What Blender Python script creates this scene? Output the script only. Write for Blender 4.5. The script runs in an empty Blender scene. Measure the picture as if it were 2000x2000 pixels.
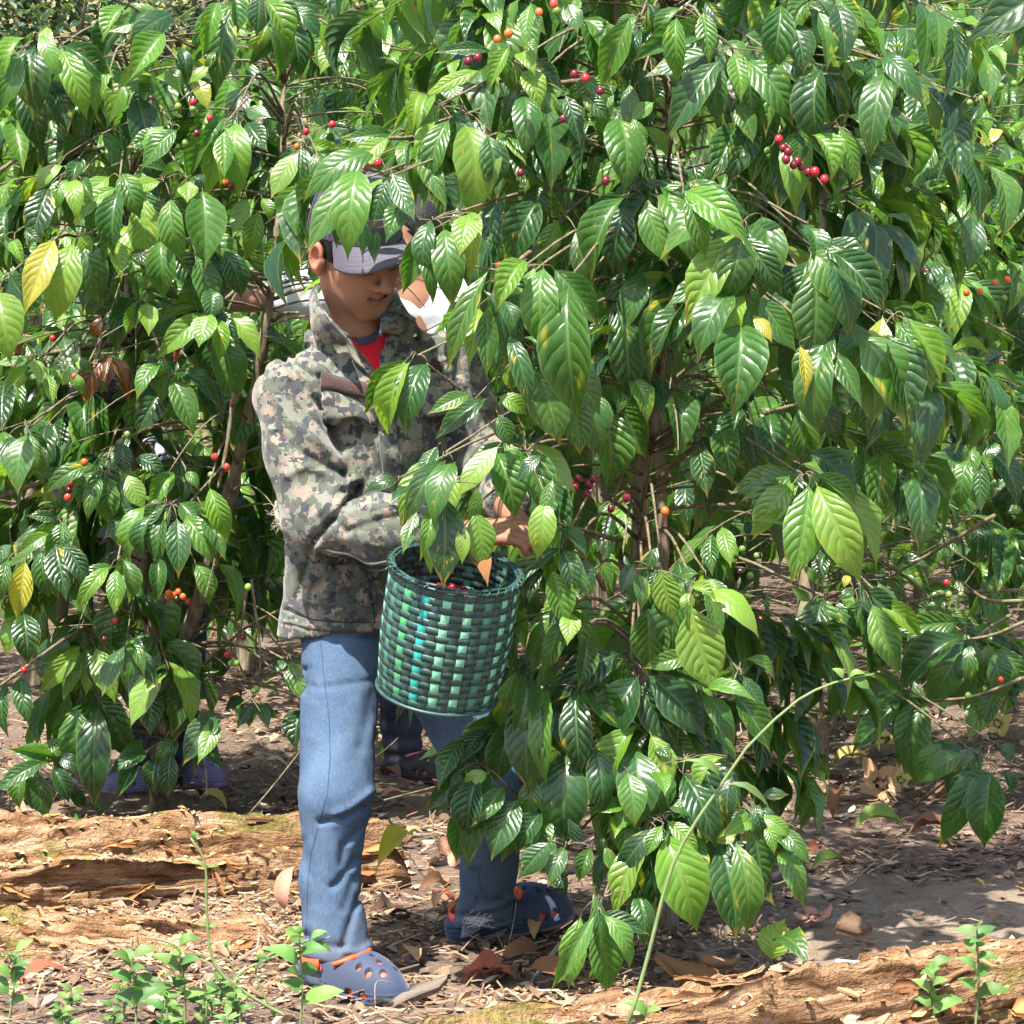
import bpy, math, random
import numpy as np
from mathutils import Vector, Matrix
from mathutils.bvhtree import BVHTree

random.seed(7)
RNG = np.random.default_rng(11)
scene = bpy.context.scene
col = scene.collection
R = math.radians

# ---------------------------------------------------------------- camera
CAM_H, PITCH, F = 1.5, R(4.0), 6650.0          # F: focal length in pixels of a 2000 px wide picture
cam_d = bpy.data.cameras.new('camera')
cam_d.sensor_width = 36.0
cam_d.lens = 36.0 * F / 2000.0
cam_d.clip_start = 0.1
cam_d.clip_end = 500.0
cam = bpy.data.objects.new('camera', cam_d)
cam.location = (0, 0, CAM_H)
cam.rotation_euler = (math.pi / 2 - PITCH, 0, 0)
col.objects.link(cam)
scene.camera = cam

# ---------------------------------------------------------------- sky, sun, exposure
SUN_EL, SUN_AZ = R(62), R(206)      # azimuth clockwise from +Y: high, over the camera's left shoulder
world = bpy.data.worlds.new('World')
scene.world = world
world.use_nodes = True
wn = world.node_tree
sky = wn.nodes.new('ShaderNodeTexSky')
sky.sky_type = 'NISHITA'
sky.sun_disc = False
sky.sun_elevation = SUN_EL
sky.sun_rotation = SUN_AZ
sky.air_density = 1.0
sky.dust_density = 2.5
sky.ozone_density = 1.0
wn.nodes['Background'].inputs['Strength'].default_value = 0.13
wn.links.new(sky.outputs['Color'], wn.nodes['Background'].inputs['Color'])
sun_d = bpy.data.lights.new('sun', 'SUN')
sun_d.energy = 5.0
sun_d.angle = R(0.6)
sun_d.color = (1.0, 0.95, 0.86)
sun = bpy.data.objects.new('sun', sun_d)
_sd = Vector((math.sin(SUN_AZ) * math.cos(SUN_EL), math.cos(SUN_AZ) * math.cos(SUN_EL), math.sin(SUN_EL)))
sun.rotation_euler = _sd.to_track_quat('Z', 'Y').to_euler()
sun.location = (-3, -3, 12)
col.objects.link(sun)
scene.view_settings.view_transform = 'Standard'
scene.view_settings.look = 'None'
scene.view_settings.gamma = 1.0
scene.view_settings.exposure = 1.48
scene.render.engine = 'CYCLES'
scene.cycles.use_denoising = True
scene.cycles.use_adaptive_sampling = True
scene.cycles.adaptive_threshold = 0.02
scene.cycles.adaptive_min_samples = 12
scene.cycles.max_bounces = 4
scene.cycles.diffuse_bounces = 2
scene.cycles.glossy_bounces = 1
scene.cycles.transmission_bounces = 2
scene.cycles.transparent_max_bounces = 2
scene.cycles.use_light_tree = False
scene.cycles.caustics_reflective = False
scene.cycles.caustics_refractive = False

# ---------------------------------------------------------------- pixel <-> world
_cp, _sp = math.cos(PITCH), math.sin(PITCH)
def P(px, py, D):
    """point seen at pixel (2000 px picture) that lies at depth y = D"""
    a, b = (px - 1000.0) / F, (1000.0 - py) / F
    v = np.array([a, _cp + b * _sp, -_sp + b * _cp])
    v *= D / v[1]
    return np.array([v[0], v[1], CAM_H + v[2]])
def G(px, py, z=0.0):
    """point of the ground seen at that pixel"""
    a, b = (px - 1000.0) / F, (1000.0 - py) / F
    v = np.array([a, _cp + b * _sp, -_sp + b * _cp])
    v *= (z - CAM_H) / v[2]
    return np.array([v[0], v[1], z])
def proj(p):
    p = np.asarray(p, float)
    d = p - np.array([0, 0, CAM_H])
    f = d[..., 1] * _cp - d[..., 2] * _sp
    u = d[..., 1] * _sp + d[..., 2] * _cp
    return np.stack([1000 + F * d[..., 0] / f, 1000 - F * u / f], -1)
ZOOM = dict(A=(450, 330, .3623), B=(500, 880, .3623), C=(500, 1500, .3623), D=(0, 0, .3623), E=(0, 600, .3106),
            F=(0, 1100, .3106), G=(600, 0, .3623), H=(1300, 0, .3623), I=(1100, 500, .3106), J=(1400, 500, .3106),
            K=(1400, 1000, .3106), L=(900, 1100, .3623), M=(1200, 1500, .4141), N=(0, 1500, .3106))
def Z(z, x, y):
    o = ZOOM[z]
    return (o[0] + x * o[2], o[1] + y * o[2])
def nrm(v):
    v = np.asarray(v, float)
    return v / (np.linalg.norm(v) + 1e-12)

# ---------------------------------------------------------------- object helpers
def tag(o, label=None, cat=None, group=None, kind=None):
    if label: o['label'] = label
    if cat: o['category'] = cat
    if group: o['group'] = group
    if kind: o['kind'] = kind
    return o
def empty(name, loc, label, cat, group=None):
    o = bpy.data.objects.new(name, None)
    o.empty_display_size = 0.1
    o.location = [float(c) for c in loc]
    col.objects.link(o)
    return tag(o, label, cat, group)
def mesh_np(name, verts, faces, mat=None, smooth=True, uv=None, colr=None):
    """faces: (n,3) or (n,4) array, or list of such arrays"""
    if not isinstance(faces, list): faces = [faces]
    faces = [np.asarray(f, np.int32) for f in faces if len(f)]
    verts = np.asarray(verts, np.float32)
    me = bpy.data.meshes.new(name)
    me.vertices.add(len(verts))
    me.vertices.foreach_set('co', verts.ravel())
    loops = np.concatenate([f.ravel() for f in faces])
    tot = np.concatenate([np.full(len(f), f.shape[1], np.int32) for f in faces])
    start = np.concatenate([[0], np.cumsum(tot)[:-1]]).astype(np.int32)
    me.loops.add(len(loops))
    me.loops.foreach_set('vertex_index', loops)
    me.polygons.add(len(tot))
    me.polygons.foreach_set('loop_start', start)
    me.polygons.foreach_set('loop_total', tot)
    if smooth: me.polygons.foreach_set('use_smooth', np.ones(len(tot), bool))
    me.update(calc_edges=True)
    if uv is not None:
        l = me.uv_layers.new(name='UVMap')
        l.data.foreach_set('uv', np.asarray(uv, np.float32)[loops].ravel())
    if colr is not None:
        a = me.color_attributes.new('tint', 'FLOAT_COLOR', 'POINT')
        c = np.ones((len(verts), 4), np.float32); c[:, :np.asarray(colr).shape[1]] = colr
        a.data.foreach_set('color', c.ravel())
    if mat: me.materials.append(mat)
    return me
def link(name, me, parent=None, kind=None, M=None):
    o = bpy.data.objects.new(name, me)
    col.objects.link(o)
    if parent is not None:
        o.parent = parent
        # world-space meshes hang under an Empty that is only shifted
        off = parent_off(parent)
        o.matrix_basis = Matrix.Translation(-off) @ (M if M is not None else Matrix.Identity(4))
    elif M is not None:
        o.matrix_basis = M
    if kind: o['kind'] = kind
    return o
OFFS = {}
def parent_off(p):
    v = Vector((0, 0, 0))
    while p is not None:
        v += p.matrix_basis.translation if p.type != 'EMPTY' else p.location
        p = p.parent
    return v
def tubes(paths, n=6):
    """paths: list of (pts (k,3), radii (k)); one mesh"""
    V, Q, T, o = [], [], [], 0
    for pts, rad in paths:
        pts = np.asarray(pts, float); k = len(pts)
        rad = np.broadcast_to(np.asarray(rad, float), (k,))
        t = np.gradient(pts, axis=0); t /= np.linalg.norm(t, axis=1, keepdims=True) + 1e-9
        ref = np.array([0, 0, 1.0]) if abs(t[0][2]) < .8 else np.array([1.0, 0, 0])
        s = np.cross(t, ref); s /= np.linalg.norm(s, axis=1, keepdims=True) + 1e-9
        u = np.cross(s, t)
        a = np.arange(n) * 2 * np.pi / n
        ring = pts[:, None] + rad[:, None, None] * (np.cos(a)[None, :, None] * s[:, None] + np.sin(a)[None, :, None] * u[:, None])
        V.append(ring.reshape(-1, 3))
        i, j = np.meshgrid(np.arange(k - 1), np.arange(n), indexing='ij')
        j2 = (j + 1) % n
        Q.append(np.stack([o + i * n + j, o + i * n + j2, o + (i + 1) * n + j2, o + (i + 1) * n + j], -1).reshape(-1, 4))
        for e, rev in ((0, True), (k - 1, False)):
            c = np.arange(1, n - 1)
            t3 = np.stack([np.full(n - 2, o + e * n), o + e * n + c, o + e * n + c + 1], -1)
            T.append(t3[:, ::-1] if rev else t3)
        o += k * n
    return np.concatenate(V), [np.concatenate(Q), np.concatenate(T)]
def spline(pts, n):
    """Catmull-Rom through the points"""
    pts = np.asarray(pts, float)
    if len(pts) == 2:
        return pts[0] + (pts[1] - pts[0]) * np.linspace(0, 1, n)[:, None]
    p = np.vstack([2 * pts[0] - pts[1], pts, 2 * pts[-1] - pts[-2]])
    t = np.linspace(0, len(pts) - 1 - 1e-6, n)
    i = t.astype(int); f = (t - i)[:, None]
    a, b, c, d = p[i], p[i + 1], p[i + 2], p[i + 3]
    return .5 * (2 * b + (c - a) * f + (2 * a - 5 * b + 4 * c - d) * f ** 2 + (3 * b - a - 3 * c + d) * f ** 3)
def grid_faces(nu, nv, o=0, wrap=False):
    i, j = np.meshgrid(np.arange(nu - 1), np.arange(nv if wrap else nv - 1), indexing='ij')
    j2 = (j + 1) % nv
    return (o + np.stack([i * nv + j, i * nv + j2, (i + 1) * nv + j2, (i + 1) * nv + j], -1)).reshape(-1, 4)

# ---------------------------------------------------------------- numeric noise
def _h(ix, iy, iz):
    n = (ix.astype(np.int64) * 374761393 + iy.astype(np.int64) * 668265263 + iz.astype(np.int64) * 2147483647) & 0xffffffff
    n = ((n ^ (n >> 13)) * 1274126177) & 0xffffffff
    return ((n ^ (n >> 16)) & 0xffff) / 65535.0
def vnoise(p):
    i = np.floor(p); f = p - i; f = f * f * (3 - 2 * f); i = i.astype(np.int64)
    r = 0
    for dx in (0, 1):
        for dy in (0, 1):
            for dz in (0, 1):
                w = (f[..., 0] if dx else 1 - f[..., 0]) * (f[..., 1] if dy else 1 - f[..., 1]) * (f[..., 2] if dz else 1 - f[..., 2])
                r = r + w * _h(i[..., 0] + dx, i[..., 1] + dy, i[..., 2] + dz)
    return r * 2 - 1
def fbm(p, oct=4, gain=.5):
    r, a = 0, 1
    for k in range(oct):
        r = r + a * vnoise(p * 2.03 ** k + 17.3 * k); a *= gain
    return r

# ---------------------------------------------------------------- signed distance modelling
def s_rc(p, a, b, r1, r2):
    a, b = np.asarray(a, np.float32), np.asarray(b, np.float32)
    ba = b - a; pa = p - a
    h = np.clip((pa @ ba) / (float(ba @ ba) + 1e-9), 0, 1)
    return np.linalg.norm(pa - h[:, None] * ba, axis=1) - (r1 + (r2 - r1) * h)
def s_el(p, c, r):
    r = np.asarray(r, np.float32); q = p - np.asarray(c, np.float32)
    k0 = np.linalg.norm(q / r, axis=1); k1 = np.linalg.norm(q / (r * r), axis=1) + 1e-9
    return k0 * (k0 - 1) / k1
def s_chain(p, pts, rad, k=.02):
    d = None
    for i in range(len(pts) - 1):
        e = s_rc(p, pts[i], pts[i + 1], rad[i], rad[i + 1])
        d = e if d is None else smin(d, e, k)
    return d
def smin(a, b, k):
    h = np.clip(.5 + .5 * (b - a) / k, 0, 1)
    return b + (a - b) * h - k * h * (1 - h)
def smax(a, b, k):
    return -smin(-a, -b, k)
def snets(fn, lo, hi, h, margin=.012):
    lo, hi = np.asarray(lo, float), np.asarray(hi, float)
    n = np.ceil((hi - lo) / h).astype(int) + 1
    ax = [lo[i] + h * np.arange(n[i]) for i in range(3)]
    # coarse pass: only blocks near the surface are sampled finely
    k = 6; nb = -(-n // k)
    bc = np.stack(np.meshgrid(*[lo[i] + h * (np.arange(nb[i]) * k + (k - 1) / 2) for i in range(3)], indexing='ij'), -1).reshape(-1, 3).astype(np.float32)
    dv = fn(bc)
    act = (np.abs(dv) < h * k * .87 * 1.2 + margin).reshape(nb)
    big = np.where(dv < 0, -1., 1.).reshape(nb).astype(np.float32)
    up_ = lambda A: np.repeat(np.repeat(np.repeat(A, k, 0), k, 1), k, 2)[:n[0], :n[1], :n[2]]
    v = up_(big).copy(); am = np.argwhere(up_(act))
    g = (lo + h * am).astype(np.float32)
    val = np.empty(len(g), np.float32)
    for s in range(0, len(g), 300000):
        val[s:s + 300000] = fn(g[s:s + 300000])
    v[am[:, 0], am[:, 1], am[:, 2]] = val
    v = v.reshape(n); ins = v < 0
    cnt = np.zeros(n - 1, int)
    C = [(a, b, c) for a in (0, 1) for b in (0, 1) for c in (0, 1)]
    sl = lambda A, c: A[c[0]:n[0] - 1 + c[0], c[1]:n[1] - 1 + c[1], c[2]:n[2] - 1 + c[2]]
    for c in C: cnt += sl(ins, c)
    m = (cnt > 0) & (cnt < 8)
    cell = np.argwhere(m)
    idx = np.full(m.shape, -1, np.int32); idx[m] = np.arange(len(cell))
    acc = np.zeros((len(cell), 3)); num = np.zeros(len(cell))
    for c in C:
        for axn in range(3):
            if c[axn]: continue
            d = list(c); d[axn] = 1
            va = v[cell[:, 0] + c[0], cell[:, 1] + c[1], cell[:, 2] + c[2]]
            vb = v[cell[:, 0] + d[0], cell[:, 1] + d[1], cell[:, 2] + d[2]]
            x = (va < 0) != (vb < 0)
            t = np.where(x, va / (va - vb + 1e-12), 0)
            pt = np.tile(np.array(c, float), (len(cell), 1)); pt[:, axn] = t
            acc[x] += pt[x]; num += x
    V = lo + h * (cell + acc / num[:, None])
    Q = []
    for axn in range(3):
        b, c = [(1, 2), (2, 0), (0, 1)][axn]
        s0 = [slice(0, n[i] - 1) for i in range(3)]; s1 = [slice(0, n[i] - 1) for i in range(3)]
        s0[axn] = slice(0, n[axn] - 1); s1[axn] = slice(1, n[axn])
        A, B = ins[tuple(s0)], ins[tuple(s1)]
        e = np.argwhere(A != B)
        e = e[(e[:, b] > 0) & (e[:, c] > 0)]
        if not len(e): continue
        fl = A[e[:, 0], e[:, 1], e[:, 2]]
        def at(db, dc):
            q = e.copy(); q[:, b] -= db; q[:, c] -= dc
            return idx[q[:, 0], q[:, 1], q[:, 2]]
        q = np.stack([at(0, 0), at(1, 0), at(1, 1), at(0, 1)], -1)
        q = np.where(fl[:, None], q, q[:, ::-1])
        Q.append(q[(q >= 0).all(1)])
    return V, np.concatenate(Q)

# ---------------------------------------------------------------- materials
def mat_new(name, rough=.6, spec=.3, base=(.5, .5, .5)):
    m = bpy.data.materials.new(name); m.use_nodes = True
    b = m.node_tree.nodes['Principled BSDF']
    b.inputs['Roughness'].default_value = rough
    b.inputs['Specular IOR Level'].default_value = spec
    b.inputs['Base Color'].default_value = (*base, 1)
    return m, m.node_tree, b
class NT:
    def __init__(s, nt): s.nt = nt
    def n(s, t, **k):
        x = s.nt.nodes.new('ShaderNode' + t)
        for a, v in k.items(): setattr(x, a, v)
        return x
    def l(s, a, b): s.nt.links.new(a, b)
    def set(s, i, v):
        if isinstance(v, bpy.types.NodeSocket): s.l(v, i)
        else: i.default_value = v
    def math(s, op, a, b=None, c=None, clamp=False):
        x = s.n('Math', operation=op); x.use_clamp = clamp
        for i, v in enumerate((a, b, c)):
            if v is not None: s.set(x.inputs[i], v)
        return x.outputs[0]
    def mix(s, f, a, b, mode='MIX'):
        x = s.n('Mix', data_type='RGBA', blend_type=mode)
        for i, v in ((0, f), (6, a), (7, b)):
            if isinstance(v, tuple) and len(v) == 3: v = (*v, 1)
            s.set(x.inputs[i], v)
        return x.outputs[2]
    def noise(s, vec, scale, detail=3, rough=.5, dim='3D'):
        x = s.n('TexNoise', noise_dimensions=dim)
        if vec is not None: s.l(vec, x.inputs['Vector'])
        x.inputs['Scale'].default_value = scale; x.inputs['Detail'].default_value = detail; x.inputs['Roughness'].default_value = rough
        return x.outputs['Fac']
    def ramp(s, f, stops, interp='LINEAR'):
        x = s.n('ValToRGB'); x.color_ramp.interpolation = interp
        e = x.color_ramp.elements
        while len(e) < len(stops): e.new(.5)
        for k, (p, c) in zip(e, stops):
            k.position = p; k.color = (*c, 1) if len(c) == 3 else c
        s.l(f, x.inputs[0])
        return x.outputs[0]
    def mapr(s, f, a, b, c=0., d=1., smooth=False):
        x = s.n('MapRange'); x.interpolation_type = 'SMOOTHSTEP' if smooth else 'LINEAR'
        s.set(x.inputs[0], f)
        for i, v in enumerate((a, b, c, d)): x.inputs[i + 1].default_value = v
        return x.outputs[0]
    def bump(s, h, strength, dist=.01):
        x = s.n('Bump'); x.inputs['Strength'].default_value = strength; x.inputs['Distance'].default_value = dist
        s.l(h, x.inputs['Height'])
        return x.outputs[0]

def leaf_material():
    m, nt, b = mat_new('coffee_leaf', .35, .65)
    t = NT(nt)
    uv = t.n('UVMap', uv_map='UVMap').outputs[0]
    sx = t.n('SeparateXYZ'); t.l(uv, sx.inputs[0])
    u = sx.outputs[0]
    v = t.math('ABSOLUTE', t.math('SUBTRACT', t.math('MULTIPLY', sx.outputs[1], 2.0), 1.0))
    oi = t.n('ObjectInfo')
    at = t.n('Attribute', attribute_name='tint')
    base = t.mix(1.0, oi.outputs['Color'], at.outputs['Color'], 'MULTIPLY')
    w4 = t.n('TexNoise', noise_dimensions='4D'); t.l(uv, w4.inputs['Vector'])
    rw = t.math('MULTIPLY', t.math('ADD', oi.outputs['Random'], at.outputs['Alpha']), 57.0)
    t.l(rw, w4.inputs['W']); w4.inputs['Scale'].default_value = 2.6; w4.inputs['Detail'].default_value = 1
    blot = w4.outputs['Fac']
    w5 = t.n('TexNoise', noise_dimensions='4D'); t.l(uv, w5.inputs['Vector']); t.l(rw, w5.inputs['W'])
    w5.inputs['Scale'].default_value = 11; w5.inputs['Detail'].default_value = 1
    # veins
    ph0 = t.math('MULTIPLY', t.math('SUBTRACT', u, t.math('MULTIPLY', t.math('POWER', v, 1.3), .20)), 9.0)
    ph = t.math('ADD', ph0, t.math('MULTIPLY', blot, .9))
    tri = t.math('ABSOLUTE', t.math('SINE', t.math('MULTIPLY', ph, math.pi)))
    lat = t.mapr(tri, .0, .22, 1., 0., True)
    mid = t.mapr(v, .015, .07, 1., 0., True)
    edge = t.mapr(v, .9, .985, 0., 1., True)
    quilt = t.math('MULTIPLY', t.math('POWER', tri, .6), t.mapr(v, .02, .3, 0., 1., True))
    quilt = t.math('MULTIPLY', quilt, t.mapr(v, .75, 1.0, 1., .35))
    c = t.mix(t.mapr(blot, .35, .75, 0., .45), base, t.mix(1., base, (1.55, 1.35, .9), 'MULTIPLY'))
    lightc = t.mix(.55, base, (.22, .34, .09))
    c = t.mix(t.math('MULTIPLY', lat, .10), c, lightc)
    c = t.mix(t.math('MULTIPLY', mid, .6), c, lightc)
    c = t.mix(t.math('MULTIPLY', edge, .45), c, lightc)
    # yellow blotches and rust spots
    yel = t.mapr(t.math('ADD', blot, t.math('MULTIPLY', v, .05)), .70, .80, 0., .8, True)
    c = t.mix(yel, c, (.42, .36, .03))
    sp = t.mapr(w5.outputs['Fac'], .705, .735, 0., 1., True)
    c = t.mix(t.math('MULTIPLY', sp, .8), c, (.45, .22, .03))
    tipm = t.math('MULTIPLY', t.mapr(t.math('ADD', u, t.math('MULTIPLY', v, .12)), .84, .96, 0., 1., True), t.mapr(blot, .50, .60, 0., 1., True))
    c = t.mix(t.math('MULTIPLY', tipm, .85), c, t.mix(w5.outputs['Fac'], (.48, .36, .05), (.16, .07, .03)))
    geo = t.n('NewGeometry')
    back = geo.outputs['Backfacing']
    c = t.mix(t.math('MULTIPLY', back, .4), c, t.mix(.5, base, (.16, .24, .1)))
    t.l(c, b.inputs['Base Color'])
    rg = t.math('ADD', t.mapr(w5.outputs['Fac'], .3, .7, .22, .42), t.math('MULTIPLY', back, .3))
    t.l(rg, b.inputs['Roughness'])
    hh = t.math('ADD', quilt, t.math('MULTIPLY', w5.outputs['Fac'], .12))
    bmn = t.n('Bump'); bmn.inputs['Distance'].default_value = .010; t.l(hh, bmn.inputs['Height'])
    t.l(t.math('ADD', .14, t.math('MULTIPLY', t.math('FRACT', rw), .30)), bmn.inputs['Strength']); bm = bmn.outputs[0]
    t.l(bm, b.inputs['Normal'])
    tr = t.n('BsdfTranslucent')
    t.l(t.mix(1., c, (1.9, 2.1, .75), 'MULTIPLY'), tr.inputs['Color'])
    t.l(bm, tr.inputs['Normal'])
    ms = t.n('MixShader'); ms.inputs[0].default_value = .38
    t.l(b.outputs[0], ms.inputs[1]); t.l(tr.outputs[0], ms.inputs[2])
    t.l(ms.outputs[0], nt.nodes['Material Output'].inputs['Surface'])
    return m
M_LEAF = leaf_material()

def bark_material(name, a, b2, c3, scale=60, stretch=.15, bumps=.7):
    m, nt, b = mat_new(name, .85, .2)
    t = NT(nt)
    co = t.n('TexCoord').outputs['Object']
    mp = t.n('Mapping'); mp.inputs['Scale'].default_value = (1, 1, stretch); t.l(co, mp.inputs[0])
    n1 = t.noise(mp.outputs[0], scale, 5, .6); n2 = t.noise(co, 9, 4)
    c = t.ramp(n1, [(.3, a), (.5, b2), (.7, c3)])
    c = t.mix(t.mapr(n2, .45, .7, 0, .6), c, (.16, .17, .09))
    t.l(c, b.inputs['Base Color'])
    t.l(t.bump(n1, bumps, .01), b.inputs['Normal'])
    return m
M_BARK = bark_material('coffee_bark', (.07, .05, .035), (.19, .145, .10), (.33, .27, .20))
M_TWIG = bark_material('twig_bark', (.06, .045, .03), (.14, .105, .068), (.24, .195, .13), 80, .5, .5)
def tint_material(name, rough=.8, spec=.2, noise_scale=40, amt=.35, transl=0.0, bump=.3):
    m, nt, b = mat_new(name, rough, spec)
    t = NT(nt)
    oi = t.n('ObjectInfo'); at = t.n('Attribute', attribute_name='tint')
    base = t.mix(1., oi.outputs['Color'], at.outputs['Color'], 'MULTIPLY')
    co = t.n('TexCoord').outputs['Object']
    n1 = t.noise(co, noise_scale, 4, .6)
    f = t.mapr(n1, .25, .75, 1 - amt, 1 + amt)
    cc = t.n('CombineXYZ')
    for i in range(3): t.l(f, cc.inputs[i])
    c = t.mix(1., base, cc.outputs[0], 'MULTIPLY')
    t.l(c, b.inputs['Base Color'])
    bm = t.bump(n1, bump, .01); t.l(bm, b.inputs['Normal'])
    if transl:
        tr = t.n('BsdfTranslucent'); t.l(c, tr.inputs['Color'])
        ms = t.n('MixShader'); ms.inputs[0].default_value = transl
        t.l(b.outputs[0], ms.inputs[1]); t.l(tr.outputs[0], ms.inputs[2])
        t.l(ms.outputs[0], nt.nodes['Material Output'].inputs['Surface'])
    return m
M_DRY = tint_material('dry_leaf', .75, .25, 35, .4, .15)
M_WOODCHIP = tint_material('rotten_splinter', .9, .1, 60, .5)
M_WEED = tint_material('weed_leaf', .5, .35, 30, .2, .3, .1)
M_CHERRY = tint_material('coffee_cherry', .22, .5, 60, .25, 0, .03)
# ================================================================ leaves
US = np.array([-.09, 0, .06, .16, .29, .43, .57, .70, .81, .89, .95, 1.0])
HW = np.array([.012, .02, .24, .60, .90, 1.0, .90, .66, .37, .15, .06, .004])
def leaf_template(bend, fold, wave, phase, side, twist, us=US, hw=HW):
    nu, nv = len(us), 5
    vv = np.array([-1, -.52, 0, .52, 1.0])
    # arc along the length, chord kept on the X axis
    s = np.linspace(0, 1, 200); th = bend * (.5 - s) * 2 * (1 - .3 * s)
    cx, cz = np.concatenate([[0], np.cumsum(np.cos(th))]), np.concatenate([[0], np.cumsum(np.sin(th))])
    cx, cz = cx / 200, cz / 200
    a = math.atan2(cz[-1], cx[-1]); L = math.hypot(cx[-1], cz[-1])
    c, sn = math.cos(-a) / L, math.sin(-a) / L
    X, Zc = cx * c - cz * sn, cx * sn + cz * c
    t = np.linspace(0, 1, 201)
    # the petiole continues the curve backwards
    px = np.interp(us, t, X); pz = np.interp(us, t, Zc)
    neg = us < 0
    px[neg] = X[0] + (X[4] - X[0]) / .02 * us[neg]; pz[neg] = Zc[0] + (Zc[4] - Zc[0]) / .02 * us[neg] * .6
    u2, v2 = np.meshgrid(us, vv, indexing='ij')
    h = np.repeat(hw[:, None], nv, 1)
    y = v2 * h * .5
    z = pz[:, None] + fold * np.abs(v2) * h * .5 + wave * np.sin(u2 * 17 + phase + (v2 > 0) * 1.9) * v2 ** 2 * h
    y = y + side * 4 * np.clip(u2, 0, 1) * (1 - np.clip(u2, 0, 1))
    z = z + twist * v2 * h * (u2 - .4)
    x = np.repeat(px[:, None], nv, 1)
    # start at the petiole root: shift so that x=0 there
    x0, z0 = px[0], pz[0]
    k = 1 / (1 - x0)
    V = np.stack([(x - x0) * k, y, (z - z0 * (1 - u2)) * k], -1).reshape(-1, 3)
    uv = np.stack([np.clip(u2, 0, 1), (v2 + 1) / 2], -1).reshape(-1, 2)
    return V, grid_faces(nu, nv)[:, ::-1], uv
_r = random.Random(3)
LEAF_T = []
for i in range(16):
    LEAF_T.append(leaf_template(_r.choice([.25, .5, .75, 1.0, 1.2]), _r.uniform(-.08, .22) if i % 4 else .45, _r.uniform(.018, .045), _r.uniform(0, 6.3),
                                _r.uniform(-.05, .05), _r.uniform(-.2, .2)))
LEAF_ME = [mesh_np('leaf', v, f, M_LEAF, True, uv, np.tile([1., 1, 1, 0], (len(v), 1))) for v, f, uv in LEAF_T]
GREENS = [(.020, .062, .020), (.027, .082, .022), (.036, .102, .023), (.048, .125, .024), (.062, .15, .026)]
YOUNG = [(.080, .19, .028), (.105, .22, .03), (.14, .25, .035)]
YELLOW = [(.22, .26, .035), (.29, .28, .04)]
def leaf_matrix(B, T, N, W):
    B, T = np.asarray(B, float), np.asarray(T, float)
    x = T - B; L = np.linalg.norm(x); x = x / L
    z = np.asarray(N, float) - x * np.dot(N, x)
    z = z / (np.linalg.norm(z) + 1e-9)
    y = np.cross(z, x)
    M = np.eye(4); M[:3, 0] = x * L; M[:3, 1] = y * W; M[:3, 2] = z * L; M[:3, 3] = B
    return M
class Leaf:
    __slots__ = ('M', 'c', 'v', 'pri')
    def __init__(s, B, T, N, W, c, v, pri): s.M = leaf_matrix(B, T, N, W); s.c = c; s.v = v; s.pri = pri
def rgreen(r, young=.12, yellow=.012):
    q = r.random()
    c = r.choice(YELLOW) if q < yellow else r.choice(YOUNG) if q < yellow + young else r.choice(GREENS)
    k = r.uniform(.85, 1.18)
    return tuple(x * k for x in c)
def place_leaves(root, leaves, nobj=300, templates=None, meshes=None, name='leaf'):
    templates = templates or LEAF_T; meshes = meshes or LEAF_ME
    leaves = sorted(leaves, key=lambda l: -l.pri)
    for l in leaves[:nobj]:
        o = bpy.data.objects.new(name, meshes[l.v % len(meshes)])
        col.objects.link(o); o.parent = root
        m = Matrix([list(map(float, r_)) for r_ in l.M])
        o.matrix_basis = Matrix.Translation(-parent_off(root)) @ m
        o.color = (*l.c, 1)
    rest = leaves[nobj:]
    if rest:
        V, Fs, UV, CC, o = [], [], [], [], 0
        for l in rest:
            v, f, uv = templates[l.v % len(templates)]
            V.append(v @ l.M[:3, :3].T + l.M[:3, 3]); Fs.append(f + o); UV.append(uv)
            CC.append(np.tile([*l.c, random.random()], (len(v), 1))); o += len(v)
        me = mesh_np('foliage', np.concatenate(V), np.concatenate(Fs), meshes[0].materials[0], True, np.concatenate(UV), np.concatenate(CC))
        link('foliage', me, root, 'stuff')
    return len(rest)
def _proj1(p):
    dx, dy, dz = p[0], p[1], p[2] - CAM_H
    f = dy * _cp - dz * _sp; u = dy * _sp + dz * _cp
    return (1000 + F * dx / f, 1000 - F * u / f)
def in_rects(p, rects):
    return any(a <= p[0] <= c and b <= p[1] <= d for a, b, c, d in rects)
CAMP = np.array([0, 0, CAM_H])

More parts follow.
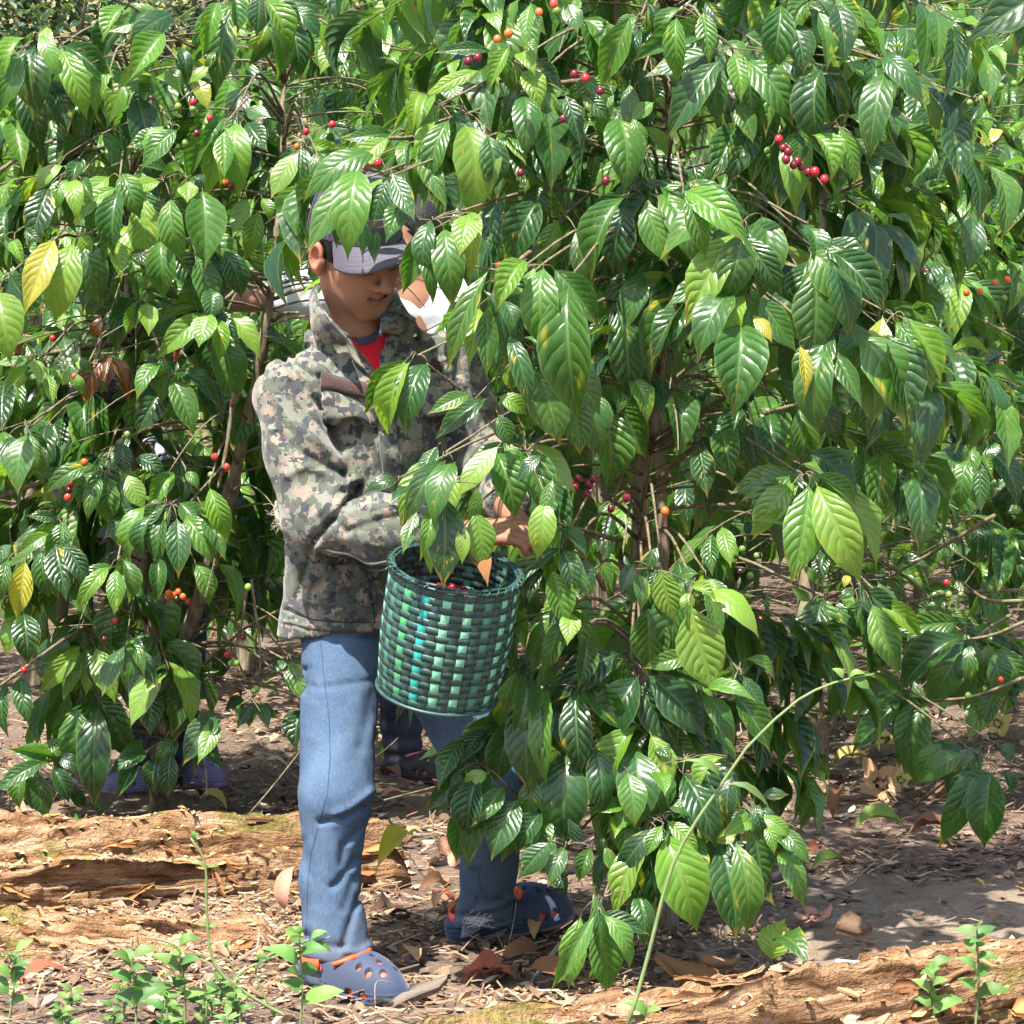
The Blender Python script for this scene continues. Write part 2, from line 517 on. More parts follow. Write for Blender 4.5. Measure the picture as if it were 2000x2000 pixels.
def hand_leaves(zoom, rows, D, r, jitter=.05):
    """rows: base x,y, tip x,y [, width ratio [, colour class]] in the zoom's coordinates"""
    out = []
    for row in rows:
        bx, by = Z(zoom, row[0], row[1]); tx, ty = Z(zoom, row[2], row[3])
        wr = row[4] if len(row) > 4 else .4
        cl = row[5] if len(row) > 5 else 'g'
        d = D + r.uniform(-jitter, jitter)
        B = P(bx, by, d); T = P(tx, ty, d - r.uniform(-.02, .05))
        T = B + (T - B) * 1.16; B = B + (B - T) * .05; L = np.linalg.norm(T - B)
        side = np.array([T[0] - B[0], 0, 0])
        N = nrm(np.array([0, -1.0, .35]) + nrm(side + 1e-6) * r.uniform(-.1, .4) + np.array([r.uniform(-.25, .25), 0, r.uniform(-.1, .15)]))
        W = max(L * wr, .03) * r.uniform(.98, 1.12)
        c = {'g': lambda: rgreen(r, .22, 0), 'd': lambda: rgreen(r, 0, 0), 'y': lambda: r.choice(YOUNG), 'Y': lambda: r.choice(YELLOW),
             'b': lambda: (.13, .045, .015)}[cl]()
        out.append((Leaf(B, T, N, W, c, r.randrange(16), 1e3 + L), B, T))
        # the partner leaves of the same node, behind it
        for _ in range(2):
            if r.random() < .25 or cl in 'bY': continue
            a = r.choice((-1, 1)) * r.uniform(.25, .75); q = T - B
            q2 = np.array([q[0] * math.cos(a) - q[2] * math.sin(a), q[1], q[0] * math.sin(a) + q[2] * math.cos(a)]) * r.uniform(.7, .98)
            B2 = B + np.array([r.gauss(0, .02), r.uniform(.03, .12), r.gauss(.012, .02)]); T2 = B2 + q2
            if any(in_rects(proj(x), [(470, 400, 900, 1260), (900, 960, 1060, 1120), (560, 1200, 770, 2000), (850, 1560, 1010, 1900)]) for x in ((B2 + T2) / 2, T2)): continue
            if proj(T2)[1] > 1600 and proj(T2)[0] < 560: continue
            out.append((Leaf(B2, T2, nrm(N + np.array([r.gauss(0, .3), 0, r.gauss(0, .25)])), W * r.uniform(.75, .98), rgreen(r, .08, .01), r.randrange(16), 1e2 + L), B2, T2))
    return out

def cluster_twigs(hl, anchor_fn, r, rad=.0028, gap=.09):
    """join leaf bases into sprays and run a twig from the stem to each spray"""
    pts = [h[1] for h in hl]; used = [False] * len(pts); out = []
    for i in range(len(pts)):
        if used[i]: continue
        g = [i]; used[i] = True; q = [i]
        while q:
            a = q.pop()
            for j in range(len(pts)):
                if not used[j] and np.linalg.norm(pts[a] - pts[j]) < gap and len(g) < 8:
                    used[j] = True; g.append(j); q.append(j)
        C = np.mean([pts[j] for j in g], 0) + np.array([0, .015, .006])
        A = np.asarray(anchor_fn(C))
        mid = (A + C) / 2 + np.array([0, 0, .06 + .05 * r.random()])
        path = spline([A, mid, C], 9)
        ps = [(path, np.linspace(rad * 1.9, rad * .8, 9))]
        for j in g:
            ps.append((spline([C, (C + pts[j]) / 2 + np.array([0, .0, .008]), pts[j]], 4), [rad * .7, rad * .5, rad * .45, rad * .4]))
        out.append(ps)
    return out

def fill_branches(root, r, stem_fn, z0, z1, dz, Lfn, az_ok=None, leaf_len=(.11, .18), keep=None, start=.3, step=.055, droop=.5, young=.1, extra_tip=3, thick=.0034, twig_obj=True, dens=1.0):
    """plagiotropic coffee branches with opposite leaf pairs; returns leaves"""
    leaves, paths = [], []
    z = z0; az = r.uniform(0, 6.28)
    while z < z1:
        az += 1.57 + r.uniform(-.3, .3)
        for s in (0, math.pi):
            a = az + s
            if az_ok and not az_ok(a, z): continue
            L = Lfn(z) * r.uniform(.75, 1.15)
            if L < .12: continue
            S = np.asarray(stem_fn(z)); d = np.array([math.cos(a), math.sin(a), 0])
            sd = np.array([-d[1], d[0], 0])
            sw = r.uniform(-.15, .15)
            n = 12; t = np.linspace(0, 1, n)
            path = S + np.outer(t * L, d) + np.outer(sw * L * t ** 2, sd) + np.outer(L * (.32 * t - droop * r.uniform(.7, 1.2) * t ** 2), [0, 0, 1.])
            paths.append((path, np.linspace(thick, thick * .4, n)))
            # leaves stand in drooping tiers: a dense spray at the end, sometimes a second one half-way
            nodes = [1 - (q_ + r.uniform(-.3, .3)) * step * .55 / L for q_ in range(int(r.uniform(3, 6)))]
            if L > .3 and r.random() < .75:
                m0 = r.uniform(.45, .62); nodes += [m0 - q_ * step * .6 / L for q_ in range(int(r.uniform(2, 4)))]
            for f in nodes:
                if f < start * .7 or f > 1: continue
                fi = f * (n - 1); i0 = min(int(fi), n - 2); fr = fi - i0
                c = path[i0] * (1 - fr) + path[i0 + 1] * fr
                tang = nrm(path[i0 + 1] - path[i0])
                for sgn in (-1, 1):
                    if r.random() > dens: continue
                    ln = r.uniform(*leaf_len)
                    dr = nrm(sd * sgn * r.uniform(.25, .75) + (tang * .5 + d * .5) * r.uniform(.05, .5) + np.array([0, 0, -1]) * r.uniform(.75, 1.35))
                    T = c + dr * ln
                    N = nrm(d * .65 + sd * sgn * .3 + np.array([0, 0, .6]) + np.array([r.uniform(-.25, .25) for _ in range(3)]))
                    leaves.append((c, T, N, ln * r.uniform(.33, .43), rgreen(r, young + .1 * (f > .85))))
            c = path[-1]
            for q in range(extra_tip):
                ang = r.uniform(0, 6.28); ln = r.uniform(.06, .13)
                dr = nrm(d * .6 + sd * math.cos(ang) * .6 + np.array([0, 0, r.uniform(-.9, .25)]))
                leaves.append((c, c + dr * ln, nrm(d * .3 + np.array([0, 0, 1.]) + np.array([r.uniform(-.3, .3) for _ in range(3)])), ln * .38, rgreen(r, .6)))
        z += dz * r.uniform(.8, 1.2)
    out = []
    for B, T, N, W, c in leaves:
        m = (B + T) / 2
        if keep is not None and keep(B, m, T): continue
        pm = _proj1(m); L = np.linalg.norm(T - B)
        on = -60 < pm[0] < 2060 and -60 < pm[1] < 2060
        pri = (L / max(m[1], 1) * 3 + (8 - m[1]) * .02 * 3) if on else -5
        out.append(Leaf(B, T, N, W, c, r.randrange(16), pri))
    return out, paths
def add_branch_objs(root, groups, mat=None, name='branch', n=5, maxobj=60):
    """each group of paths is one branch"""
    groups = list(groups)
    for ps in groups[:maxobj]:
        v, f = tubes(ps, n)
        link(name, mesh_np(name, v, f, mat or M_TWIG), root)
    if groups[maxobj:]:
        v, f = tubes([p for g in groups[maxobj:] for p in g], n)
        link('twigs', mesh_np('twigs', v, f, mat or M_TWIG), root, 'stuff')
def stem_obj(root, px, rad, name='stem', knots=True, n=10, mat=None):
    pts = spline(px, 40); rr = np.interp(np.linspace(0, 1, 40), np.linspace(0, 1, len(rad)), rad)
    if knots: rr = rr * (1 + .07 * np.sin(np.arange(40) * 1.9) + .05 * np.sin(np.arange(40) * .7))
    v, f = tubes([(pts, rr)], n)
    v = v + .004 * fbm(v * 45, 3)[:, None] * np.array([1, 1, 0])
    link(name, mesh_np(name, v, f, mat or M_BARK), root)
    return pts
def at_z(pts):
    zz = np.maximum.accumulate(pts[:, 2])
    return lambda z: np.array([np.interp(z, zz, pts[:, i]) for i in (0, 1)] + [z])
_s = np.arange(0, 1, .25)
def sphere_mesh(name, mat, nu=8, nv=6, sx=1., sz=1.1):
    a = np.linspace(0, np.pi, nv); b = np.arange(nu) * 2 * np.pi / nu
    A, B = np.meshgrid(a, b, indexing='ij')
    V = np.stack([np.sin(A) * np.cos(B) * sx, np.sin(A) * np.sin(B) * sx, np.cos(A) * sz], -1).reshape(-1, 3)
    return mesh_np(name, V, grid_faces(nv, nu, 0, True), mat, True, None, np.ones((len(V), 4)))
CHERRY_ME = sphere_mesh('cherry', M_CHERRY, 10, 7)
CH = dict(r=(.42, .02, .03), d=(.13, .008, .02), o=(.55, .12, .02), g=(.14, .24, .04), R=(.6, .05, .03), b=(.03, .012, .01))
def cherries(root, zoom, rows, D, r):
    for x, y, c in rows:
        p = P(*Z(zoom, x, y), D + r.uniform(-.03, .03))
        o = bpy.data.objects.new('cherry', CHERRY_ME); col.objects.link(o); o.parent = root
        s = r.uniform(.0078, .0098)
        o.matrix_basis = Matrix.Translation(Vector(p) - parent_off(root)) @ Matrix.Rotation(r.uniform(-.6, .6), 4, 'X') @ Matrix.Diagonal((s, s, s, 1))
        k = r.uniform(.8, 1.15); o.color = (*[q * k for q in CH[c]], 1)
def px_path(zoom, pts, D, D2=None):
    D2 = D if D2 is None else D2; n = len(pts)
    return [P(*Z(zoom, x, y), D + (D2 - D) * i / max(n - 1, 1)) for i, (x, y) in enumerate(pts)]
# ================================================================ the ground
def gz(x, y):
    """height of the ground"""
    x = np.asarray(x, float); y = np.asarray(y, float)
    q = np.stack([x, y, np.zeros_like(x)], -1)
    z = .012 * fbm(q * 1.3, 2) + .010 * fbm(q * 5 + 9, 3) + .007 * fbm(q * 22, 3)
    z = z * np.clip((y - 3) / 3, 0, 1)
    far = np.clip(y - 21, 0, None)
    return z + .55 * far + np.where(far > 0, .4 * fbm(q * .3, 3) * np.clip(far / 3, 0, 1), 0)
def build_ground():
    xs = np.concatenate([np.linspace(-60, -4, 30), np.linspace(-3.9, -1.5, 60), np.linspace(-1.48, 1.48, 190), np.linspace(1.5, 3.9, 60), np.linspace(4, 60, 30)])
    ys = np.concatenate([np.linspace(-30, 5.5, 25), np.linspace(5.6, 9, 200), np.linspace(9.05, 14, 120), np.linspace(14.2, 24, 60), np.linspace(24.5, 90, 70)])
    X, Y = np.meshgrid(xs, ys, indexing='ij')
    V = np.stack([X, Y, gz(X, Y)], -1).reshape(-1, 3)
    m, nt, b = mat_new('soil', .95, .1)
    t = NT(nt)
    co = t.n('TexCoord').outputs['Object']
    big = t.noise(co, 1.1, 4, .55); mid = t.noise(co, 9, 5, .65); fine = t.noise(co, 70, 5, .7)
    c = t.ramp(fine, [(.3, (.045, .030, .022)), (.5, (.13, .092, .068)), (.68, (.27, .205, .155))])
    c = t.mix(t.mapr(big, .4, .62, 0, 1, True), c, t.ramp(mid, [(.3, (.10, .068, .05)), (.55, (.20, .145, .11)), (.75, (.31, .245, .19))]))
    # pale dusty soil on the right, in front
    sx = t.n('SeparateXYZ'); t.l(co, sx.inputs[0])
    dust = t.math('MULTIPLY', t.mapr(t.math('ADD', sx.outputs[0], t.math('MULTIPLY', big, .5)), .6, .95, 0, 1, True), t.mapr(sx.outputs[1], 8.6, 8.0, 0, 1, True))
    c = t.mix(t.math('MULTIPLY', dust, .85), c, t.mix(t.mapr(fine, .35, .65, 0, .75), t.ramp(mid, [(.3, (.24, .185, .135)), (.7, (.40, .32, .245))]), (.17, .125, .088)))
    grass = t.mapr(sx.outputs[1], 19, 23, 0, 1, True)
    c = t.mix(grass, c, t.ramp(mid, [(.35, (.05, .075, .02)), (.6, (.26, .2, .11))]))
    t.l(c, b.inputs['Base Color'])
    t.l(t.bump(t.math('ADD', fine, mid), .8, .02), b.inputs['Normal'])
    o = link('ground', mesh_np('ground', V, grid_faces(len(xs), len(ys))[:, ::-1], m))
    o['kind'] = 'structure'
build_ground()

# ================================================================ rotten logs
def wood_material():
    m, nt, b = mat_new('rotten_wood', .95, .1)
    t = NT(nt)
    uv = t.n('UVMap', uv_map='UVMap').outputs[0]
    co = t.n('TexCoord').outputs['Object']
    mp = t.n('Mapping'); mp.inputs['Scale'].default_value = (1.6, 26, 1); t.l(uv, mp.inputs[0])
    mp2 = t.n('Mapping'); mp2.inputs['Scale'].default_value = (5, 90, 1); t.l(uv, mp2.inputs[0])
    f1 = t.noise(mp.outputs[0], 1.5, 6, .65); f2 = t.noise(mp2.outputs[0], 1.5, 4, .6); lump = t.noise(co, 5, 4); crumb = t.noise(co, 55, 4, .7)
    c = t.ramp(t.math('ADD', t.math('MULTIPLY', f1, .6), t.math('MULTIPLY', f2, .4)),
               [(.37, (.028, .014, .008)), (.445, (.15, .078, .038)), (.505, (.31, .18, .095)), (.58, (.41, .28, .172)), (.68, (.52, .41, .29))])
    c = t.mix(t.mapr(lump, .50, .68, 0, .7, True), c, t.ramp(crumb, [(.3, (.09, .05, .028)), (.5, (.26, .155, .088)), (.7, (.42, .30, .19))]))
    geo = t.n('NewGeometry'); sx = t.n('SeparateXYZ'); t.l(geo.outputs['Normal'], sx.inputs[0])
    moss = t.math('MULTIPLY', t.mapr(t.noise(co, 6, 4), .54, .64, 0, 1, True), t.mapr(sx.outputs[2], .3, .8, 0, 1))
    c = t.mix(t.math('MULTIPLY', moss, .75), c, t.ramp(crumb, [(.3, (.07, .075, .015)), (.7, (.27, .24, .06))]))
    t.l(c, b.inputs['Base Color'])
    t.l(t.bump(t.math('ADD', t.math('MULTIPLY', f1, 1.), t.math('ADD', f2, crumb)), 1.0, .02), b.inputs['Normal'])
    return m
M_WOOD = wood_material()
def chip_mesh(seed):
    r = np.random.default_rng(seed)
    n = 5; u = np.linspace(0, 1, n); w = np.array([.25, .9, 1, .8, .15]) * (1 + .25 * r.standard_normal(n))
    zc = .10 * np.sin(u * 3 + r.uniform(0, 3)); y0 = .08 * r.standard_normal(n)
    top = np.stack([np.repeat(u - .5, 3), np.outer(w, [-.5, 0, .5]).ravel() + np.repeat(y0, 3), (np.repeat(zc, 3) + np.tile([0, .03, 0], n) + .02 * r.standard_normal(15))], -1)
    bot = top - [0, 0, .09]
    f = grid_faces(n, 3)[:, ::-1]
    rim = [(i * 3, (i + 1) * 3) for i in range(n - 1)]
    q = [[a, b_, b_ + 15, a + 15] for a, b_ in rim] + [[a + 2, a + 2 + 15, b_ + 2 + 15, b_ + 2] for a, b_ in rim] + [[0, 15, 16, 1], [1, 16, 17, 2], [12, 13, 28, 27], [13, 14, 29, 28]]
    V = np.concatenate([top, bot])
    return mesh_np('splinter', V, [f, (f + 15)[:, ::-1], np.array(q)], M_WOODCHIP, False, None, np.ones((30, 4)))
CHIPS = [chip_mesh(i) for i in range(8)]
CHIPC = [(.50, .24, .09), (.60, .36, .17), (.34, .16, .07), (.62, .45, .28), (.22, .10, .05), (.46, .30, .18)]
def build_log(name, label, A, B, ra, rb, seed, a0, a1, nchips, chip_len=(.03, .11), lump=.035):
    """a half-buried decayed trunk: A, B ends of the axis"""
    A, B = np.asarray(A, float), np.asarray(B, float)
    d = nrm(B - A); L = np.linalg.norm(B - A)
    up = np.array([0, 0, 1.]); s = nrm(np.cross(d, up)); up = np.cross(s, d)
    nL, nA = int(L / .0065), 130
    u = np.linspace(0, 1, nL); a = np.linspace(a0, a1, nA)
    U, AA = np.meshgrid(u, a, indexing='ij')
    x = U * L
    q = np.stack([x * 2.2, AA * 3.0, np.full_like(x, seed)], -1)
    fib = np.stack([x * 3.5 + .9 * fbm(q, 2), AA * 26, np.full_like(x, seed * 3.1)], -1)
    fib2 = np.stack([x * 11, AA * 70, np.full_like(x, seed * 1.7)], -1)
    f1 = fbm(fib, 3); f2 = fbm(fib2, 2)
    steps = np.floor((fbm(np.stack([x * 1.7, AA * 6, np.full_like(x, seed + 5)], -1), 3) + 1) * 4) / 4     # torn layers
    crumb = fbm(np.stack([x * 26, AA * 9, np.full_like(x, seed + 2.)], -1), 3)
    rad = ra + (rb - ra) * U + lump * fbm(q, 3) + .026 * f1 + .011 * f2 + .030 * (steps - 1) + .006 * crumb
    endf = np.clip(np.minimum(x, L - x) / .06, 0, 1) ** .5
    rad = rad * (.55 + .45 * endf)
    V = A + x[..., None] * d + rad[..., None] * (np.cos(AA)[..., None] * s + np.sin(AA)[..., None] * up)
    uv = np.stack([x, AA / 3.0], -1).reshape(-1, 2)
    f = grid_faces(nL, nA)
    root = empty(name, (A[0], A[1], 0), label, 'log')
    me = mesh_np('decayed_trunk', V.reshape(-1, 3), f, M_WOOD, True, uv)
    link('trunk', me, root)
    r = random.Random(seed)
    for i in range(nchips):
        iu, ia = r.randrange(4, nL - 4), r.randrange(18, nA - 18)
        p = V[iu, ia]; n_ = nrm(np.cross(V[iu, ia + 2] - V[iu, ia - 2], V[iu + 2, ia] - V[iu - 2, ia]))
        rd = nrm(V[iu, ia] - (A + u[iu] * L * d))
        if np.dot(n_, rd) < 0: n_ = -n_
        n_ = nrm(n_ + .6 * rd)
        ln = r.uniform(*chip_len) * (1 if r.random() < .85 else 1.5); ang = r.gauss(0, .55)
        xx = nrm(d * math.cos(ang) + np.cross(n_, d) * math.sin(ang)); xx = nrm(xx - n_ * np.dot(xx, n_) + n_ * r.uniform(-.08, .3))
        zz = nrm(n_ - xx * np.dot(n_, xx)); yy = np.cross(zz, xx)
        W = ln * r.uniform(.16, .4)
        M = np.eye(4); M[:3, 0] = xx * ln; M[:3, 1] = yy * W; M[:3, 2] = zz * ln * .8; M[:3, 3] = p + n_ * .004
        o = link('splinter', CHIPS[r.randrange(8)], root, None, Matrix(M.tolist()))
        c = r.choice(CHIPC); k = r.uniform(.6, 1.05); o.color = (*[v * k for v in c], 1)
    return root
LOG_L = build_log('rotten_log', 'crumbling orange-brown rotten log lying behind the picker\'s right leg', [-2.1, 7.85, -.12], [-.28, 8.42, -.09], .30, .24, 3, R(8), R(180), 240, (.018, .085), .032)
LOG_L2 = build_log('rotten_log', 'low flat slab of pale rotten wood in the left foreground', [-1.9, 7.22, -.20], [-.50, 7.50, -.235], .27, .25, 8, R(20), R(170), 200, (.018, .08), .03)
LOG_R = build_log('rotten_log', 'splintered pale tan rotten log crossing the lower right corner', [-.20, 6.30, -.15], [1.6, 7.16, -.06], .20, .23, 5, R(5), R(180), 230, (.018, .10), .028)
def crumbs():
    r = np.random.default_rng(77); V, Fq, CC, o = [], [], [], 0
    cols = np.array([(.52, .34, .19), (.36, .20, .10), (.44, .33, .22), (.22, .12, .065), (.46, .26, .12)])
    for i in range(5200):
        k = i % 3
        A_, B_ = ([-1.45, 7.0], [-.35, 8.2]) if k < 2 else ([-.1, 6.45], [1.25, 7.25])
        x, y = r.uniform(A_[0], B_[0]), r.uniform(A_[1], B_[1])
        if k == 2 and abs(y - (6.62 + .47 * x)) > .42: continue
        L = r.uniform(.006, .028); W = L * r.uniform(.25, .6); a = r.normal(.2, .9)
        d = np.array([math.cos(a), math.sin(a), r.normal(0, .25)]); s_ = np.array([-d[1], d[0], 0]); u_ = np.array([0, 0, 1.])
        c = np.array([x, y, .004])
        pts = [c - d * L * .5, c + s_ * W * .5, c + d * L * .5, c - s_ * W * .5, c + u_ * W * .5]
        V.append(np.array(pts)); Fq.append(np.array([[0, 3, 4], [3, 2, 4], [2, 1, 4], [1, 0, 4]])[:, ::-1] + o); o += 5
        CC.append(np.tile([*(cols[r.integers(0, 5)] * r.uniform(.6, 1.1)), 1], (5, 1)))
    V = np.concatenate(V)
    # drop them onto whatever lies below: the logs or the soil
    trees = []
    for root in (LOG_L, LOG_L2, LOG_R):
        t_ = [c for c in root.children if c.name.startswith('trunk')][0]
        co = np.empty(len(t_.data.vertices) * 3, np.float32); t_.data.vertices.foreach_get('co', co)
        trees.append(BVHTree.FromPolygons(co.reshape(-1, 3).tolist(), [p.vertices[:] for p in t_.data.polygons]))
    g = gz(V[:, 0], V[:, 1])
    for i in range(0, len(V), 5):
        z = g[i]
        for t_ in trees:
            h = t_.ray_cast(Vector((V[i][0], V[i][1], 1.)), Vector((0, 0, -1)))[0]
            if h is not None: z = max(z, h.z)
        V[i:i + 5, 2] += z
    ob = link('wood_crumbs', mesh_np('wood_crumbs', V, np.concatenate(Fq), M_WOODCHIP, False, None, np.concatenate(CC)))
    tag(ob, 'orange and tan rotten wood crumbs strewn over logs and soil', 'crumbs', None, 'stuff')
crumbs()
# ================================================================ coffee trees
rt = random.Random(21)
def keep_front(B, m, T):
    """the open space in front of the picker, his basket and the bare ground: no foliage grows there"""
    for p in (B, m, T):
        q = _proj1(p)
        if q[1] > 1690 and q[0] > 1480: return True
        if p[1] < 7.75 and in_rects(q, [(440, 350, 960, 1420), (560, 1200, 780, 2000), (850, 1480, 1030, 1900), (940, 960, 1050, 1110), (540, 1600, 1050, 2000)]): return True
        if q[0] < 560 and p[1] < 8.2: return True
        if q[1] > 1640 and q[0] < 1050: return True
        if p[1] < 7.4 and in_rects(q, [(1180, 760, 1420, 1040)]): return True
        if p[2] < .12: return True
        if p[1] < 7.12 and q[1] < 1150: return True      # the outermost sprays are placed one by one
    return False

# ---- the front tree, right of the picker
FT = empty('coffee_tree', G(1290, 1850), 'large leafy coffee tree right of the picker, its sprays hanging over his basket', 'tree')
f_stem = stem_obj(FT, [G(1290, 1850, -.03), P(1270, 1500, 7.58), P(1246, 1200, 7.55), P(1249, 1025, 7.55), P(1262, 880, 7.56), P(1288, 720, 7.57), P(1294, 620, 7.58), P(1300, 300, 7.6), P(1310, 0, 7.62), P(1315, -320, 7.64)],
                  [.028, .024, .020, .019, .017, .015, .013, .010, .007, .004], 'trunk')
f_stem2 = stem_obj(FT, [G(1310, 1845, -.03), P(1300, 1500, 7.72), P(1297, 1200, 7.75), P(1292, 950, 7.76), P(1270, 600, 7.8), P(1220, 200, 7.85), P(1200, -50, 7.9), P(1190, -380, 7.92)], [.018, .016, .014, .012, .010, .008, .006, .004], 'trunk')
fz, fz2 = at_z(f_stem), at_z(f_stem2)
HL = []
# sprays in front of the cap and beside it
HL += hand_leaves('A', [(690,15,445,400,.3),(690,20,640,430,.42,'y'),(610,120,580,390,.22,'d'),(850,50,770,290,.4,'d'),(870,20,980,250,.35,'d'),(930,180,850,370,.45,'d'),(790,330,780,490,.35,'d'),(720,300,710,450,.4,'d'),
    (1030,320,940,630,.3),(1010,420,1080,700,.28,'d'),(1090,290,1060,560,.35),(1150,330,1190,700,.38),(1290,250,1240,450,.5,'y'),(1340,290,1300,570,.25,'Y')], 6.98, rt)
HL += hand_leaves('A', [(1590,500,1450,740,.4,'y'),(1640,530,1580,760,.35,'y'),(1690,540,1700,930,.45,'g'),(1340,750,1290,1030,.3),(1380,740,1380,1080,.32),(1450,720,1530,980,.35),(1690,870,1720,1160,.5,'d'),(1830,640,1870,1260,.38,'d'),(1500,900,1600,1280,.25,'d'),(1400,540,1200,1020,.2,'d'),
    (960,1020,750,1290,.3,'g'),(975,1045,870,1390,.3,'y'),(1060,1060,960,1390,.42,'g'),(1300,1215,1090,1310,.3),(1390,1235,1140,1430,.32),(1440,1320,1500,1480,.5,'d'),
    (1450,1490,1250,1740,.35,'y'),(1470,1480,1550,1640,.4,'y'),(1430,1530,1520,1850,.5),(1580,1520,1690,1880,.4,'g'),(1130,1590,950,1900,.3,'y'),(1200,1600,1110,1900,.4),(1120,1490,1040,1650,.4),(1650,1080,1760,1440,.5,'d'),(1840,1200,1880,1500,.5,'d')], 6.80, rt)
HL += hand_leaves('B', [(1010,70,820,370,.3),(1070,80,975,370,.4),(940,310,890,560,.28,'y'),(1020,240,1010,680,.40),(1190,190,1160,380,.3),(1180,320,1210,600,.45,'y'),(1110,400,1110,590,.2,'y'),(870,330,800,530,.25),(930,430,940,640,.25,'y'),(1560,270,1520,550,.42,'y'),(1600,150,1560,350,.3),(760,170,610,215,.35),(830,200,740,270,.4)], 6.68, rt, .03)
HL += hand_leaves('B', [(1650,530,1310,830,.2),(1650,540,1690,760,.45),(1690,550,1790,770,.3),(1590,640,1650,920,.42,'y'),(1700,880,1680,1030,.55),(1560,640,1450,850,.2,'d')], 6.9, rt)
# low sprays of the trunk
HL += hand_leaves('L', [(860,490,530,730,.42,'d'),(960,610,790,930,.48,'d'),(960,650,1150,950,.5,'d'),(1000,600,1280,910,.42,'d'),(960,880,820,1200,.38,'y'),(1020,920,1090,1240,.4,'y'),(290,590,170,880,.3,'y'),(350,625,280,930,.4),(390,690,370,1170,.38,'d'),(480,690,470,1140,.25,'d'),(620,690,640,1090,.38,'d'),
    (160,910,20,1070,.45,'d'),(80,1070,50,1300,.3,'y'),(140,1090,40,1590,.25),(320,1270,230,1570,.5,'d'),(440,1350,400,1600,.5,'d'),(570,1040,560,1450,.5,'d'),(940,1010,940,1400,.48,'d'),(720,1000,750,1330,.4,'d'),(1200,1150,1350,1490,.42,'d'),(850,1300,730,1340,.35,'y'),(840,1370,830,1470,.3,'y'),(1030,1020,1150,1330,.42,'d'),(900,1250,880,1560,.45,'d')], 6.98, rt)
HL += hand_leaves('L', [(1000,220,1010,540,.5),(1240,220,1360,650,.45,'g'),(1330,170,1570,380,.4),(1240,140,1360,200,.3,'y'),(1230,160,1210,270,.4,'y'),(1240,500,1010,560,.35),(1330,680,1560,740,.3,'d'),(1300,720,1450,960,.35),(1470,700,1640,980,.4,'d'),(1520,610,1630,780,.35,'g'),(940,60,960,240,.4),(1080,20,1150,290,.4),(880,60,930,200,.4)], 6.95, rt)
HL += hand_leaves('L', [(490,1500,330,1680,.45,'g'),(560,1530,480,1720,.45,'g'),(1040,1430,870,1650,.35),(1090,1410,1010,1560,.35,'y'),(1110,1390,1260,1550,.35,'y'),(700,1540,640,1700,.45,'d')], 6.85, rt)
HL += hand_leaves('M', [(60,20,90,250,.5,'d'),(180,20,230,120,.5,'y'),(330,40,470,340,.42,'d'),(560,40,540,240,.4,'d'),(240,310,370,710,.48),(170,290,20,660,.3),(110,330,160,680,.35),(350,310,430,520,.35,'d'),(490,360,560,760,.4,'d'),(570,350,610,730,.33,'d'),(660,280,700,560,.45),(700,230,820,320,.3,'y'),(720,260,750,390,.3,'y'),(780,290,910,440,.3),(760,400,870,630,.38),(640,260,510,320,.4),(580,310,480,350,.25,'Y'),(100,600,130,820,.4,'d')], 6.88, rt)
HL += hand_leaves('C', [(1830,790,1620,1150,.2,'g'),(1850,800,1890,1170,.4,'g'),(1870,800,1990,1050,.35,'y')], 6.72, rt)
# the upper crown
HL += hand_leaves('G', [(610,510,570,700,.3,'y'),(650,520,600,680,.5,'y'),(700,640,590,770,.3,'y'),(770,650,670,970,.38),(840,690,860,1140,.45),(970,730,990,1000,.5,'d'),(600,780,730,1080,.3),(540,760,530,950,.35),(1090,250,990,460,.35,'y'),(1150,300,1220,400,.5,'y'),(1130,470,1070,660,.3),(1200,460,1360,670,.35),(1170,530,1170,820,.42),(1280,560,1310,970,.38,'d'),(1390,510,1460,760,.32),(930,380,660,510,.25),(440,740,250,930,.4),
    (1640,460,1590,720,.3,'y'),(1740,450,1740,700,.35),(1800,370,1830,540,.5),(1870,550,1760,640,.5),(1530,640,1480,930,.25,'d'),(1660,650,1700,1000,.5),(1750,640,1790,840,.4,'d')], 7.15, rt)
HL += hand_leaves('G', [(1720,1070,1560,1460,.35,'g'),(1450,1250,1530,1530,.35,'d'),(1820,1080,1930,1390,.4),(1250,1080,1110,1390,.5,'d'),(1720,1100,1660,1430,.5,'d'),(1830,20,1850,200,.3),(1750,80,1600,430,.35),(1800,170,1740,360,.35),(1400,20,1450,160,.5),(1210,20,1190,230,.3,'y')], 7.1, rt)
HL += hand_leaves('H', [(620,30,570,360,.45),(680,120,740,370,.5),(820,60,860,350,.3,'d'),(920,20,960,310,.4),(200,60,230,310,.35,'d'),(60,100,70,400,.35,'d'),(300,320,40,700,.3),(290,350,290,640,.42),(370,280,400,520,.42,'y'),(430,340,650,640,.42),(560,380,710,610,.3),(380,560,460,750,.45),(850,380,840,750,.48),(780,740,870,960,.5),(930,680,1010,960,.35),(1010,740,1100,1000,.3),(1000,330,1140,450,.4),(1170,320,1370,560,.35),(1190,390,1110,820,.3,'d')], 7.0, rt)
HL += hand_leaves('H', [(110,1040,410,1290,.35),(100,1060,200,1350,.3),(380,1250,140,1700,.35),(410,1260,330,1590,.5),(420,1270,600,1560,.4),(800,1450,780,1870,.5),(880,1410,970,1770,.42),(900,1370,1150,1660,.35),(770,1230,800,1420,.5,'d'),(360,1600,200,1910,.42,'g'),(430,1600,370,1860,.45,'y'),(500,1590,680,1860,.38),(470,1700,560,1830,.2,'Y')], 6.85, rt)
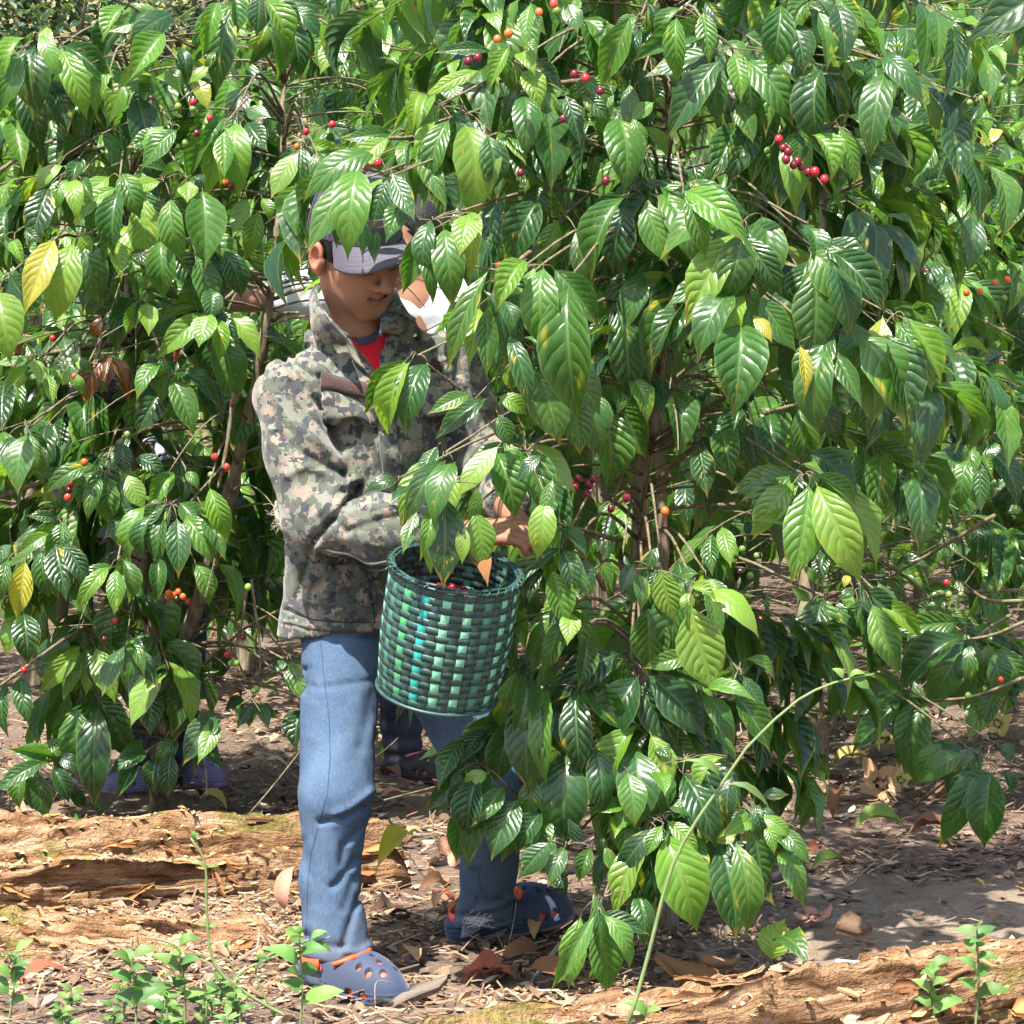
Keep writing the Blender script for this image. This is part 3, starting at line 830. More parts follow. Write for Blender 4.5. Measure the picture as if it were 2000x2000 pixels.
HL += hand_leaves('J', [(150,430,110,950,.5,'g'),(710,590,660,1060,.45,'d'),(720,580,890,910,.35),(880,520,1130,1000,.5),(1120,420,1320,800,.38),(1190,390,1380,760,.3),(1060,480,1180,1000,.4,'d'),(520,560,540,880,.2,'Y')], 6.85, rt)
HL += hand_leaves('J', [(580,1430,480,1980,.4,'y'),(490,1430,260,1740,.4),(630,1440,870,1980,.35,'y'),(620,1380,850,1560,.3),(520,1440,340,1680,.4,'y'),(400,1700,250,1670,.4,'y')], 6.9, rt)
HL += hand_leaves('I', [(150,850,180,1230,.5,'d'),(90,880,80,1180,.5,'d'),(340,330,400,830,.4,'d'),(420,790,510,1030,.42),(230,940,260,1400,.45,'d'),(1150,1060,1200,1330,.5,'d'),(1000,1100,1060,1400,.45,'d'),(850,1180,900,1480,.4,'d'),(1300,1000,1330,1320,.5,'d'),(700,880,720,1220,.42,'d')], 7.2, rt)
f_leaves = [h[0] for h in HL]
def f_anchor(C):
    z = C[2] + (.02 if C[2] > .6 else -.06)
    return fz(min(max(z, .12), 2.2))
HL += hand_leaves('C', [(1160,180,1090,470,.4,'d'),(1340,100,1180,290,.35,'d'),(1420,170,1290,460,.5,'d'),(1200,50,1150,330,.45,'d'),(1540,240,1420,440,.45,'d'),(1250,30,1130,90,.3,'y'),(1100,30,1080,250,.4,'g'),(1500,40,1460,260,.45,'d')], 6.93, rt)
HL += hand_leaves('B', [(1390,1450,1310,1750,.4,'d'),(1560,1330,1480,1780,.38,'d'),(1250,1510,1120,1660,.4,'d'),(1120,1560,1000,1800,.4,'d'),(1660,900,1560,1180,.3,'d'),(1780,1000,1740,1250,.4,'d')], 6.95, rt)
HL += hand_leaves('I', [(100,250,60,520,.4,'d'),(230,200,260,480,.4,'d'),(500,100,420,420,.42,'d'),(700,80,720,330,.45,'d'),(1330,1040,1270,1380,.45,'d'),(1120,950,1060,1250,.42,'d'),(1480,950,1500,1290,.42,'d')], 7.25, rt)
HL += hand_leaves('H', [(2120,-80,1680,190,.36,'d'),(2130,-60,1900,260,.36,'d')], 6.7, rt)
f_leaves = [h[0] for h in HL]
groups = cluster_twigs(HL, f_anchor, rt)
def az_camera(a, z): return True
fl, fp = fill_branches(FT, rt, lambda z: fz(z), 1.0, 2.45, .05, lambda z: .62 if z < 1.9 else .5, None, (.16, .23), keep_front, .3, .075)  # crown top extended above the camera's view to shade the leaves below
f_leaves += fl; groups += [[p] for p in fp]
fl, fp = fill_branches(FT, rt, lambda z: fz2(z), 1.15, 2.5, .065, lambda z: .75, None, (.15, .22), keep_front, .3, .075)  # second stem's unseen top, also added to darken the interior
f_leaves += fl; groups += [[p] for p in fp]
fl, fp = fill_branches(FT, rt, lambda z: fz(z), .24, .78, .055, lambda z: .42, None, (.15, .21), keep_front, .25, .06)
f_leaves += fl; groups += [[p] for p in fp]
hand_br = []
for z_, pts, d1, d2, r1, r2 in [
    ('I', [(580,1190),(900,960),(1350,710)], 7.55, 7.2, .007, .004), ('I', [(540,1460),(870,1170),(1150,1030),(1480,930)], 7.55, 7.1, .007, .004),
    ('I', [(490,1490),(400,1410),(290,1360)], 7.55, 7.4, .006, .004), ('I', [(520,1180),(440,1090),(330,1040)], 7.55, 7.3, .006, .004), ('I', [(600,770),(460,600),(380,520)], 7.57, 7.3, .006, .004),
    ('I', [(460,1660),(340,1560),(240,1500)], 7.55, 7.3, .006, .004), ('I', [(490,1660),(620,1600),(860,1570),(1200,1560)], 7.55, 7.2, .006, .004), ('I', [(360,1790),(200,1740),(0,1690)], 7.5, 6.9, .005, .003),
    ('I', [(490,1030),(400,1300),(280,1650),(240,1932)], 7.4, 7.2, .003, .002), ('I', [(810,870),(860,1000),(865,1200),(820,1500)], 7.3, 7.3, .003, .002),
    ('A', [(1900,130),(1720,360),(1560,490)], 7.5, 7.0, .007, .005), ('A', [(1560,560),(1340,530),(1220,480)], 7.0, 6.98, .003, .002), ('A', [(1240,1190),(1150,1120),(1060,1050)], 6.9, 6.78, .003, .002),
    ('G', [(440,745),(560,740),(700,700),(900,700),(1080,705)], 7.05, 7.45, .004, .006), ('H', [(550,385),(760,400),(940,400)], 7.1, 7.0, .005, .003), ('G', [(760,200),(1000,180),(1180,165)], 7.5, 7.6, .004, .004),
    ('G', [(1340,450),(1500,430),(1600,400)], 7.3, 7.4, .006, .006), ('B', [(1932,480),(1700,410),(1600,390)], 7.5, 7.1, .005, .003), ('B', [(1720,540),(1800,620),(1880,750)], 6.9, 7.2, .003, .005),
    ('L', [(230,1190),(330,1270),(450,1340),(560,1400)], 6.98, 7.3, .003, .005), ('L', [(500,1500),(620,1550),(850,1560),(1000,1570)], 6.85, 7.4, .003, .006)]:
    g = spline(px_path(z_, pts, d1, d2), 14)
    hand_br.append([(g, np.linspace(r1, r2, 14) * (1 + .12 * np.sin(np.arange(14) * 2.3)))])
add_branch_objs(FT, hand_br + groups, maxobj=150)
place_leaves(FT, f_leaves)
cherries(FT, 'H', [(610,750,'r'),(660,820,'d'),(650,860,'d'),(690,890,'d'),(730,900,'d'),(770,930,'d'),(805,925,'r'),(855,965,'r'),(635,800,'d'),(710,870,'d')], 6.93, rt)
cherries(FT, 'I', [(50,1430,'d'),(100,1400,'d'),(190,1400,'d'),(150,1500,'d'),(300,1590,'d'),(400,1520,'d'),(640,1605,'o'),(75,1455,'d'),(20,1400,'d'),(165,1440,'d')], 7.1, rt)
cherries(FT, 'G', [(1025,210,'o'),(1085,180,'o'),(380,880,'r'),(320,900,'r'),(1500,420,'r'),(1330,20,'R'),(1150,930,'d'),(1610,975,'d'),(1380,640,'d'),(1250,65,'o'),(1345,60,'g'),(1440,400,'d'),(1580,490,'d'),(920,310,'d'),(870,330,'d')], 6.97, rt)
cherries(FT, 'A', [(1450,525,'r')], 6.93, rt)

# ---- the left tree
def keep_left(B, m, T):
    for p in (B, m, T):
        q = _proj1(p)
        if in_rects(q, [(465, 505, 600, 640), (600, 500, 880, 650), (430, 1280, 600, 1620), (330, 1500, 600, 1640), (120, 1600, 600, 1700)]) and p[1] < 9.9: return True
        if q[1] > 1620: return True
        if p[1] < 8.85 and q[1] < 1250: return True
        if in_rects(q, [(60, -100, 420, 110)]): return True
        if p[2] < .1: return True
    return False
LT = empty('coffee_tree', G(313, 1612), 'bushy coffee tree with two mossy stems left of the picker, behind the rotten log', 'tree')
l_base = G(313, 1612, -.04)
l1 = stem_obj(LT, [l_base, P(316, 1480, 9.22), P(318, 1370, 9.24), P(300, 1250, 9.26), P(285, 1150, 9.28), P(268, 950, 9.3), P(255, 700, 9.3), P(250, 400, 9.3), P(262, 130, 9.28)], [.036, .031, .031, .027, .025, .02, .016, .01, .005], 'trunk')
l2 = stem_obj(LT, [P(322, 1385, 9.22), P(350, 1290, 9.2), P(385, 1180, 9.15), P(440, 1000, 9.05), P(490, 800, 8.95), P(513, 675, 8.9), P(530, 560, 8.88), P(545, 440, 8.9), P(552, 300, 8.95), P(556, 120, 9.0)], [.026, .024, .021, .018, .016, .015, .013, .011, .008, .005], 'trunk')
lz1, lz2 = at_z(l1), at_z(l2)
HL = []
HL += hand_leaves('D', [(680,30,570,200,.5,'y'),(750,90,560,340,.45),(890,170,720,400,.45,'y'),(140,210,40,410,.4,'y'),(190,260,210,590,.5,'d'),(220,190,310,380,.35,'y'),(330,270,450,600,.35),(620,380,540,590,.5,'y'),(100,300,0,580,.35),(130,450,210,780,.4,'d'),(250,440,350,700,.4,'d'),(730,510,790,850,.45,'d'),(810,420,650,490,.4,'y'),(830,420,970,510,.35,'y'),(1040,430,1110,580,.45,'Y'),(1130,360,1030,440,.4,'y'),(970,270,1000,440,.4),(1170,20,1100,270,.3,'y'),(1250,60,1180,460,.35),(1300,20,1370,150,.4,'y'),(1420,10,1520,280,.4),(1440,150,1480,400,.4,'d'),(1570,130,1610,400,.4),(1560,60,1720,200,.4),(1840,210,1740,380,.45)], 8.75, rt, .12)
HL += hand_leaves('D', [(960,700,790,890,.42),(1190,680,1040,950,.3),(1230,680,1130,1020,.3,'y'),(1280,670,1290,1020,.42,'y'),(1330,660,1430,800,.5),(1610,820,1480,1040,.4,'y'),(1630,820,1620,950,.35,'y'),(1690,830,1740,1030,.45),(1670,790,1820,870,.35,'y'),(1210,700,1210,930,.35),(370,970,280,1150,.4,'y'),(400,980,420,1170,.4,'y'),(440,980,500,1080,.4),(270,1010,170,1300,.4),(640,1020,440,1190,.35,'y'),(650,1030,620,1340,.38),(780,1050,780,1410,.4),(930,1070,990,1370,.4,'d'),(1090,1020,1100,1400,.45,'d'),(870,980,700,1020,.4,'y'),(980,930,870,960,.4,'y'),(1010,980,1010,1080,.7,'y'),(1370,1070,1270,1260,.4,'y'),(1410,1070,1450,1180,.5,'y'),(1400,1130,1330,1370,.35),(1500,1080,1620,1160,.6,'y')], 8.6, rt, .1)
HL += hand_leaves('D', [(300,1290,150,1650,.33,'Y'),(400,1310,310,1690,.45,'y'),(460,1240,470,1400,.4),(550,1290,560,1600,.42),(870,1300,880,1570,.5,'d'),(1060,1380,1120,1680,.45,'d'),(1210,1350,1290,1580,.5,'d'),(0,1580,50,1910,.6),(760,1610,690,1770,.4,'y'),(790,1630,800,1790,.5,'y'),(800,1560,950,1610,.4),(1130,1700,880,1910,.35,'y'),(1140,1690,1080,1850,.6,'y'),(1210,1690,1380,1910,.35,'y'),(1170,1720,1180,1932,.4,'y'),(620,1330,650,1500,.4,'y'),(80,1300,130,1420,.4)], 8.55, rt, .1)
HL += hand_leaves('E', [(1020,500,870,770,.5,'g'),(1070,450,1200,770,.4),(1250,430,1380,720,.4,'d'),(1020,360,880,560,.4,'d'),(1380,200,1460,580,.45,'d'),(600,1000,320,1160,.3),(620,1050,500,1230,.4),(630,1080,560,1320,.35),(690,1080,680,1330,.5),(750,1090,770,1350,.3),(800,1050,900,1250,.5),(170,800,120,1140,.42,'d'),(190,800,260,1080,.35,'d'),(770,850,800,1040,.5,'d'),(1090,1040,950,1240,.4,'y'),(1150,1060,1150,1230,.4),(1170,1040,1240,1140,.4),(1040,400,930,460,.4,'y')], 8.7, rt, .1)
HL += hand_leaves('E', [(920,1260,830,1560,.4),(970,1310,930,1550,.4),(1030,1300,1010,1620,.35),(1110,1330,1120,1660,.4),(1160,1310,1340,1590,.42),(1270,1280,1400,1560,.35),(1320,1140,1420,1420,.4,'y'),(350,1480,410,1800,.42),(270,1520,310,1790,.4),(410,1480,540,1720,.4),(160,1590,110,1920,.35,'Y'),(50,1590,0,1830,.35),(320,1420,130,1540,.35),(690,1640,510,1880,.3,'y'),(730,1640,720,1900,.35,'y'),(770,1590,800,1830,.4),(1000,1580,990,1830,.35),(1230,1620,1300,1850,.5,'d'),(190,370,40,520,.3,'y'),(210,350,250,470,.4,'y'),(260,390,260,560,.5,'y'),(300,420,330,600,.35,'y'),(150,400,110,500,.35,'y'),(470,350,560,370,.3,'y'),(450,390,400,480,.3,'y'),(490,420,520,530,.4,'y')], 8.6, rt, .1)
HL += hand_leaves('F', [(510,520,280,780,.3,'y'),(500,530,420,820,.35,'y'),(540,530,540,800,.35,'y'),(600,530,710,840,.42),(150,320,170,600,.5,'d'),(480,900,480,1280,.5,'d'),(620,900,600,1460,.3,'d'),(960,770,950,1050,.5,'d'),(1060,760,1060,990,.5),(1100,750,1320,850,.4,'d'),(930,1190,710,1320,.35,'d'),(880,1230,750,1450,.3,'d'),(990,1220,960,1410,.5),(1080,1180,1060,1440,.45),(280,1250,0,1420,.3,'d'),(150,1310,130,1520,.45),(230,1300,270,1590,.45),(330,1280,420,1480,.45,'d'),(310,1560,260,1740,.4),(420,1560,450,1740,.4),(470,1560,520,1720,.4,'d'),(1180,1060,1370,1280,.35,'d'),(1580,890,1500,1020,.4),(1600,890,1570,1020,.4),(1620,890,1680,1030,.4),(1800,610,1720,680,.4),(1830,610,1920,850,.5),(1930,920,1880,1160,.5,'d')], 8.95, rt, .06)
def l_anchor(C):
    q = proj(C)
    z = min(max(C[2] + .02, .25), 2.0)
    return lz2(max(z, .5)) if q[0] > 400 else lz1(z)
l_leaves = [h[0] for h in HL]
groups = cluster_twigs(HL, l_anchor, rt)
fl, fp = fill_branches(LT, rt, lambda z: lz1(z), .36, 2.15, .036, lambda z: .60 if z < 1.9 else .4, None, (.14, .21), keep_left, .25, .07)
l_leaves += fl; groups += [[p] for p in fp]
fl, fp = fill_branches(LT, rt, lambda z: lz2(z), .6, 2.1, .05, lambda z: .58, None, (.14, .21), keep_left, .25, .07)
l_leaves += fl; groups += [[p] for p in fp]
hand_br = []
for z_, pts, d1, d2, r1, r2 in [
    ('E', [(0,1190),(400,1050),(570,1000),(850,800),(1100,720),(1330,720)], 8.9, 9.0, .007, .005), ('E', [(1470,540),(1430,850),(1400,1000),(1370,1140)], 8.7, 8.65, .006, .004), ('E', [(1400,1000),(1300,1110),(1200,1220)], 8.66, 8.6, .004, .002),
    ('E', [(0,350),(250,300),(500,260),(800,220)], 8.9, 9.2, .006, .008), ('E', [(300,280),(380,200),(440,90)], 8.9, 8.8, .004, .003), ('E', [(530,440),(600,340),(640,200),(630,50)], 8.85, 9.0, .005, .007),
    ('A', [(210,590),(60,600),(0,680),(-120,760)], 8.9, 8.75, .006, .004), ('A', [(230,620),(340,600),(440,590)], 8.9, 8.6, .006, .005), ('A', [(240,700),(340,660),(450,635)], 8.9, 8.6, .006, .005), ('A', [(230,820),(290,780),(370,775)], 8.9, 8.75, .006, .004), ('A', [(260,430),(300,400),(430,400)], 8.9, 8.6, .005, .004),
    ('F', [(1090,320),(1150,480),(1185,700),(1185,930),(1160,1000)], 9.0, 8.95, .004, .003), ('F', [(1550,180),(1520,380),(1460,580)], 8.8, 8.8, .004, .003), ('F', [(1580,100),(1620,400),(1640,600),(1620,750)], 8.8, 8.8, .004, .002),
    ('F', [(0,770),(150,660),(400,480),(560,400)], 8.7, 9.0, .004, .006), ('F', [(740,250),(800,310),(910,310)], 8.8, 9.0, .004, .004), ('F', [(1330,240),(1500,400),(1640,520),(1780,600)], 9.1, 8.8, .004, .003), ('F', [(1250,700),(1550,740),(1800,790),(1930,870)], 9.1, 8.8, .004, .003),
    ('F', [(1200,720),(1530,420),(1770,290)], 9.2, 8.8, .004, .004), ('F', [(990,760),(780,670),(600,640)], 9.2, 8.9, .006, .004), ('F', [(930,720),(860,560),(760,430)], 9.2, 9.0, .006, .004), ('D', [(670,10),(780,80),(900,180),(1060,260)], 8.7, 8.85, .004, .006), ('D', [(300,960),(400,830),(560,790)], 9.0, 8.9, .007, .005), ('D', [(0,920),(150,820),(300,750)], 8.9, 8.9, .006, .005)]:
    g = spline(px_path(z_, pts, d1, d2), 14)
    hand_br.append([(g, np.linspace(r1, r2, 14) * (1 + .12 * np.sin(np.arange(14) * 2.3)))])
add_branch_objs(LT, hand_br + groups, maxobj=150)
place_leaves(LT, l_leaves)
cherries(LT, 'E', [(330,195,'r'),(1120,260,'d'),(1110,310,'r'),(470,440,'o'),(480,490,'R'),(1350,940,'R'),(1425,1005,'R'),(1325,1055,'g'),(425,1195,'R'),(435,1150,'d'),(440,1110,'r'),(530,975,'o'),(1345,35,'R'),(1060,1800,'o'),(1090,1810,'o'),(1110,1840,'b'),(1050,1835,'o'),(1150,1820,'o'),(1180,1850,'r'),(1030,1850,'b'),(1120,1790,'o'),(1560,1760,'g'),(800,800,'g'),(1460,610,'d'),(790,1360,'R')], 8.62, rt)
cherries(LT, 'F', [(150,670,'r'),(725,360,'r'),(1430,575,'r'),(1530,465,'d'),(1560,150,'g'),(1450,630,'g'),(1485,625,'g'),(655,480,'d'),(1600,800,'g'),(1615,790,'g')], 8.75, rt)
cherries(LT, 'D', [(1040,550,'r'),(1130,635,'r'),(1040,585,'g'),(1050,600,'g'),(960,575,'g'),(1790,670,'r'),(1650,710,'r'),(1215,980,'o'),(1245,1005,'d'),(1600,790,'o'),(1555,1370,'o'),(1000,770,'g'),(1060,720,'d')], 8.5, rt)
# the dead brown leaves hanging in it
DEAD = [h[0] for h in hand_leaves('E', [(680,320,560,570,.4,'b'),(690,310,640,520,.4,'b'),(700,310,790,500,.35,'b'),(730,330,800,580,.3,'b'),(640,60,600,180,.4,'b')], 8.75, rt)]
place_leaves(LT, DEAD, name='dead_leaf')

# ---- the right tree, further back
def keep_right(B, m, T):
    for p in (B, m, T):
        q = _proj1(p)
        if q[1] > 1560: return True
        if in_rects(q, [(1500, 1350, 1680, 1560), (1700, 1020, 1880, 1180), (1430, 1120, 1520, 1500)]): return True
        if p[2] < .15: return True
    return False
RT = empty('coffee_tree', G(1592, 1530), 'coffee tree with bare grey trunk behind the tall arching weed stem', 'tree')
r1 = stem_obj(RT, [G(1592, 1530, -.04), P(1590, 1400, 10.02), P(1575, 1250, 10.05), P(1580, 1000, 10.1), P(1600, 600, 10.1), P(1620, 200, 10.1), P(1625, -50, 10.1)], [.045, .04, .034, .026, .018, .011, .006], 'trunk')
rz1 = at_z(r1)
HL = []
HL += hand_leaves('K', [(660,560,530,1030,.45),(760,560,810,840,.45),(890,590,920,1020,.45),(970,570,1130,980,.38),(1000,560,1260,780,.3,'y'),(860,500,780,550,.4),(1160,1150,720,1280,.35),(1170,1190,890,1480,.35),(1240,1190,1180,1560,.5),(1310,1200,1270,1660,.35),(1530,800,1190,1100,.4),(1540,830,1330,1180,.4),(1650,810,1620,980,.5),(1600,830,1560,1110,.35,'d'),(1720,880,1780,1160,.42,'d'),(650,840,620,1080,.4,'d'),(590,560,480,480,.3,'y')], 9.3, rt, .1)
HL += hand_leaves('K', [(680,250,640,460,.4),(730,230,850,390,.4),(1120,400,1320,540,.35,'d'),(1090,420,1180,600,.3,'d'),(1430,540,1330,780,.35,'d'),(1300,600,1250,760,.4,'d'),(1420,600,1660,740,.3)], 9.8, rt, .1)
HL += hand_leaves('J', [(1530,1270,1250,1490,.4),(1590,1280,1540,1570,.42),(1660,1290,1660,1580,.35),(1480,850,1280,1130,.25),(1540,860,1430,1160,.3,'y'),(1640,980,1470,1060,.35,'y'),(1600,750,1440,810,.35),(1660,740,1860,820,.35),(1840,880,1640,950,.2,'Y')], 9.1, rt, .1)
HL += hand_leaves('H', [(1340,720,1290,940,.45),(1400,690,1170,790,.3),(1470,770,1360,1000,.4),(1130,930,1230,1110,.42),(1260,990,1290,1300,.35),(1320,980,1390,1260,.3),(1380,1000,1490,1200,.3),(1560,480,1340,650,.3),(1700,570,1590,780,.3),(1730,590,1720,730,.3),(1760,830,1600,1020,.35,'d'),(1820,830,1700,1020,.3,'d'),(1660,1050,1500,1220,.35),(1900,1050,1850,1230,.5),(1830,700,1700,790,.4,'Y')], 8.9, rt, .1)
HL += hand_leaves('M', [(1700,20,1550,330,.35),(1780,20,1750,330,.45),(1830,10,1860,110,.5,'d'),(1640,-60,1450,60,.4,'d')], 8.4, rt, .05)
r_leaves = [h[0] for h in HL]
groups = cluster_twigs(HL, lambda C: rz1(min(max(C[2], .3), 2.1)), rt)
fl, fp = fill_branches(RT, rt, lambda z: rz1(z), .36, 2.2, .042, lambda z: .8 if z < 2 else .5, None, (.13, .2), keep_right, .25, .07)
r_leaves += fl; groups += [[p] for p in fp]
hand_br = []
for z_, pts, d1, d2, r1_, r2_ in [
    ('K', [(0,240),(250,330),(450,430),(670,530)], 9.8, 9.3, .006, .004), ('K', [(1100,400),(1400,230),(1750,20)], 9.4, 9.2, .004, .007), ('K', [(900,300),(1100,200),(1350,180)], 9.6, 9.6, .004, .005), ('K', [(1210,570),(1500,510),(1932,490)], 9.4, 9.4, .003, .006), ('K', [(1540,440),(1700,550),(1932,560)], 9.2, 9.2, .004, .006),
    ('K', [(1640,790),(1740,710),(1860,640)], 9.2, 9.3, .004, .006), ('K', [(1600,800),(1750,770),(1940,690)], 9.2, 9.1, .004, .006), ('K', [(1310,1190),(1620,1160),(1940,1040)], 9.2, 9.0, .004, .006), ('K', [(1230,1860),(1400,1720),(1560,1580)], 8.9, 8.6, .005, .004), ('K', [(640,80),(760,200),(980,470)], 9.7, 9.4, .004, .003), ('J', [(780,1250),(830,1400),(850,1560)], 9.5, 9.4, .005, .004),
    ('J', [(200,1860),(350,1760),(440,1690)], 9.4, 9.3, .003, .003), ('K', [(870,370),(930,430),(980,480)], 9.3, 9.2, .003, .003)]:
    g = spline(px_path(z_, pts, d1, d2), 14)
    hand_br.append([(g, np.linspace(r1_, r2_, 14) * (1 + .12 * np.sin(np.arange(14) * 2.3)))])
add_branch_objs(RT, hand_br + groups, maxobj=100)
place_leaves(RT, r_leaves)
cherries(RT, 'K', [(275,675,'r'),(1785,1055,'R'),(1580,1155,'g'),(160,235,'g'),(250,275,'g'),(150,375,'b'),(210,400,'g'),(1460,520,'g'),(1535,520,'g'),(1445,445,'r')], 9.0, rt)
cherries(RT, 'H', [(1640,555,'g'),(1720,510,'g'),(1700,530,'g'),(1810,465,'g'),(1880,450,'g'),(1020,40,'g'),(1050,70,'g'),(1015,85,'g'),(1040,100,'g'),(1360,1450,'r'),(1840,1505,'o'),(450,130,'o'),(480,120,'g')], 8.9, rt)
cherries(RT, 'J', [(1200,205,'g'),(1260,80,'r'),(1290,85,'r'),(1275,1050,'r'),(1265,985,'g'),(1655,225,'o'),(1570,230,'o'),(1810,265,'g'),(1750,165,'o'),(1830,150,'o')], 9.0, rt)

# ---- the trees of the rows behind
BACK = [  # base pixel x, depth, height, reach, fill start height, label
    (820, 11.6, 2.5, .95, .26, 'coffee tree directly behind the white-shirted picker'),
    (1800, 12.6, 2.6, .9, .26, 'coffee tree with dark thin trunk standing on bright litter at the right'),
    (1180, 11.2, 2.45, .9, .26, 'coffee tree behind the large front one, glimpsed through its branches'),
    (60, 12.2, 2.25, .95, .26, 'coffee tree at the left edge behind the bushy two-stemmed one'),
    (480, 12.8, 2.5, .95, .26, 'coffee tree in the back row between the picker and the left tree'),
    (2120, 10.8, 2.3, .95, .26, 'coffee tree reaching in from the right edge of the picture'),
    (1420, 14.0, 2.8, 1.0, .26, 'far coffee tree behind the bare grey trunk'),
    (960, 15.0, 3.0, 1.0, .26, 'far coffee tree above and behind the picker'),
    (1950, 15.5, 3.1, 1.0, .26, 'far coffee tree in the upper right corner'),
    (640, 16.5, 3.2, 1.0, .26, 'far coffee tree behind the picker\'s cap'),
    (1650, 17.5, 3.5, 1.1, .26, 'farthest coffee tree of the right-hand back row'),
    (250, 15.0, 2.35, .9, .26, 'far coffee tree low behind the left crown'),
]
def keep_back(B, m, T):
    for p in (B, m, T):
        q = _proj1(p)
        if in_rects(q, [(0, -200, 420, 130)]): return True
        if p[1] < 12 and in_rects(q, [(1690, 1020, 1900, 1200)]): return True
        if p[2] < .2: return True
    return False
for bx, d, H, reach, zs, lab in BACK:
    r = random.Random(int(bx * 7 + d * 10))
    b = P(bx, 1000, d); b[2] = float(gz(b[0], b[1])) - .03
    root = empty('coffee_tree', b, lab, 'tree', 'coffee trees of the rows behind')
    lean = r.uniform(-.08, .08)
    pts = stem_obj(root, [b, b + [lean * .3, 0, H * .3], b + [lean, .05, H * .65], b + [lean * 1.3, .08, H]], [.04, .032, .02, .006], 'trunk')
    zf = at_z(pts)
    lv, ps = fill_branches(root, r, zf, zs, H, .055, lambda z: reach * (1 - .35 * max(0, (z - H * .6) / (H * .4))), None, (.13, .2) if d < 13 else (.15, .22), keep_back, .22, .07 if d < 13 else .09, .5, .14)
    add_branch_objs(root, [[p] for p in ps], maxobj=0)
    nobj = 120 if d < 13 else 40
    place_leaves(root, lv, nobj)

# ---- small-leaved dark bushes on the slope, top left
US2 = np.array([0, .3, .65, 1.0]); HW2 = np.array([.1, .9, .8, .05])
SM_T = [leaf_template(.5, .1, .02, i, 0, .1, US2, HW2) for i in range(4)]
SM_ME = [mesh_np('leaf', v, f, M_LEAF, True, uv, np.tile([1., 1, 1, 0], (len(v), 1))) for v, f, uv in SM_T]
def shrub(px, d, H, Rr, n, lab, cols, leaf=(.05, .09)):
    r = random.Random(int(px * 3 + d * 7))
    b = P(px, 500, d); b[2] = float(gz(b[0], b[1]))
    root = empty('shrub', b, lab, 'shrub', 'dark shrubs on the slope behind')
    lim = []
    for i in range(9):
        a = r.uniform(0, 6.28); e = r.uniform(.3, 1.2)
        tip = b + np.array([math.cos(a) * math.cos(e) * Rr, math.sin(a) * math.cos(e) * Rr, H * (.45 + .5 * math.sin(e))])
        lim.append((spline([b, (b + tip) / 2 + [0, 0, H * .15], tip], 10), np.linspace(.035, .006, 10)))
        main = lim[-1][0]
        for k in range(4):
            c = main[5 + k]
            lim.append((spline([c, c + np.array([r.uniform(-.4, .4), r.uniform(-.4, .4), r.uniform(.0, .4)])], 5), np.linspace(.01, .003, 5)))
    v, f = tubes(lim, 5); link('limbs', mesh_np('limbs', v, f, M_BARK), root)
    ends = [p[0][-1] for p in lim] + [p[0][len(p[0]) // 2] for p in lim]
    lv = []
    for i in range(n):
        c = ends[r.randrange(len(ends))] + np.array([r.gauss(0, .3), r.gauss(0, .25), r.gauss(0, .3)])
        dr = nrm([r.gauss(0, 1), r.gauss(0, 1), r.gauss(-.2, .6)]); ln = r.uniform(*leaf)
        cc = r.choice(cols); k = r.uniform(.7, 1.3)
        lv.append(Leaf(c, c + dr * ln, nrm([r.gauss(0, .6), -.5 + r.gauss(0, .5), 1]), ln * .5, tuple(x * k for x in cc), r.randrange(4), 0))
    place_leaves(root, lv, 0, SM_T, SM_ME)
DK = [(.02, .05, .022), (.03, .07, .03), (.045, .085, .035), (.025, .06, .03)]
shrub(60, 18.5, 4.3, 1.4, 5200, 'dense dark green small-leaved shrub in the top left corner', DK)
shrub(270, 19.0, 4.4, 1.4, 4600, 'dark shrub with bare grey twigs left of the upper coffee leaves', DK)
shrub(480, 20.0, 4.2, 1.2, 1800, 'sparse dark shrub against the dry pale slope', DK)
shrub(-230, 19.5, 4.2, 1.5, 2500, 'dark shrub cut off by the left edge of the picture', DK)
for i, (px, d, H) in enumerate([(760, 21, 3.6), (1150, 22, 4.0), (1550, 21.5, 3.9), (1950, 21, 3.8), (2300, 20.5, 3.8)]):
    shrub(px, d, H, 1.6, 3200, ['broad green shrub closing the view above the cap', 'broad green shrub closing the view at the top centre', 'broad green shrub behind the upper right crown', 'broad green shrub behind the top right corner leaves', 'green shrub just beyond the right edge of the picture'][i], GREENS[1:] + YOUNG[:1], (.09, .15))
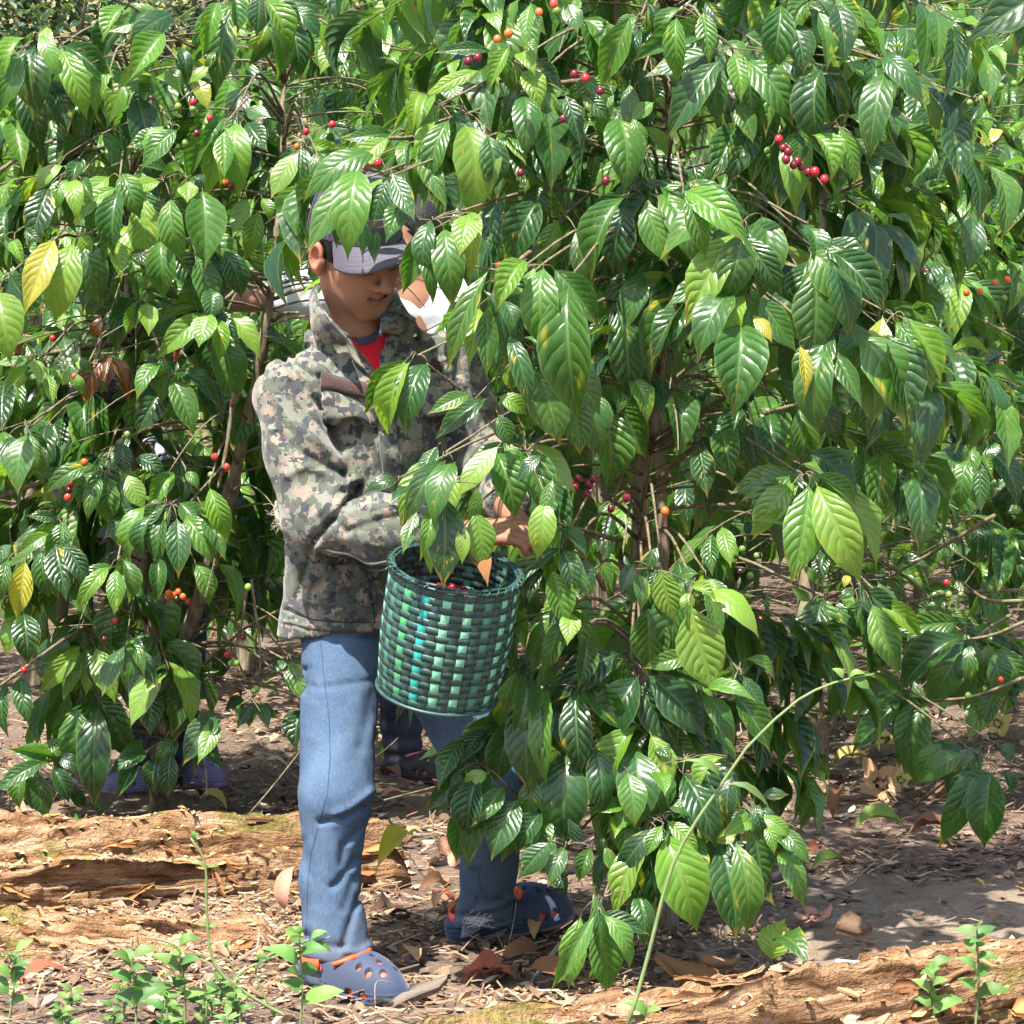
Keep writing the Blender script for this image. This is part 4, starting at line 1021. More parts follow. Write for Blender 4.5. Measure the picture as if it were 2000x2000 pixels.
# ================================================================ people
def skin_material(name, base=(.31, .165, .105)):
    m, nt, b = mat_new(name, .55, .25)
    t = NT(nt)
    at = t.n('Attribute', attribute_name='tint')
    co = t.n('TexCoord').outputs['Object']
    n1 = t.noise(co, 60, 4, .6); n2 = t.noise(co, 14, 3)
    c = t.mix(t.mapr(n2, .35, .7, 0, .35), base, tuple(x * y for x, y in zip(base, (1.12, .86, .8))))
    c = t.mix(1., c, at.outputs['Color'], 'MULTIPLY')
    t.l(c, b.inputs['Base Color'])
    b.inputs['Subsurface Weight'].default_value = .12
    b.inputs['Subsurface Radius'].default_value = (.012, .005, .003)
    t.l(t.bump(n1, .12, .002), b.inputs['Normal'])
    return m
def cloth_material(name, colr, rough=.9, weave=900, var=.25, bump=.15, fade=None):
    m, nt, b = mat_new(name, rough, .15)
    t = NT(nt)
    co = t.n('TexCoord').outputs['Object']
    n1 = t.noise(co, 9, 4, .6); n2 = t.noise(co, weave / 4, 2)
    c = t.mix(t.mapr(n1, .3, .7, 0, 1), tuple(x * (1 - var) for x in colr), tuple(min(1, x * (1 + var)) for x in colr))
    if fade: c = t.mix(t.mapr(t.noise(co, 4, 3), .4, .65, 0, .8, True), c, fade)
    t.l(c, b.inputs['Base Color'])
    b.inputs['Sheen Weight'].default_value = .2
    t.l(t.bump(t.math('ADD', n2, t.math('MULTIPLY', n1, 2.)), bump, .004), b.inputs['Normal'])
    return m
def camo_material():
    m, nt, b = mat_new('camouflage_cloth', .9, .12)
    t = NT(nt)
    co = t.n('TexCoord').outputs['Object']
    # warp a little so that the pattern follows the hang of the cloth
    def px(size, off):
        s = t.n('VectorMath', operation='SNAP'); t.l(co, s.inputs[0]); s.inputs[1].default_value = (size, .04, size)
        a = t.n('VectorMath', operation='ADD'); t.l(s.outputs[0], a.inputs[0]); a.inputs[1].default_value = off
        return a.outputs[0]
    a1 = t.noise(px(.0030, (0, 0, 0)), 32, 3, .6); a2 = t.noise(px(.0030, (5, 3, 1)), 27, 3, .6); a3 = t.noise(px(.0030, (9, 1, 7)), 38, 3, .6)
    c = t.mix(t.mapr(t.noise(co, 3, 2), .4, .6), (.120, .127, .102), (.148, .155, .122))
    c = t.mix(t.mapr(a1, .545, .55), c, (.215, .168, .138))
    c = t.mix(t.mapr(a2, .525, .53), c, (.072, .079, .060))
    c = t.mix(t.mapr(a3, .545, .55), c, (.044, .047, .052))
    t.l(c, b.inputs['Base Color'])
    b.inputs['Sheen Weight'].default_value = .2
    w = t.noise(co, 30, 4, .6)
    t.l(t.bump(w, .35, .008), b.inputs['Normal'])
    return m
M_SKIN = skin_material('skin')
M_CAMO = camo_material()
M_HAIR, _nt, _b = mat_new('black_hair', .45, .4, (.012, .010, .009))
_t = NT(_nt); _co = _t.n('TexCoord').outputs['Object']; _mp = _t.n('Mapping'); _mp.inputs['Scale'].default_value = (1, 1, .15); _t.l(_co, _mp.inputs[0])
_t.l(_t.bump(_t.noise(_mp.outputs[0], 500, 2), .8, .004), _b.inputs['Normal'])
def denim_material(name, a, b2, pale):
    m, nt, b = mat_new(name, .9, .12)
    t = NT(nt)
    co = t.n('TexCoord').outputs['Object']
    mp = t.n('Mapping'); mp.inputs['Scale'].default_value = (1, 1, .12); t.l(co, mp.inputs[0])
    n1 = t.noise(co, 5, 4, .55); n2 = t.noise(mp.outputs[0], 420, 3, .7); n3 = t.noise(co, 24, 5, .65)
    c = t.mix(t.mapr(n1, .35, .65, 0, 1, True), a, b2)
    c = t.mix(t.mapr(n2, .35, .75, 0, .45), c, pale)
    c = t.mix(t.mapr(n3, .55, .8, 0, .35), c, (.17, .17, .165))
    gsx = t.n('SeparateXYZ'); t.l(co, gsx.inputs[0])
    mud = t.math('MULTIPLY', t.mapr(t.math('ADD', gsx.outputs[2], t.math('MULTIPLY', n1, -.35)), .06, -.16, 0, 1, True), t.mapr(n3, .35, .6, .2, 1))
    c = t.mix(t.math('MULTIPLY', mud, .45), c, (.13, .095, .065))
    t.l(c, b.inputs['Base Color'])
    t.l(t.bump(t.math('ADD', n3, t.math('MULTIPLY', n2, .3)), .22, .006), b.inputs['Normal'])
    return m
M_DENIM = denim_material('faded_denim', (.036, .068, .125), (.066, .110, .182), (.15, .20, .265))
M_DENIM_D = denim_material('dark_denim', (.018, .026, .055), (.03, .042, .08), (.07, .085, .12))
M_RED = cloth_material('red_jersey', (.55, .015, .03))
M_NAVY = cloth_material('navy_rib', (.045, .05, .085))
M_CAP = cloth_material('grey_cap_cloth', (.080, .076, .100), .75, 1500, .1, .1)
M_CAPMESH, _nt, b_ = mat_new('cap_mesh', .8, .2)
_t = NT(_nt); _uvn = _t.n('UVMap', uv_map='UVMap').outputs[0]
_br = _t.n('TexVoronoi'); _br.inputs['Scale'].default_value = 420; _t.l(_uvn, _br.inputs['Vector'])
_t.l(_t.ramp(_br.outputs['Distance'], [(.15, (.02, .018, .032)), (.6, (.075, .068, .105))]), b_.inputs['Base Color'])
_t.l(_t.bump(_br.outputs['Distance'], .5, .003), b_.inputs['Normal'])
M_SEAM, _, _ = mat_new('dark_seam', .9, .1, (.03, .032, .036))
M_STITCH, _, _ = mat_new('stitch', .9, .1, (.16, .155, .19))
M_VELCRO = cloth_material('brown_velcro', (.055, .032, .03), .98, 900, .3, .5)
M_BUTTON, _, _ = mat_new('button', .4, .5, (.05, .065, .07))
M_CLOG = cloth_material('grey_clog_rubber', (.024, .042, .092), .6, 300, .25, .05, (.045, .056, .088))
M_ORANGE, _, _ = mat_new('orange_rubber', .5, .4, (.60, .085, .025))
M_SOLE, _, _ = mat_new('pale_sole', .8, .2, (.20, .19, .19))

def pxdist(q, a, b):
    a, b = np.asarray(a, float), np.asarray(b, float); ba = b - a
    h = np.clip(((q - a) @ ba) / (ba @ ba), 0, 1)
    return np.linalg.norm(q - a - h[:, None] * ba, axis=1)
def folds(p, rows, zoom, ymax=None):
    """creases drawn on the cloth: rows (points..., depth, width in px); positive depth = valley"""
    q = proj(p); d = np.zeros(len(p))
    for pts, dep, w in rows:
        pts = [Z(zoom, *c) for c in pts]
        dd = None
        for i in range(len(pts) - 1):
            e = pxdist(q, pts[i], pts[i + 1]); dd = e if dd is None else np.minimum(dd, e)
        d += dep * 1.2 * np.exp(-(dd / (w * .78)) ** 2)
    return d
class Surf:
    """ray casting from the camera side onto a finished garment, to sew details on it"""
    def __init__(s, V, Fq): s.t = BVHTree.FromPolygons([tuple(v) for v in V], [tuple(f) for f in Fq])
    def hit(s, px, py):
        d = nrm(P(px, py, 7) - CAMP)
        loc, n, i, _ = s.t.ray_cast(Vector(CAMP), Vector(d))
        if loc is None: return None, None
        n = np.array(n)
        if np.dot(n, d) > 0: n = -n
        return np.array(loc), n
    def near(s, p):
        loc, n, i, _ = s.t.find_nearest(Vector(p)); return np.array(loc), np.array(n)
def sew_patch(name, surf, top, bot, mat, parent, off=.004, thick=.003, n=10, m=5, puff=0.):
    """cloth patch between two pixel polylines, laid on the garment"""
    def res(pl, k):
        pl = np.asarray(pl, float); L = np.concatenate([[0], np.cumsum(np.linalg.norm(np.diff(pl, axis=0), axis=1))]); L /= L[-1]
        t = np.linspace(0, 1, k); return np.stack([np.interp(t, L, pl[:, 0]), np.interp(t, L, pl[:, 1])], -1)
    a, b = res(top, n), res(bot, n)
    V, Nn = np.zeros((n, m, 3)), np.zeros((n, m, 3)); last = None; bad = []
    for i in range(n):
        for j in range(m):
            q = a[i] + (b[i] - a[i]) * j / (m - 1)
            h, nn = surf.hit(*q)
            if h is None: bad.append((i, j, q)); continue
            V[i, j], Nn[i, j] = h, nn; last = h
    for i, j, q in bad:
        g = np.argwhere(np.linalg.norm(V, axis=2) > 0)
        k = g[np.argmin(((g - [i, j]) ** 2).sum(1))]
        V[i, j] = P(q[0], q[1], V[k[0], k[1]][1]); Nn[i, j] = Nn[k[0], k[1]]
    # smooth the depth so that the cloth does not follow every dip
    for _ in range(2):
        W = V.copy()
        W[1:-1] = (V[:-2] + V[1:-1] * 2 + V[2:]) / 4
        V = W
    an = nrm(Nn.reshape(-1, 3).mean(0))
    u, v = np.meshgrid(np.linspace(0, 1, n), np.linspace(0, 1, m), indexing='ij')
    lift = off + puff * np.sin(u * np.pi) * v
    top_ = V + (Nn * .5 + an * .5) * (lift + thick)[..., None]; bot_ = V + (Nn * .5 + an * .5) * (off * .3)
    VV = np.concatenate([top_.reshape(-1, 3), bot_.reshape(-1, 3)]); o = n * m
    f = grid_faces(n, m)
    rim = [i * m for i in range(n)] + [(n - 1) * m + j for j in range(1, m)] + [i * m + m - 1 for i in range(n - 2, -1, -1)] + [j for j in range(m - 2, 0, -1)]
    q = [[rim[i], rim[(i + 1) % len(rim)], rim[(i + 1) % len(rim)] + o, rim[i] + o] for i in range(len(rim))]
    return link(name, mesh_np(name, VV, [f, (f + o)[:, ::-1], np.array(q)], mat), parent)
def sew_line(name, surf, pl, mat, parent, r=.0016, off=.0):
    pl = np.asarray(pl, float); L = np.concatenate([[0], np.cumsum(np.linalg.norm(np.diff(pl, axis=0), axis=1))])
    k = max(5, int(L[-1] / 9)); t = np.linspace(0, L[-1], k)
    pts = []
    for x in t:
        h, nn = surf.hit(np.interp(x, L, pl[:, 0]), np.interp(x, L, pl[:, 1]))
        if h is not None: pts.append(h + nn * off)
    if len(pts) < 3: return None
    v, f = tubes([(np.array(pts), r)], 5)
    return link(name, mesh_np(name, v, f, mat), parent)

# ---- a head in its own frame: X to the person's right, Y forward, Z up
def head_sdf(p):
    ax = np.abs(p[:, 0]); q = np.stack([ax, p[:, 1], p[:, 2]], -1)
    d = s_el(p, (0, -.014, .028), (.075, .094, .09))
    d = smin(d, s_el(p, (0, .028, -.03), (.057, .062, .086)), .03)
    d = smin(d, s_rc(q, (.045, -.002, -.058), (.017, .066, -.100), .020, .018), .025)
    d = smin(d, s_el(p, (0, .072, -.102), (.022, .018, .018)), .02)
    d = smin(d, s_el(q, (.037, .050, -.030), (.026, .026, .026)), .025)
    d = smin(d, s_el(q, (.026, .060, -.072), (.022, .022, .024)), .025)
    d = smin(d, s_rc(q, (.0, .086, .014), (.042, .070, .012), .011, .010), .016)
    d = smax(d, -s_el(q, (.032, .098, -.010), (.019, .016, .011)), .012)
    d = smin(d, s_el(q, (.032, .071, -.010), (.0155, .0135, .0125)), .004)
    d = smin(d, s_rc(p, (0, .090, .004), (0, .111, -.036), .0075, .0105), .012)
    d = smin(d, s_el(p, (0, .112, -.038), (.0115, .011, .0105)), .008)
    d = smin(d, s_el(q, (.0135, .097, -.043), (.0085, .011, .0085)), .007)
    d = smax(d, -s_el(q, (.007, .103, -.050), (.004, .005, .003)), .003)
    d = smin(d, s_rc(q, (0, .0895, -.0675), (.028, .0735, -.0630), .0050, .0028), .007)
    d = smin(d, s_rc(q, (0, .0865, -.0785), (.025, .0735, -.0700), .0056, .0032), .007)
    d = smax(d, -s_rc(q, (0, .0955, -.0728), (.032, .0765, -.0640), .0028, .0024), .003)
    # ears
    e = s_el(q, (.083, -.014, -.012), (.0105, .020, .032))
    e = smin(e, s_el(q, (.079, -.006, -.038), (.007, .010, .012)), .008)
    e = smax(e, -s_el(q, (.093, -.010, -.010), (.0125, .0125, .021)), .004)
    e = smin(e, s_el(q, (.079, .004, -.018), (.006, .005, .008)), .006)
    d = smin(d, e, .008)
    d = smin(d, s_rc(p, (0, -.018, -.045), (0, -.012, -.080), .050, .048), .028)
    return d
def head_frame(yaw, pitch, roll=0):
    f = np.array([math.sin(yaw), -math.cos(yaw), 0]); z = np.array([0, 0, 1.])
    fw = math.cos(pitch) * f - math.sin(pitch) * z; up = math.sin(pitch) * f + math.cos(pitch) * z
    rt_ = np.cross(fw, up)
    c, s = math.cos(roll), math.sin(roll)
    return np.stack([c * rt_ + s * up, fw, c * up - s * rt_], 1)
def hand_pts(W, K, nrm_dir, up, curl=.9, scale=1.0, thumb=1):
    """W wrist, K knuckle direction; returns capsules of a curled hand"""
    d = nrm(K); n = nrm(nrm_dir - d * np.dot(nrm_dir, d)); s = np.cross(n, d) * thumb
    caps = []
    palm = W + d * .05 * scale
    for i, (off, ln) in enumerate([(.030, .070), (.010, .078), (-.011, .072), (-.030, .058)]):
        k = W + (d * .088 + s * off) * scale
        caps.append((W + (d * .015 + s * off * .7) * scale, k, .0155 * scale, .0125 * scale))
        a = k; ang = curl * (.35 + .08 * i)
        for j, fr in enumerate((.45, .32, .23)):
            dirv = d * math.cos(ang) + n * math.sin(ang)
            b = a + dirv * ln * fr * scale
            caps.append((a, b, (.0098 - .001 * j) * scale, (.0092 - .0012 * j) * scale)); a = b; ang += curl * .75
    t0 = W + (d * .028 + s * .024) * scale; t1 = t0 + (d * .030 + s * .026 + n * .018) * scale; t2 = t1 + (d * .030 + s * .000 + n * .022) * scale
    caps += [(t0, t1, .0135 * scale, .0115 * scale), (t1, t2, .0108 * scale, .0082 * scale)]
    return caps
def caps_sdf(p, caps, k=.006):
    d = None
    for a, b, r1, r2 in caps:
        e = s_rc(p, a, b, r1, r2); d = e if d is None else smin(d, e, k)
    return d
def clog(parent, ground_pt, direction, mat, strap_mat, sole_mat, roll=0., pitch=0., scale=1.):
    """foam clog: upper with vent holes, lining, heel strap, sole"""
    holes = [(x, y) for y, xs in ((.112, (-.018, .012)), (.09, (-.03, 0, .028)), (.067, (-.034, -.004, .03)), (.045, (-.016, .018))) for x in xs]
    def upper(p):
        d = s_el(p, (0, .052, .010), (.052, .098, .066))
        d = smin(d, s_rc(p, (0, -.075, .018), (0, .05, .02), .040, .045), .03)
        d = smax(d, -s_rc(p, (0, -.10, .085), (0, .005, .10), .052, .048), .008)
        d = smax(d, -(p[:, 2] + .004), .006)
        ridge = .0012 * np.sin(p[:, 2] * 700) * (p[:, 2] < .030)
        for x, y in holes:
            d = smax(d, -(np.hypot(p[:, 0] - x, p[:, 1] - y) - .0062 + 9 * (p[:, 2] < .02)), .0012)
        for s in (-1, 1):
            for y in (.062, .09):
                d = smax(d, -s_el(p, (s * .055, y, .020), (.02, .010, .009)), .002)
        return d + ridge
    V, Q = snets(upper, (-.07, -.13, -.012), (.07, .165, .085), .0028)
    f = nrm(np.array([direction[0], direction[1], 0])); z = np.array([0, 0, 1.]); r_ = np.cross(f, z)
    fw = f * math.cos(pitch) + z * math.sin(pitch); up = np.cross(r_, fw)
    c, s = math.cos(roll), math.sin(roll)
    Rm = np.stack([c * r_ + s * up, fw, c * up - s * r_], 1) * scale
    o = np.asarray(ground_pt, float)
    tr = lambda v: v @ Rm.T + o
    c_ = link('clog', mesh_np('clog', tr(V), Q, mat), parent)
    V2, Q2 = snets(lambda p: smax(np.minimum(s_el(p, (0, .052, .010), (.0465, .092, .0605)), 9), -(p[:, 2] + .001), .004), (-.06, -.06, -.01), (.06, .16, .08), .004)
    link('lining', mesh_np('lining', tr(V2), Q2, strap_mat), c_)
    aa = np.linspace(-1.35, 1.35, 24)
    rimp = np.stack([.0445 * np.sin(aa), .008 + .030 * np.cos(aa), .058 + .012 * np.cos(aa)], -1)
    vv, ff = tubes([(tr(rimp), .0055)], 6); link('lining_edge', mesh_np('lining_edge', vv, ff, strap_mat), c_)
    a = np.linspace(-1.75, 1.75, 26)
    st = np.stack([.048 * np.sin(a), -.028 - .072 * np.cos(a), .036 + .030 * (1 - np.cos(a)) * .5 + .0 * a], -1)
    Vs = np.concatenate([st + [0, 0, .011], st - [0, 0, .011], st * [1.07, 1.04, 1] + [0, 0, .011], st * [1.07, 1.04, 1] - [0, 0, .011]]); n = 26
    fs = []
    for i in range(n - 1):
        for A_, B_ in ((0, 1), (3, 2), (2, 0), (1, 3)):
            fs.append([A_ * n + i, A_ * n + i + 1, B_ * n + i + 1, B_ * n + i])
    link('heel_strap', mesh_np('heel_strap', tr(Vs), np.array(fs), strap_mat), c_)
    ang = np.linspace(0, 2 * np.pi, 40, endpoint=False)
    ol = np.stack([(.050 + .006 * np.sin(ang)) * np.cos(ang) * .98, .022 + .132 * np.sin(ang)], -1)
    lv = [(-.010, .96), (-.002, 1.0), (.006, 1.0)]
    Vb = np.concatenate([np.column_stack([ol * k, np.full(40, z_)]) for z_, k in lv] + [[[0, .02, -.010]], [[0, .02, .006]]])
    qb = [[l * 40 + i, l * 40 + (i + 1) % 40, (l + 1) * 40 + (i + 1) % 40, (l + 1) * 40 + i] for l in range(2) for i in range(40)]
    tb = [[120, (i + 1) % 40, i] for i in range(40)] + [[121, 80 + i, 80 + (i + 1) % 40] for i in range(40)]
    link('sole', mesh_np('sole', tr(Vb), [np.array(qb), np.array(tb)], sole_mat), c_)
    return c_

# ---------------------------------------------------------------- the picker
MAN = empty('person', (P(800, 1900, 7.25)[0], 7.25, 0), 'coffee picker in camouflage jacket, grey cap and blue jeans beside the green basket', 'person')
HS = 1.09
HC = P(695, 484, 7.22)
HR = head_frame(R(41), R(23), R(-9))
RS, LS = P(566, 772, 7.20), P(874, 718, 7.40)
RE, RW = P(622, 1018, 7.10), P(872, 1044, 6.93)
LE, LW = P(948, 890, 7.36), P(988, 985, 7.06)
NK = P(706, 690, 7.32)
RH_END = P(1006, 1030, 6.90)
TY = R(24); TF = np.array([math.sin(TY), -math.cos(TY), 0]); TRt = np.array([-math.cos(TY), -math.sin(TY), 0])
TC = P(712, 1000, 7.30)
def torso_local(p):
    z = p[:, 2]
    lean = np.interp(z, [.70, 1.0, 1.32], [-.012, 0.0, -.005])
    c = TC[None, :2] + np.outer(lean, [1., 0]) + np.outer(np.interp(z, [.7, 1.05, 1.35], [.0, 0, .01]), [0, 1.])
    dx = p[:, :2] - c
    return dx @ TRt[:2], dx @ TF[:2], z
def torso_sdf(p, grow=0.):
    x, y, z = torso_local(p)
    a = np.interp(z, [.70, .78, .95, 1.12, 1.25, 1.34], [.174, .170, .168, .180, .178, .14]) + grow
    b = np.interp(z, [.70, .78, .95, 1.12, 1.25, 1.34], [.150, .145, .128, .127, .115, .09]) + grow
    return (np.sqrt((x / a) ** 2 + (y / b) ** 2) - 1) * b
handR = hand_pts(P(915, 1040, 6.915), P(1000, 1036, 6.90) - P(915, 1040, 6.915), np.array([.1, .45, -.7]), None, .75, .95, -1)
handL = hand_pts(P(1003, 1012, 7.02), P(1075, 1052, 6.93) - P(1003, 1012, 7.02), np.array([-.2, -.2, -1.]), None, .8, .95, 1)
def body_sdf(p):
    q = (p - HC.astype(np.float32)) @ HR / HS
    d = head_sdf(q.astype(np.float32)) * HS
    d = smin(d, s_rc(p, HC + HR @ np.array([0, -.012, -.075]), NK + [.004, .0, -.03], .049, .056), .03)
    t = np.maximum(torso_sdf(p, -.045), p[:, 2] - 1.25)
    d = smin(d, t, .05)
    return d
def coarse_sdf(p):
    t = np.maximum(torso_sdf(p, -.045), np.abs(p[:, 2] - 1.02) - .22)
    d = smin(t, s_chain(p, [RS, RE, RW], [.05, .042, .03]), .04)
    d = smin(d, s_chain(p, [LS, LE, LW], [.05, .042, .03]), .04)
    return d
Vb, Qb = snets(body_sdf, HC + [-.16, -.16, -.30], HC + [.17, .17, .16], .0032)
Vc, Qc = snets(coarse_sdf, (-.62, 6.85, .70), (.12, 7.65, 1.30), .014)
Vh, Qh = snets(lambda p: caps_sdf(p, handR + [(RW, P(915, 1040, 6.915), .03, .026)]), P(860, 1110, 6.78), P(1040, 960, 7.03), .0024)
Vl, Ql = snets(lambda p: caps_sdf(p, handL + [(LW, P(1003, 1012, 7.02), .03, .026)]), P(960, 1130, 6.80), P(1120, 950, 7.16), .0024)
ql = (Vb - HC) @ HR / HS
tint = np.ones((len(Vb), 4))
ax_ = np.abs(ql[:, 0])
def soft(d, w): return np.exp(-np.clip(d, 0, None) / w)
brow = soft(np.maximum(np.abs(ql[:, 2] - (.012 - .12 * np.abs(ax_ - .034))) - .0035, np.abs(ax_ - .034) - .018), .002) * (ql[:, 1] > .05)
lips = soft(np.maximum(np.abs(ql[:, 2] + .073) - .0095 * np.clip(1 - (ax_ / .028) ** 2, 0, 1), ax_ - .025), .0018) * (ql[:, 1] > .07)
lash = soft(np.maximum(np.abs(ql[:, 2] + .0155) - .0012, np.abs(ax_ - .032) - .014), .0012) * (ql[:, 1] > .07)
mline = soft(np.maximum(np.abs(ql[:, 2] + .0728 - .0078 * (ax_ / .03) ** 2) - .0012, ax_ - .024), .0009) * (ql[:, 1] > .06)
stub = np.clip((-.045 - ql[:, 2]) / .04, 0, 1) * (ql[:, 1] > .0) * np.clip((ql[:, 2] + .115) / .02, 0, 1)
tint[:, :3] *= 1 - brow[:, None] * np.array([.85, .85, .8])
tint[:, :3] *= 1 - lash[:, None] * .85
tint[:, :3] *= 1 - lips[:, None] * np.array([.06, .24, .18])
cheek = np.exp(-(np.linalg.norm((ql - np.sign(ql[:, :1]) * [[.04, 0, 0]] - [[0, .055, -.035]]), axis=1) / .022) ** 2)
nose_t = np.exp(-(np.linalg.norm(ql - [[0, .108, -.036]], axis=1) / .018) ** 2)
under = np.exp(-(np.linalg.norm((ql - np.sign(ql[:, :1]) * [[.032, 0, 0]] - [[0, .085, -.006]]), axis=1) / .016) ** 2)
blotch = fbm(ql * 45, 3)
tint[:, :3] *= 1 + cheek[:, None] * np.array([.06, -.10, -.10]) + nose_t[:, None] * np.array([.08, -.08, -.06])
tint[:, :3] *= 1 - under[:, None] * .28
tint[:, :3] *= 1 + blotch[:, None] * np.array([.05, .07, .08])
beard = np.clip(stub * 1.5, 0, 1) * np.clip(1 - np.abs(ql[:, 2] + .085) / .04, 0, 1) * (.6 + .8 * vnoise(ql * 700).clip(0, 1))
mole = np.exp(-(np.linalg.norm(ql - [[.052, .048, -.03]], axis=1) / .0022) ** 2)
tint[:, :3] *= 1 - np.clip(beard[:, None] * .22 + mole[:, None] * .7, 0, .8)
tint[:, :3] *= 1 - stub[:, None] * .08
tint[:, :3] *= 1 - mline[:, None] * .7
ear = np.clip((ax_ - .074) / .008, 0, 1) * (ql[:, 2] > -.06) * (ql[:, 2] < .03)
tint[:, :3] *= 1 + ear[:, None] * np.array([.12, -.12, -.08])
cat_v = np.concatenate([Vb, Vc, Vh, Vl]); o1, o2, o3 = len(Vb), len(Vb) + len(Vc), len(Vb) + len(Vc) + len(Vh)
tint = np.concatenate([tint, np.tile([.85, .78, .75, 1], (len(cat_v) - o1, 1))])
link('body', mesh_np('body', cat_v, np.concatenate([Qb, Qc + o1, Qh + o2, Ql + o3]), M_SKIN, True, None, tint), MAN)
# hair
def hair_sdf(p):
    d = s_el(p, (0, -.016, .028), (.0785, .098, .094))
    d = smin(d, s_rc(np.stack([np.abs(p[:, 0]), p[:, 1], p[:, 2]], -1), (.070, .014, .02), (.0685, .018, -.020), .010, .005), .008)
    cut = np.maximum(p[:, 1] - (.012 + np.clip(p[:, 2], 0, 1) * .9 + .012 * (p[:, 2] < .03)), -.055 - p[:, 2])
    cut = np.maximum(cut, -(p[:, 2] + .030 + .9 * np.clip(-.02 - p[:, 1], -.02, .0) - .9 * np.clip(-.03 - p[:, 1], 0, .06) * .6))
    return np.maximum(d, cut) + .0012 * np.sin(p[:, 1] * 900 + p[:, 0] * 300)
Vx, Qx = snets(hair_sdf, (-.1, -.13, -.08), (.1, .1, .14), .003)
link('hair', mesh_np('hair', (Vx * HS) @ HR.T + HC, Qx, M_HAIR), MAN)
# cap
def cap_build():
    tr = lambda v: (np.asarray(v) * HS) @ HR.T + HC
    na, nt_ = 72, 18
    a = np.linspace(0, 2 * np.pi, na + 1); t = np.linspace(0, 1, nt_)
    def ring(a): return np.stack([.086 * np.sin(a), -.012 + .101 * np.cos(a), .026 + .016 * np.cos(a) - .006 * np.cos(2 * a)], -1)
    A, T = np.meshgrid(a, t, indexing='ij')
    b = ring(A)
    s = np.cos(T * np.pi / 2) ** .62
    zz = b[..., 2] + (.152 - b[..., 2]) * np.sin(T * np.pi / 2) ** .95
    zz += .010 * np.cos(A) * np.sin(T * np.pi) * (np.cos(A) > 0)
    V = np.stack([b[..., 0] * s, (b[..., 1] + .012) * s - .012, zz], -1)
    V = V * (1 + .004 * fbm(V * 30, 3))[..., None]
    seam = np.min(np.abs((A[..., None] - np.arange(7) * np.pi / 3 + np.pi) % (2 * np.pi) - np.pi), -1)
    V = V - (V - [0, -.012, .05]) * (.012 * np.exp(-(seam / .05) ** 2))[..., None]
    uv = np.stack([A / (2 * np.pi) * .6, T * .17], -1)
    front = (np.abs((a[:-1] + np.pi) % (2 * np.pi) - np.pi) < np.pi / 3 + .03)
    f = grid_faces(na + 1, nt_)
    fi = np.repeat(front, nt_ - 1)
    def piece(name, ff, mat, par):
        inner = V.reshape(-1, 3) * [.965, .965, .975]
        VV = np.concatenate([V.reshape(-1, 3), inner]); o = len(inner)
        return link(name, mesh_np(name, tr(VV), [ff, (ff + o)[:, ::-1]], mat, True, np.concatenate([uv.reshape(-1, 2)] * 2)), par)
    cap = piece('cap', f[fi], M_CAP, MAN)
    cap['label'] = 'worn grey-violet baseball cap'
    piece('mesh_panel', f[~fi], M_CAPMESH, cap)
    # visor
    nu, nv = 40, 12
    u = np.linspace(-1, 1, nu); v = np.linspace(0, 1, nv)
    U, Vv = np.meshgrid(u, v, indexing='ij')
    ang = U * R(66)
    b = ring(ang)
    ln = .080 * np.clip(np.cos(ang * 1.30), 0, 1) ** .5
    pos = b + np.stack([.22 * np.sin(ang) * ln * Vv, ln * Vv, np.zeros_like(U)], -1)
    pos[..., 2] += .002 * Vv - .055 * (np.abs(pos[..., 0]) / .085) ** 1.7 * Vv ** .8 + .004
    pos[..., 1] -= .004
    top = pos + [0, 0, .0022]; bot = pos - [0, 0, .0022]
    VV = np.concatenate([top.reshape(-1, 3), bot.reshape(-1, 3)]); o = nu * nv; f = grid_faces(nu, nv)[:, ::-1]
    rim = [i * nv + nv - 1 for i in range(nu)]
    q = np.array([[rim[i], rim[i] + o, rim[i + 1] + o, rim[i + 1]] for i in range(nu - 1)])
    vis = link('visor', mesh_np('visor', tr(VV), [f[:, ::-1], (f + o), q], M_CAP), cap)
    for k in (.25, .42, .58, .74, .88):
        j = k * (nv - 1); j0 = int(j); line = top[:, j0] + (top[:, min(j0 + 1, nv - 1)] - top[:, j0]) * (j - j0)
        vv, ff = tubes([(tr(line[3:-3]), .0006)], 4); link('stitching', mesh_np('stitching', vv, ff, M_STITCH), vis)
    edge = ring(np.linspace(-R(66), R(66), 30)) + [0, .002, .004]
    vv, ff = tubes([(tr(edge), .0016)], 5); link('visor_seam', mesh_np('visor_seam', vv, ff, M_SEAM), cap)
    for k in range(6):
        line = V[int(round(k * na / 6)) % na] * 1.004
        vv, ff = tubes([(tr(line), .0011)], 5); link('panel_seam', mesh_np('panel_seam', vv, ff, M_SEAM if k not in (0,) else M_STITCH), cap)
    me = sphere_mesh('button', M_CAP, 12, 8); 
    o_ = link('button', me, cap, None, Matrix.Translation(Vector(tr(np.array([[0, -.012, .155]]))[0])) @ Matrix.Diagonal((.009, .009, .006, 1)))
cap_build()
# shirt
def shirt_sdf(p):
    d = np.minimum(body_sdf(p) - .007, torso_sdf(p, -.034))
    d = np.maximum(d, p[:, 2] - (1.350 + .30 * (p[:, 1] - 7.2)))
    return np.maximum(d, 1.08 - p[:, 2])
Vt, Qt = snets(shirt_sdf, (-.56, 7.02, .80), (-.05, 7.55, 1.40), .006)
SH = link('shirt', mesh_np('shirt', Vt, Qt, M_RED), MAN)
SH['label'] = 'red shirt with navy neckband under the open jacket'
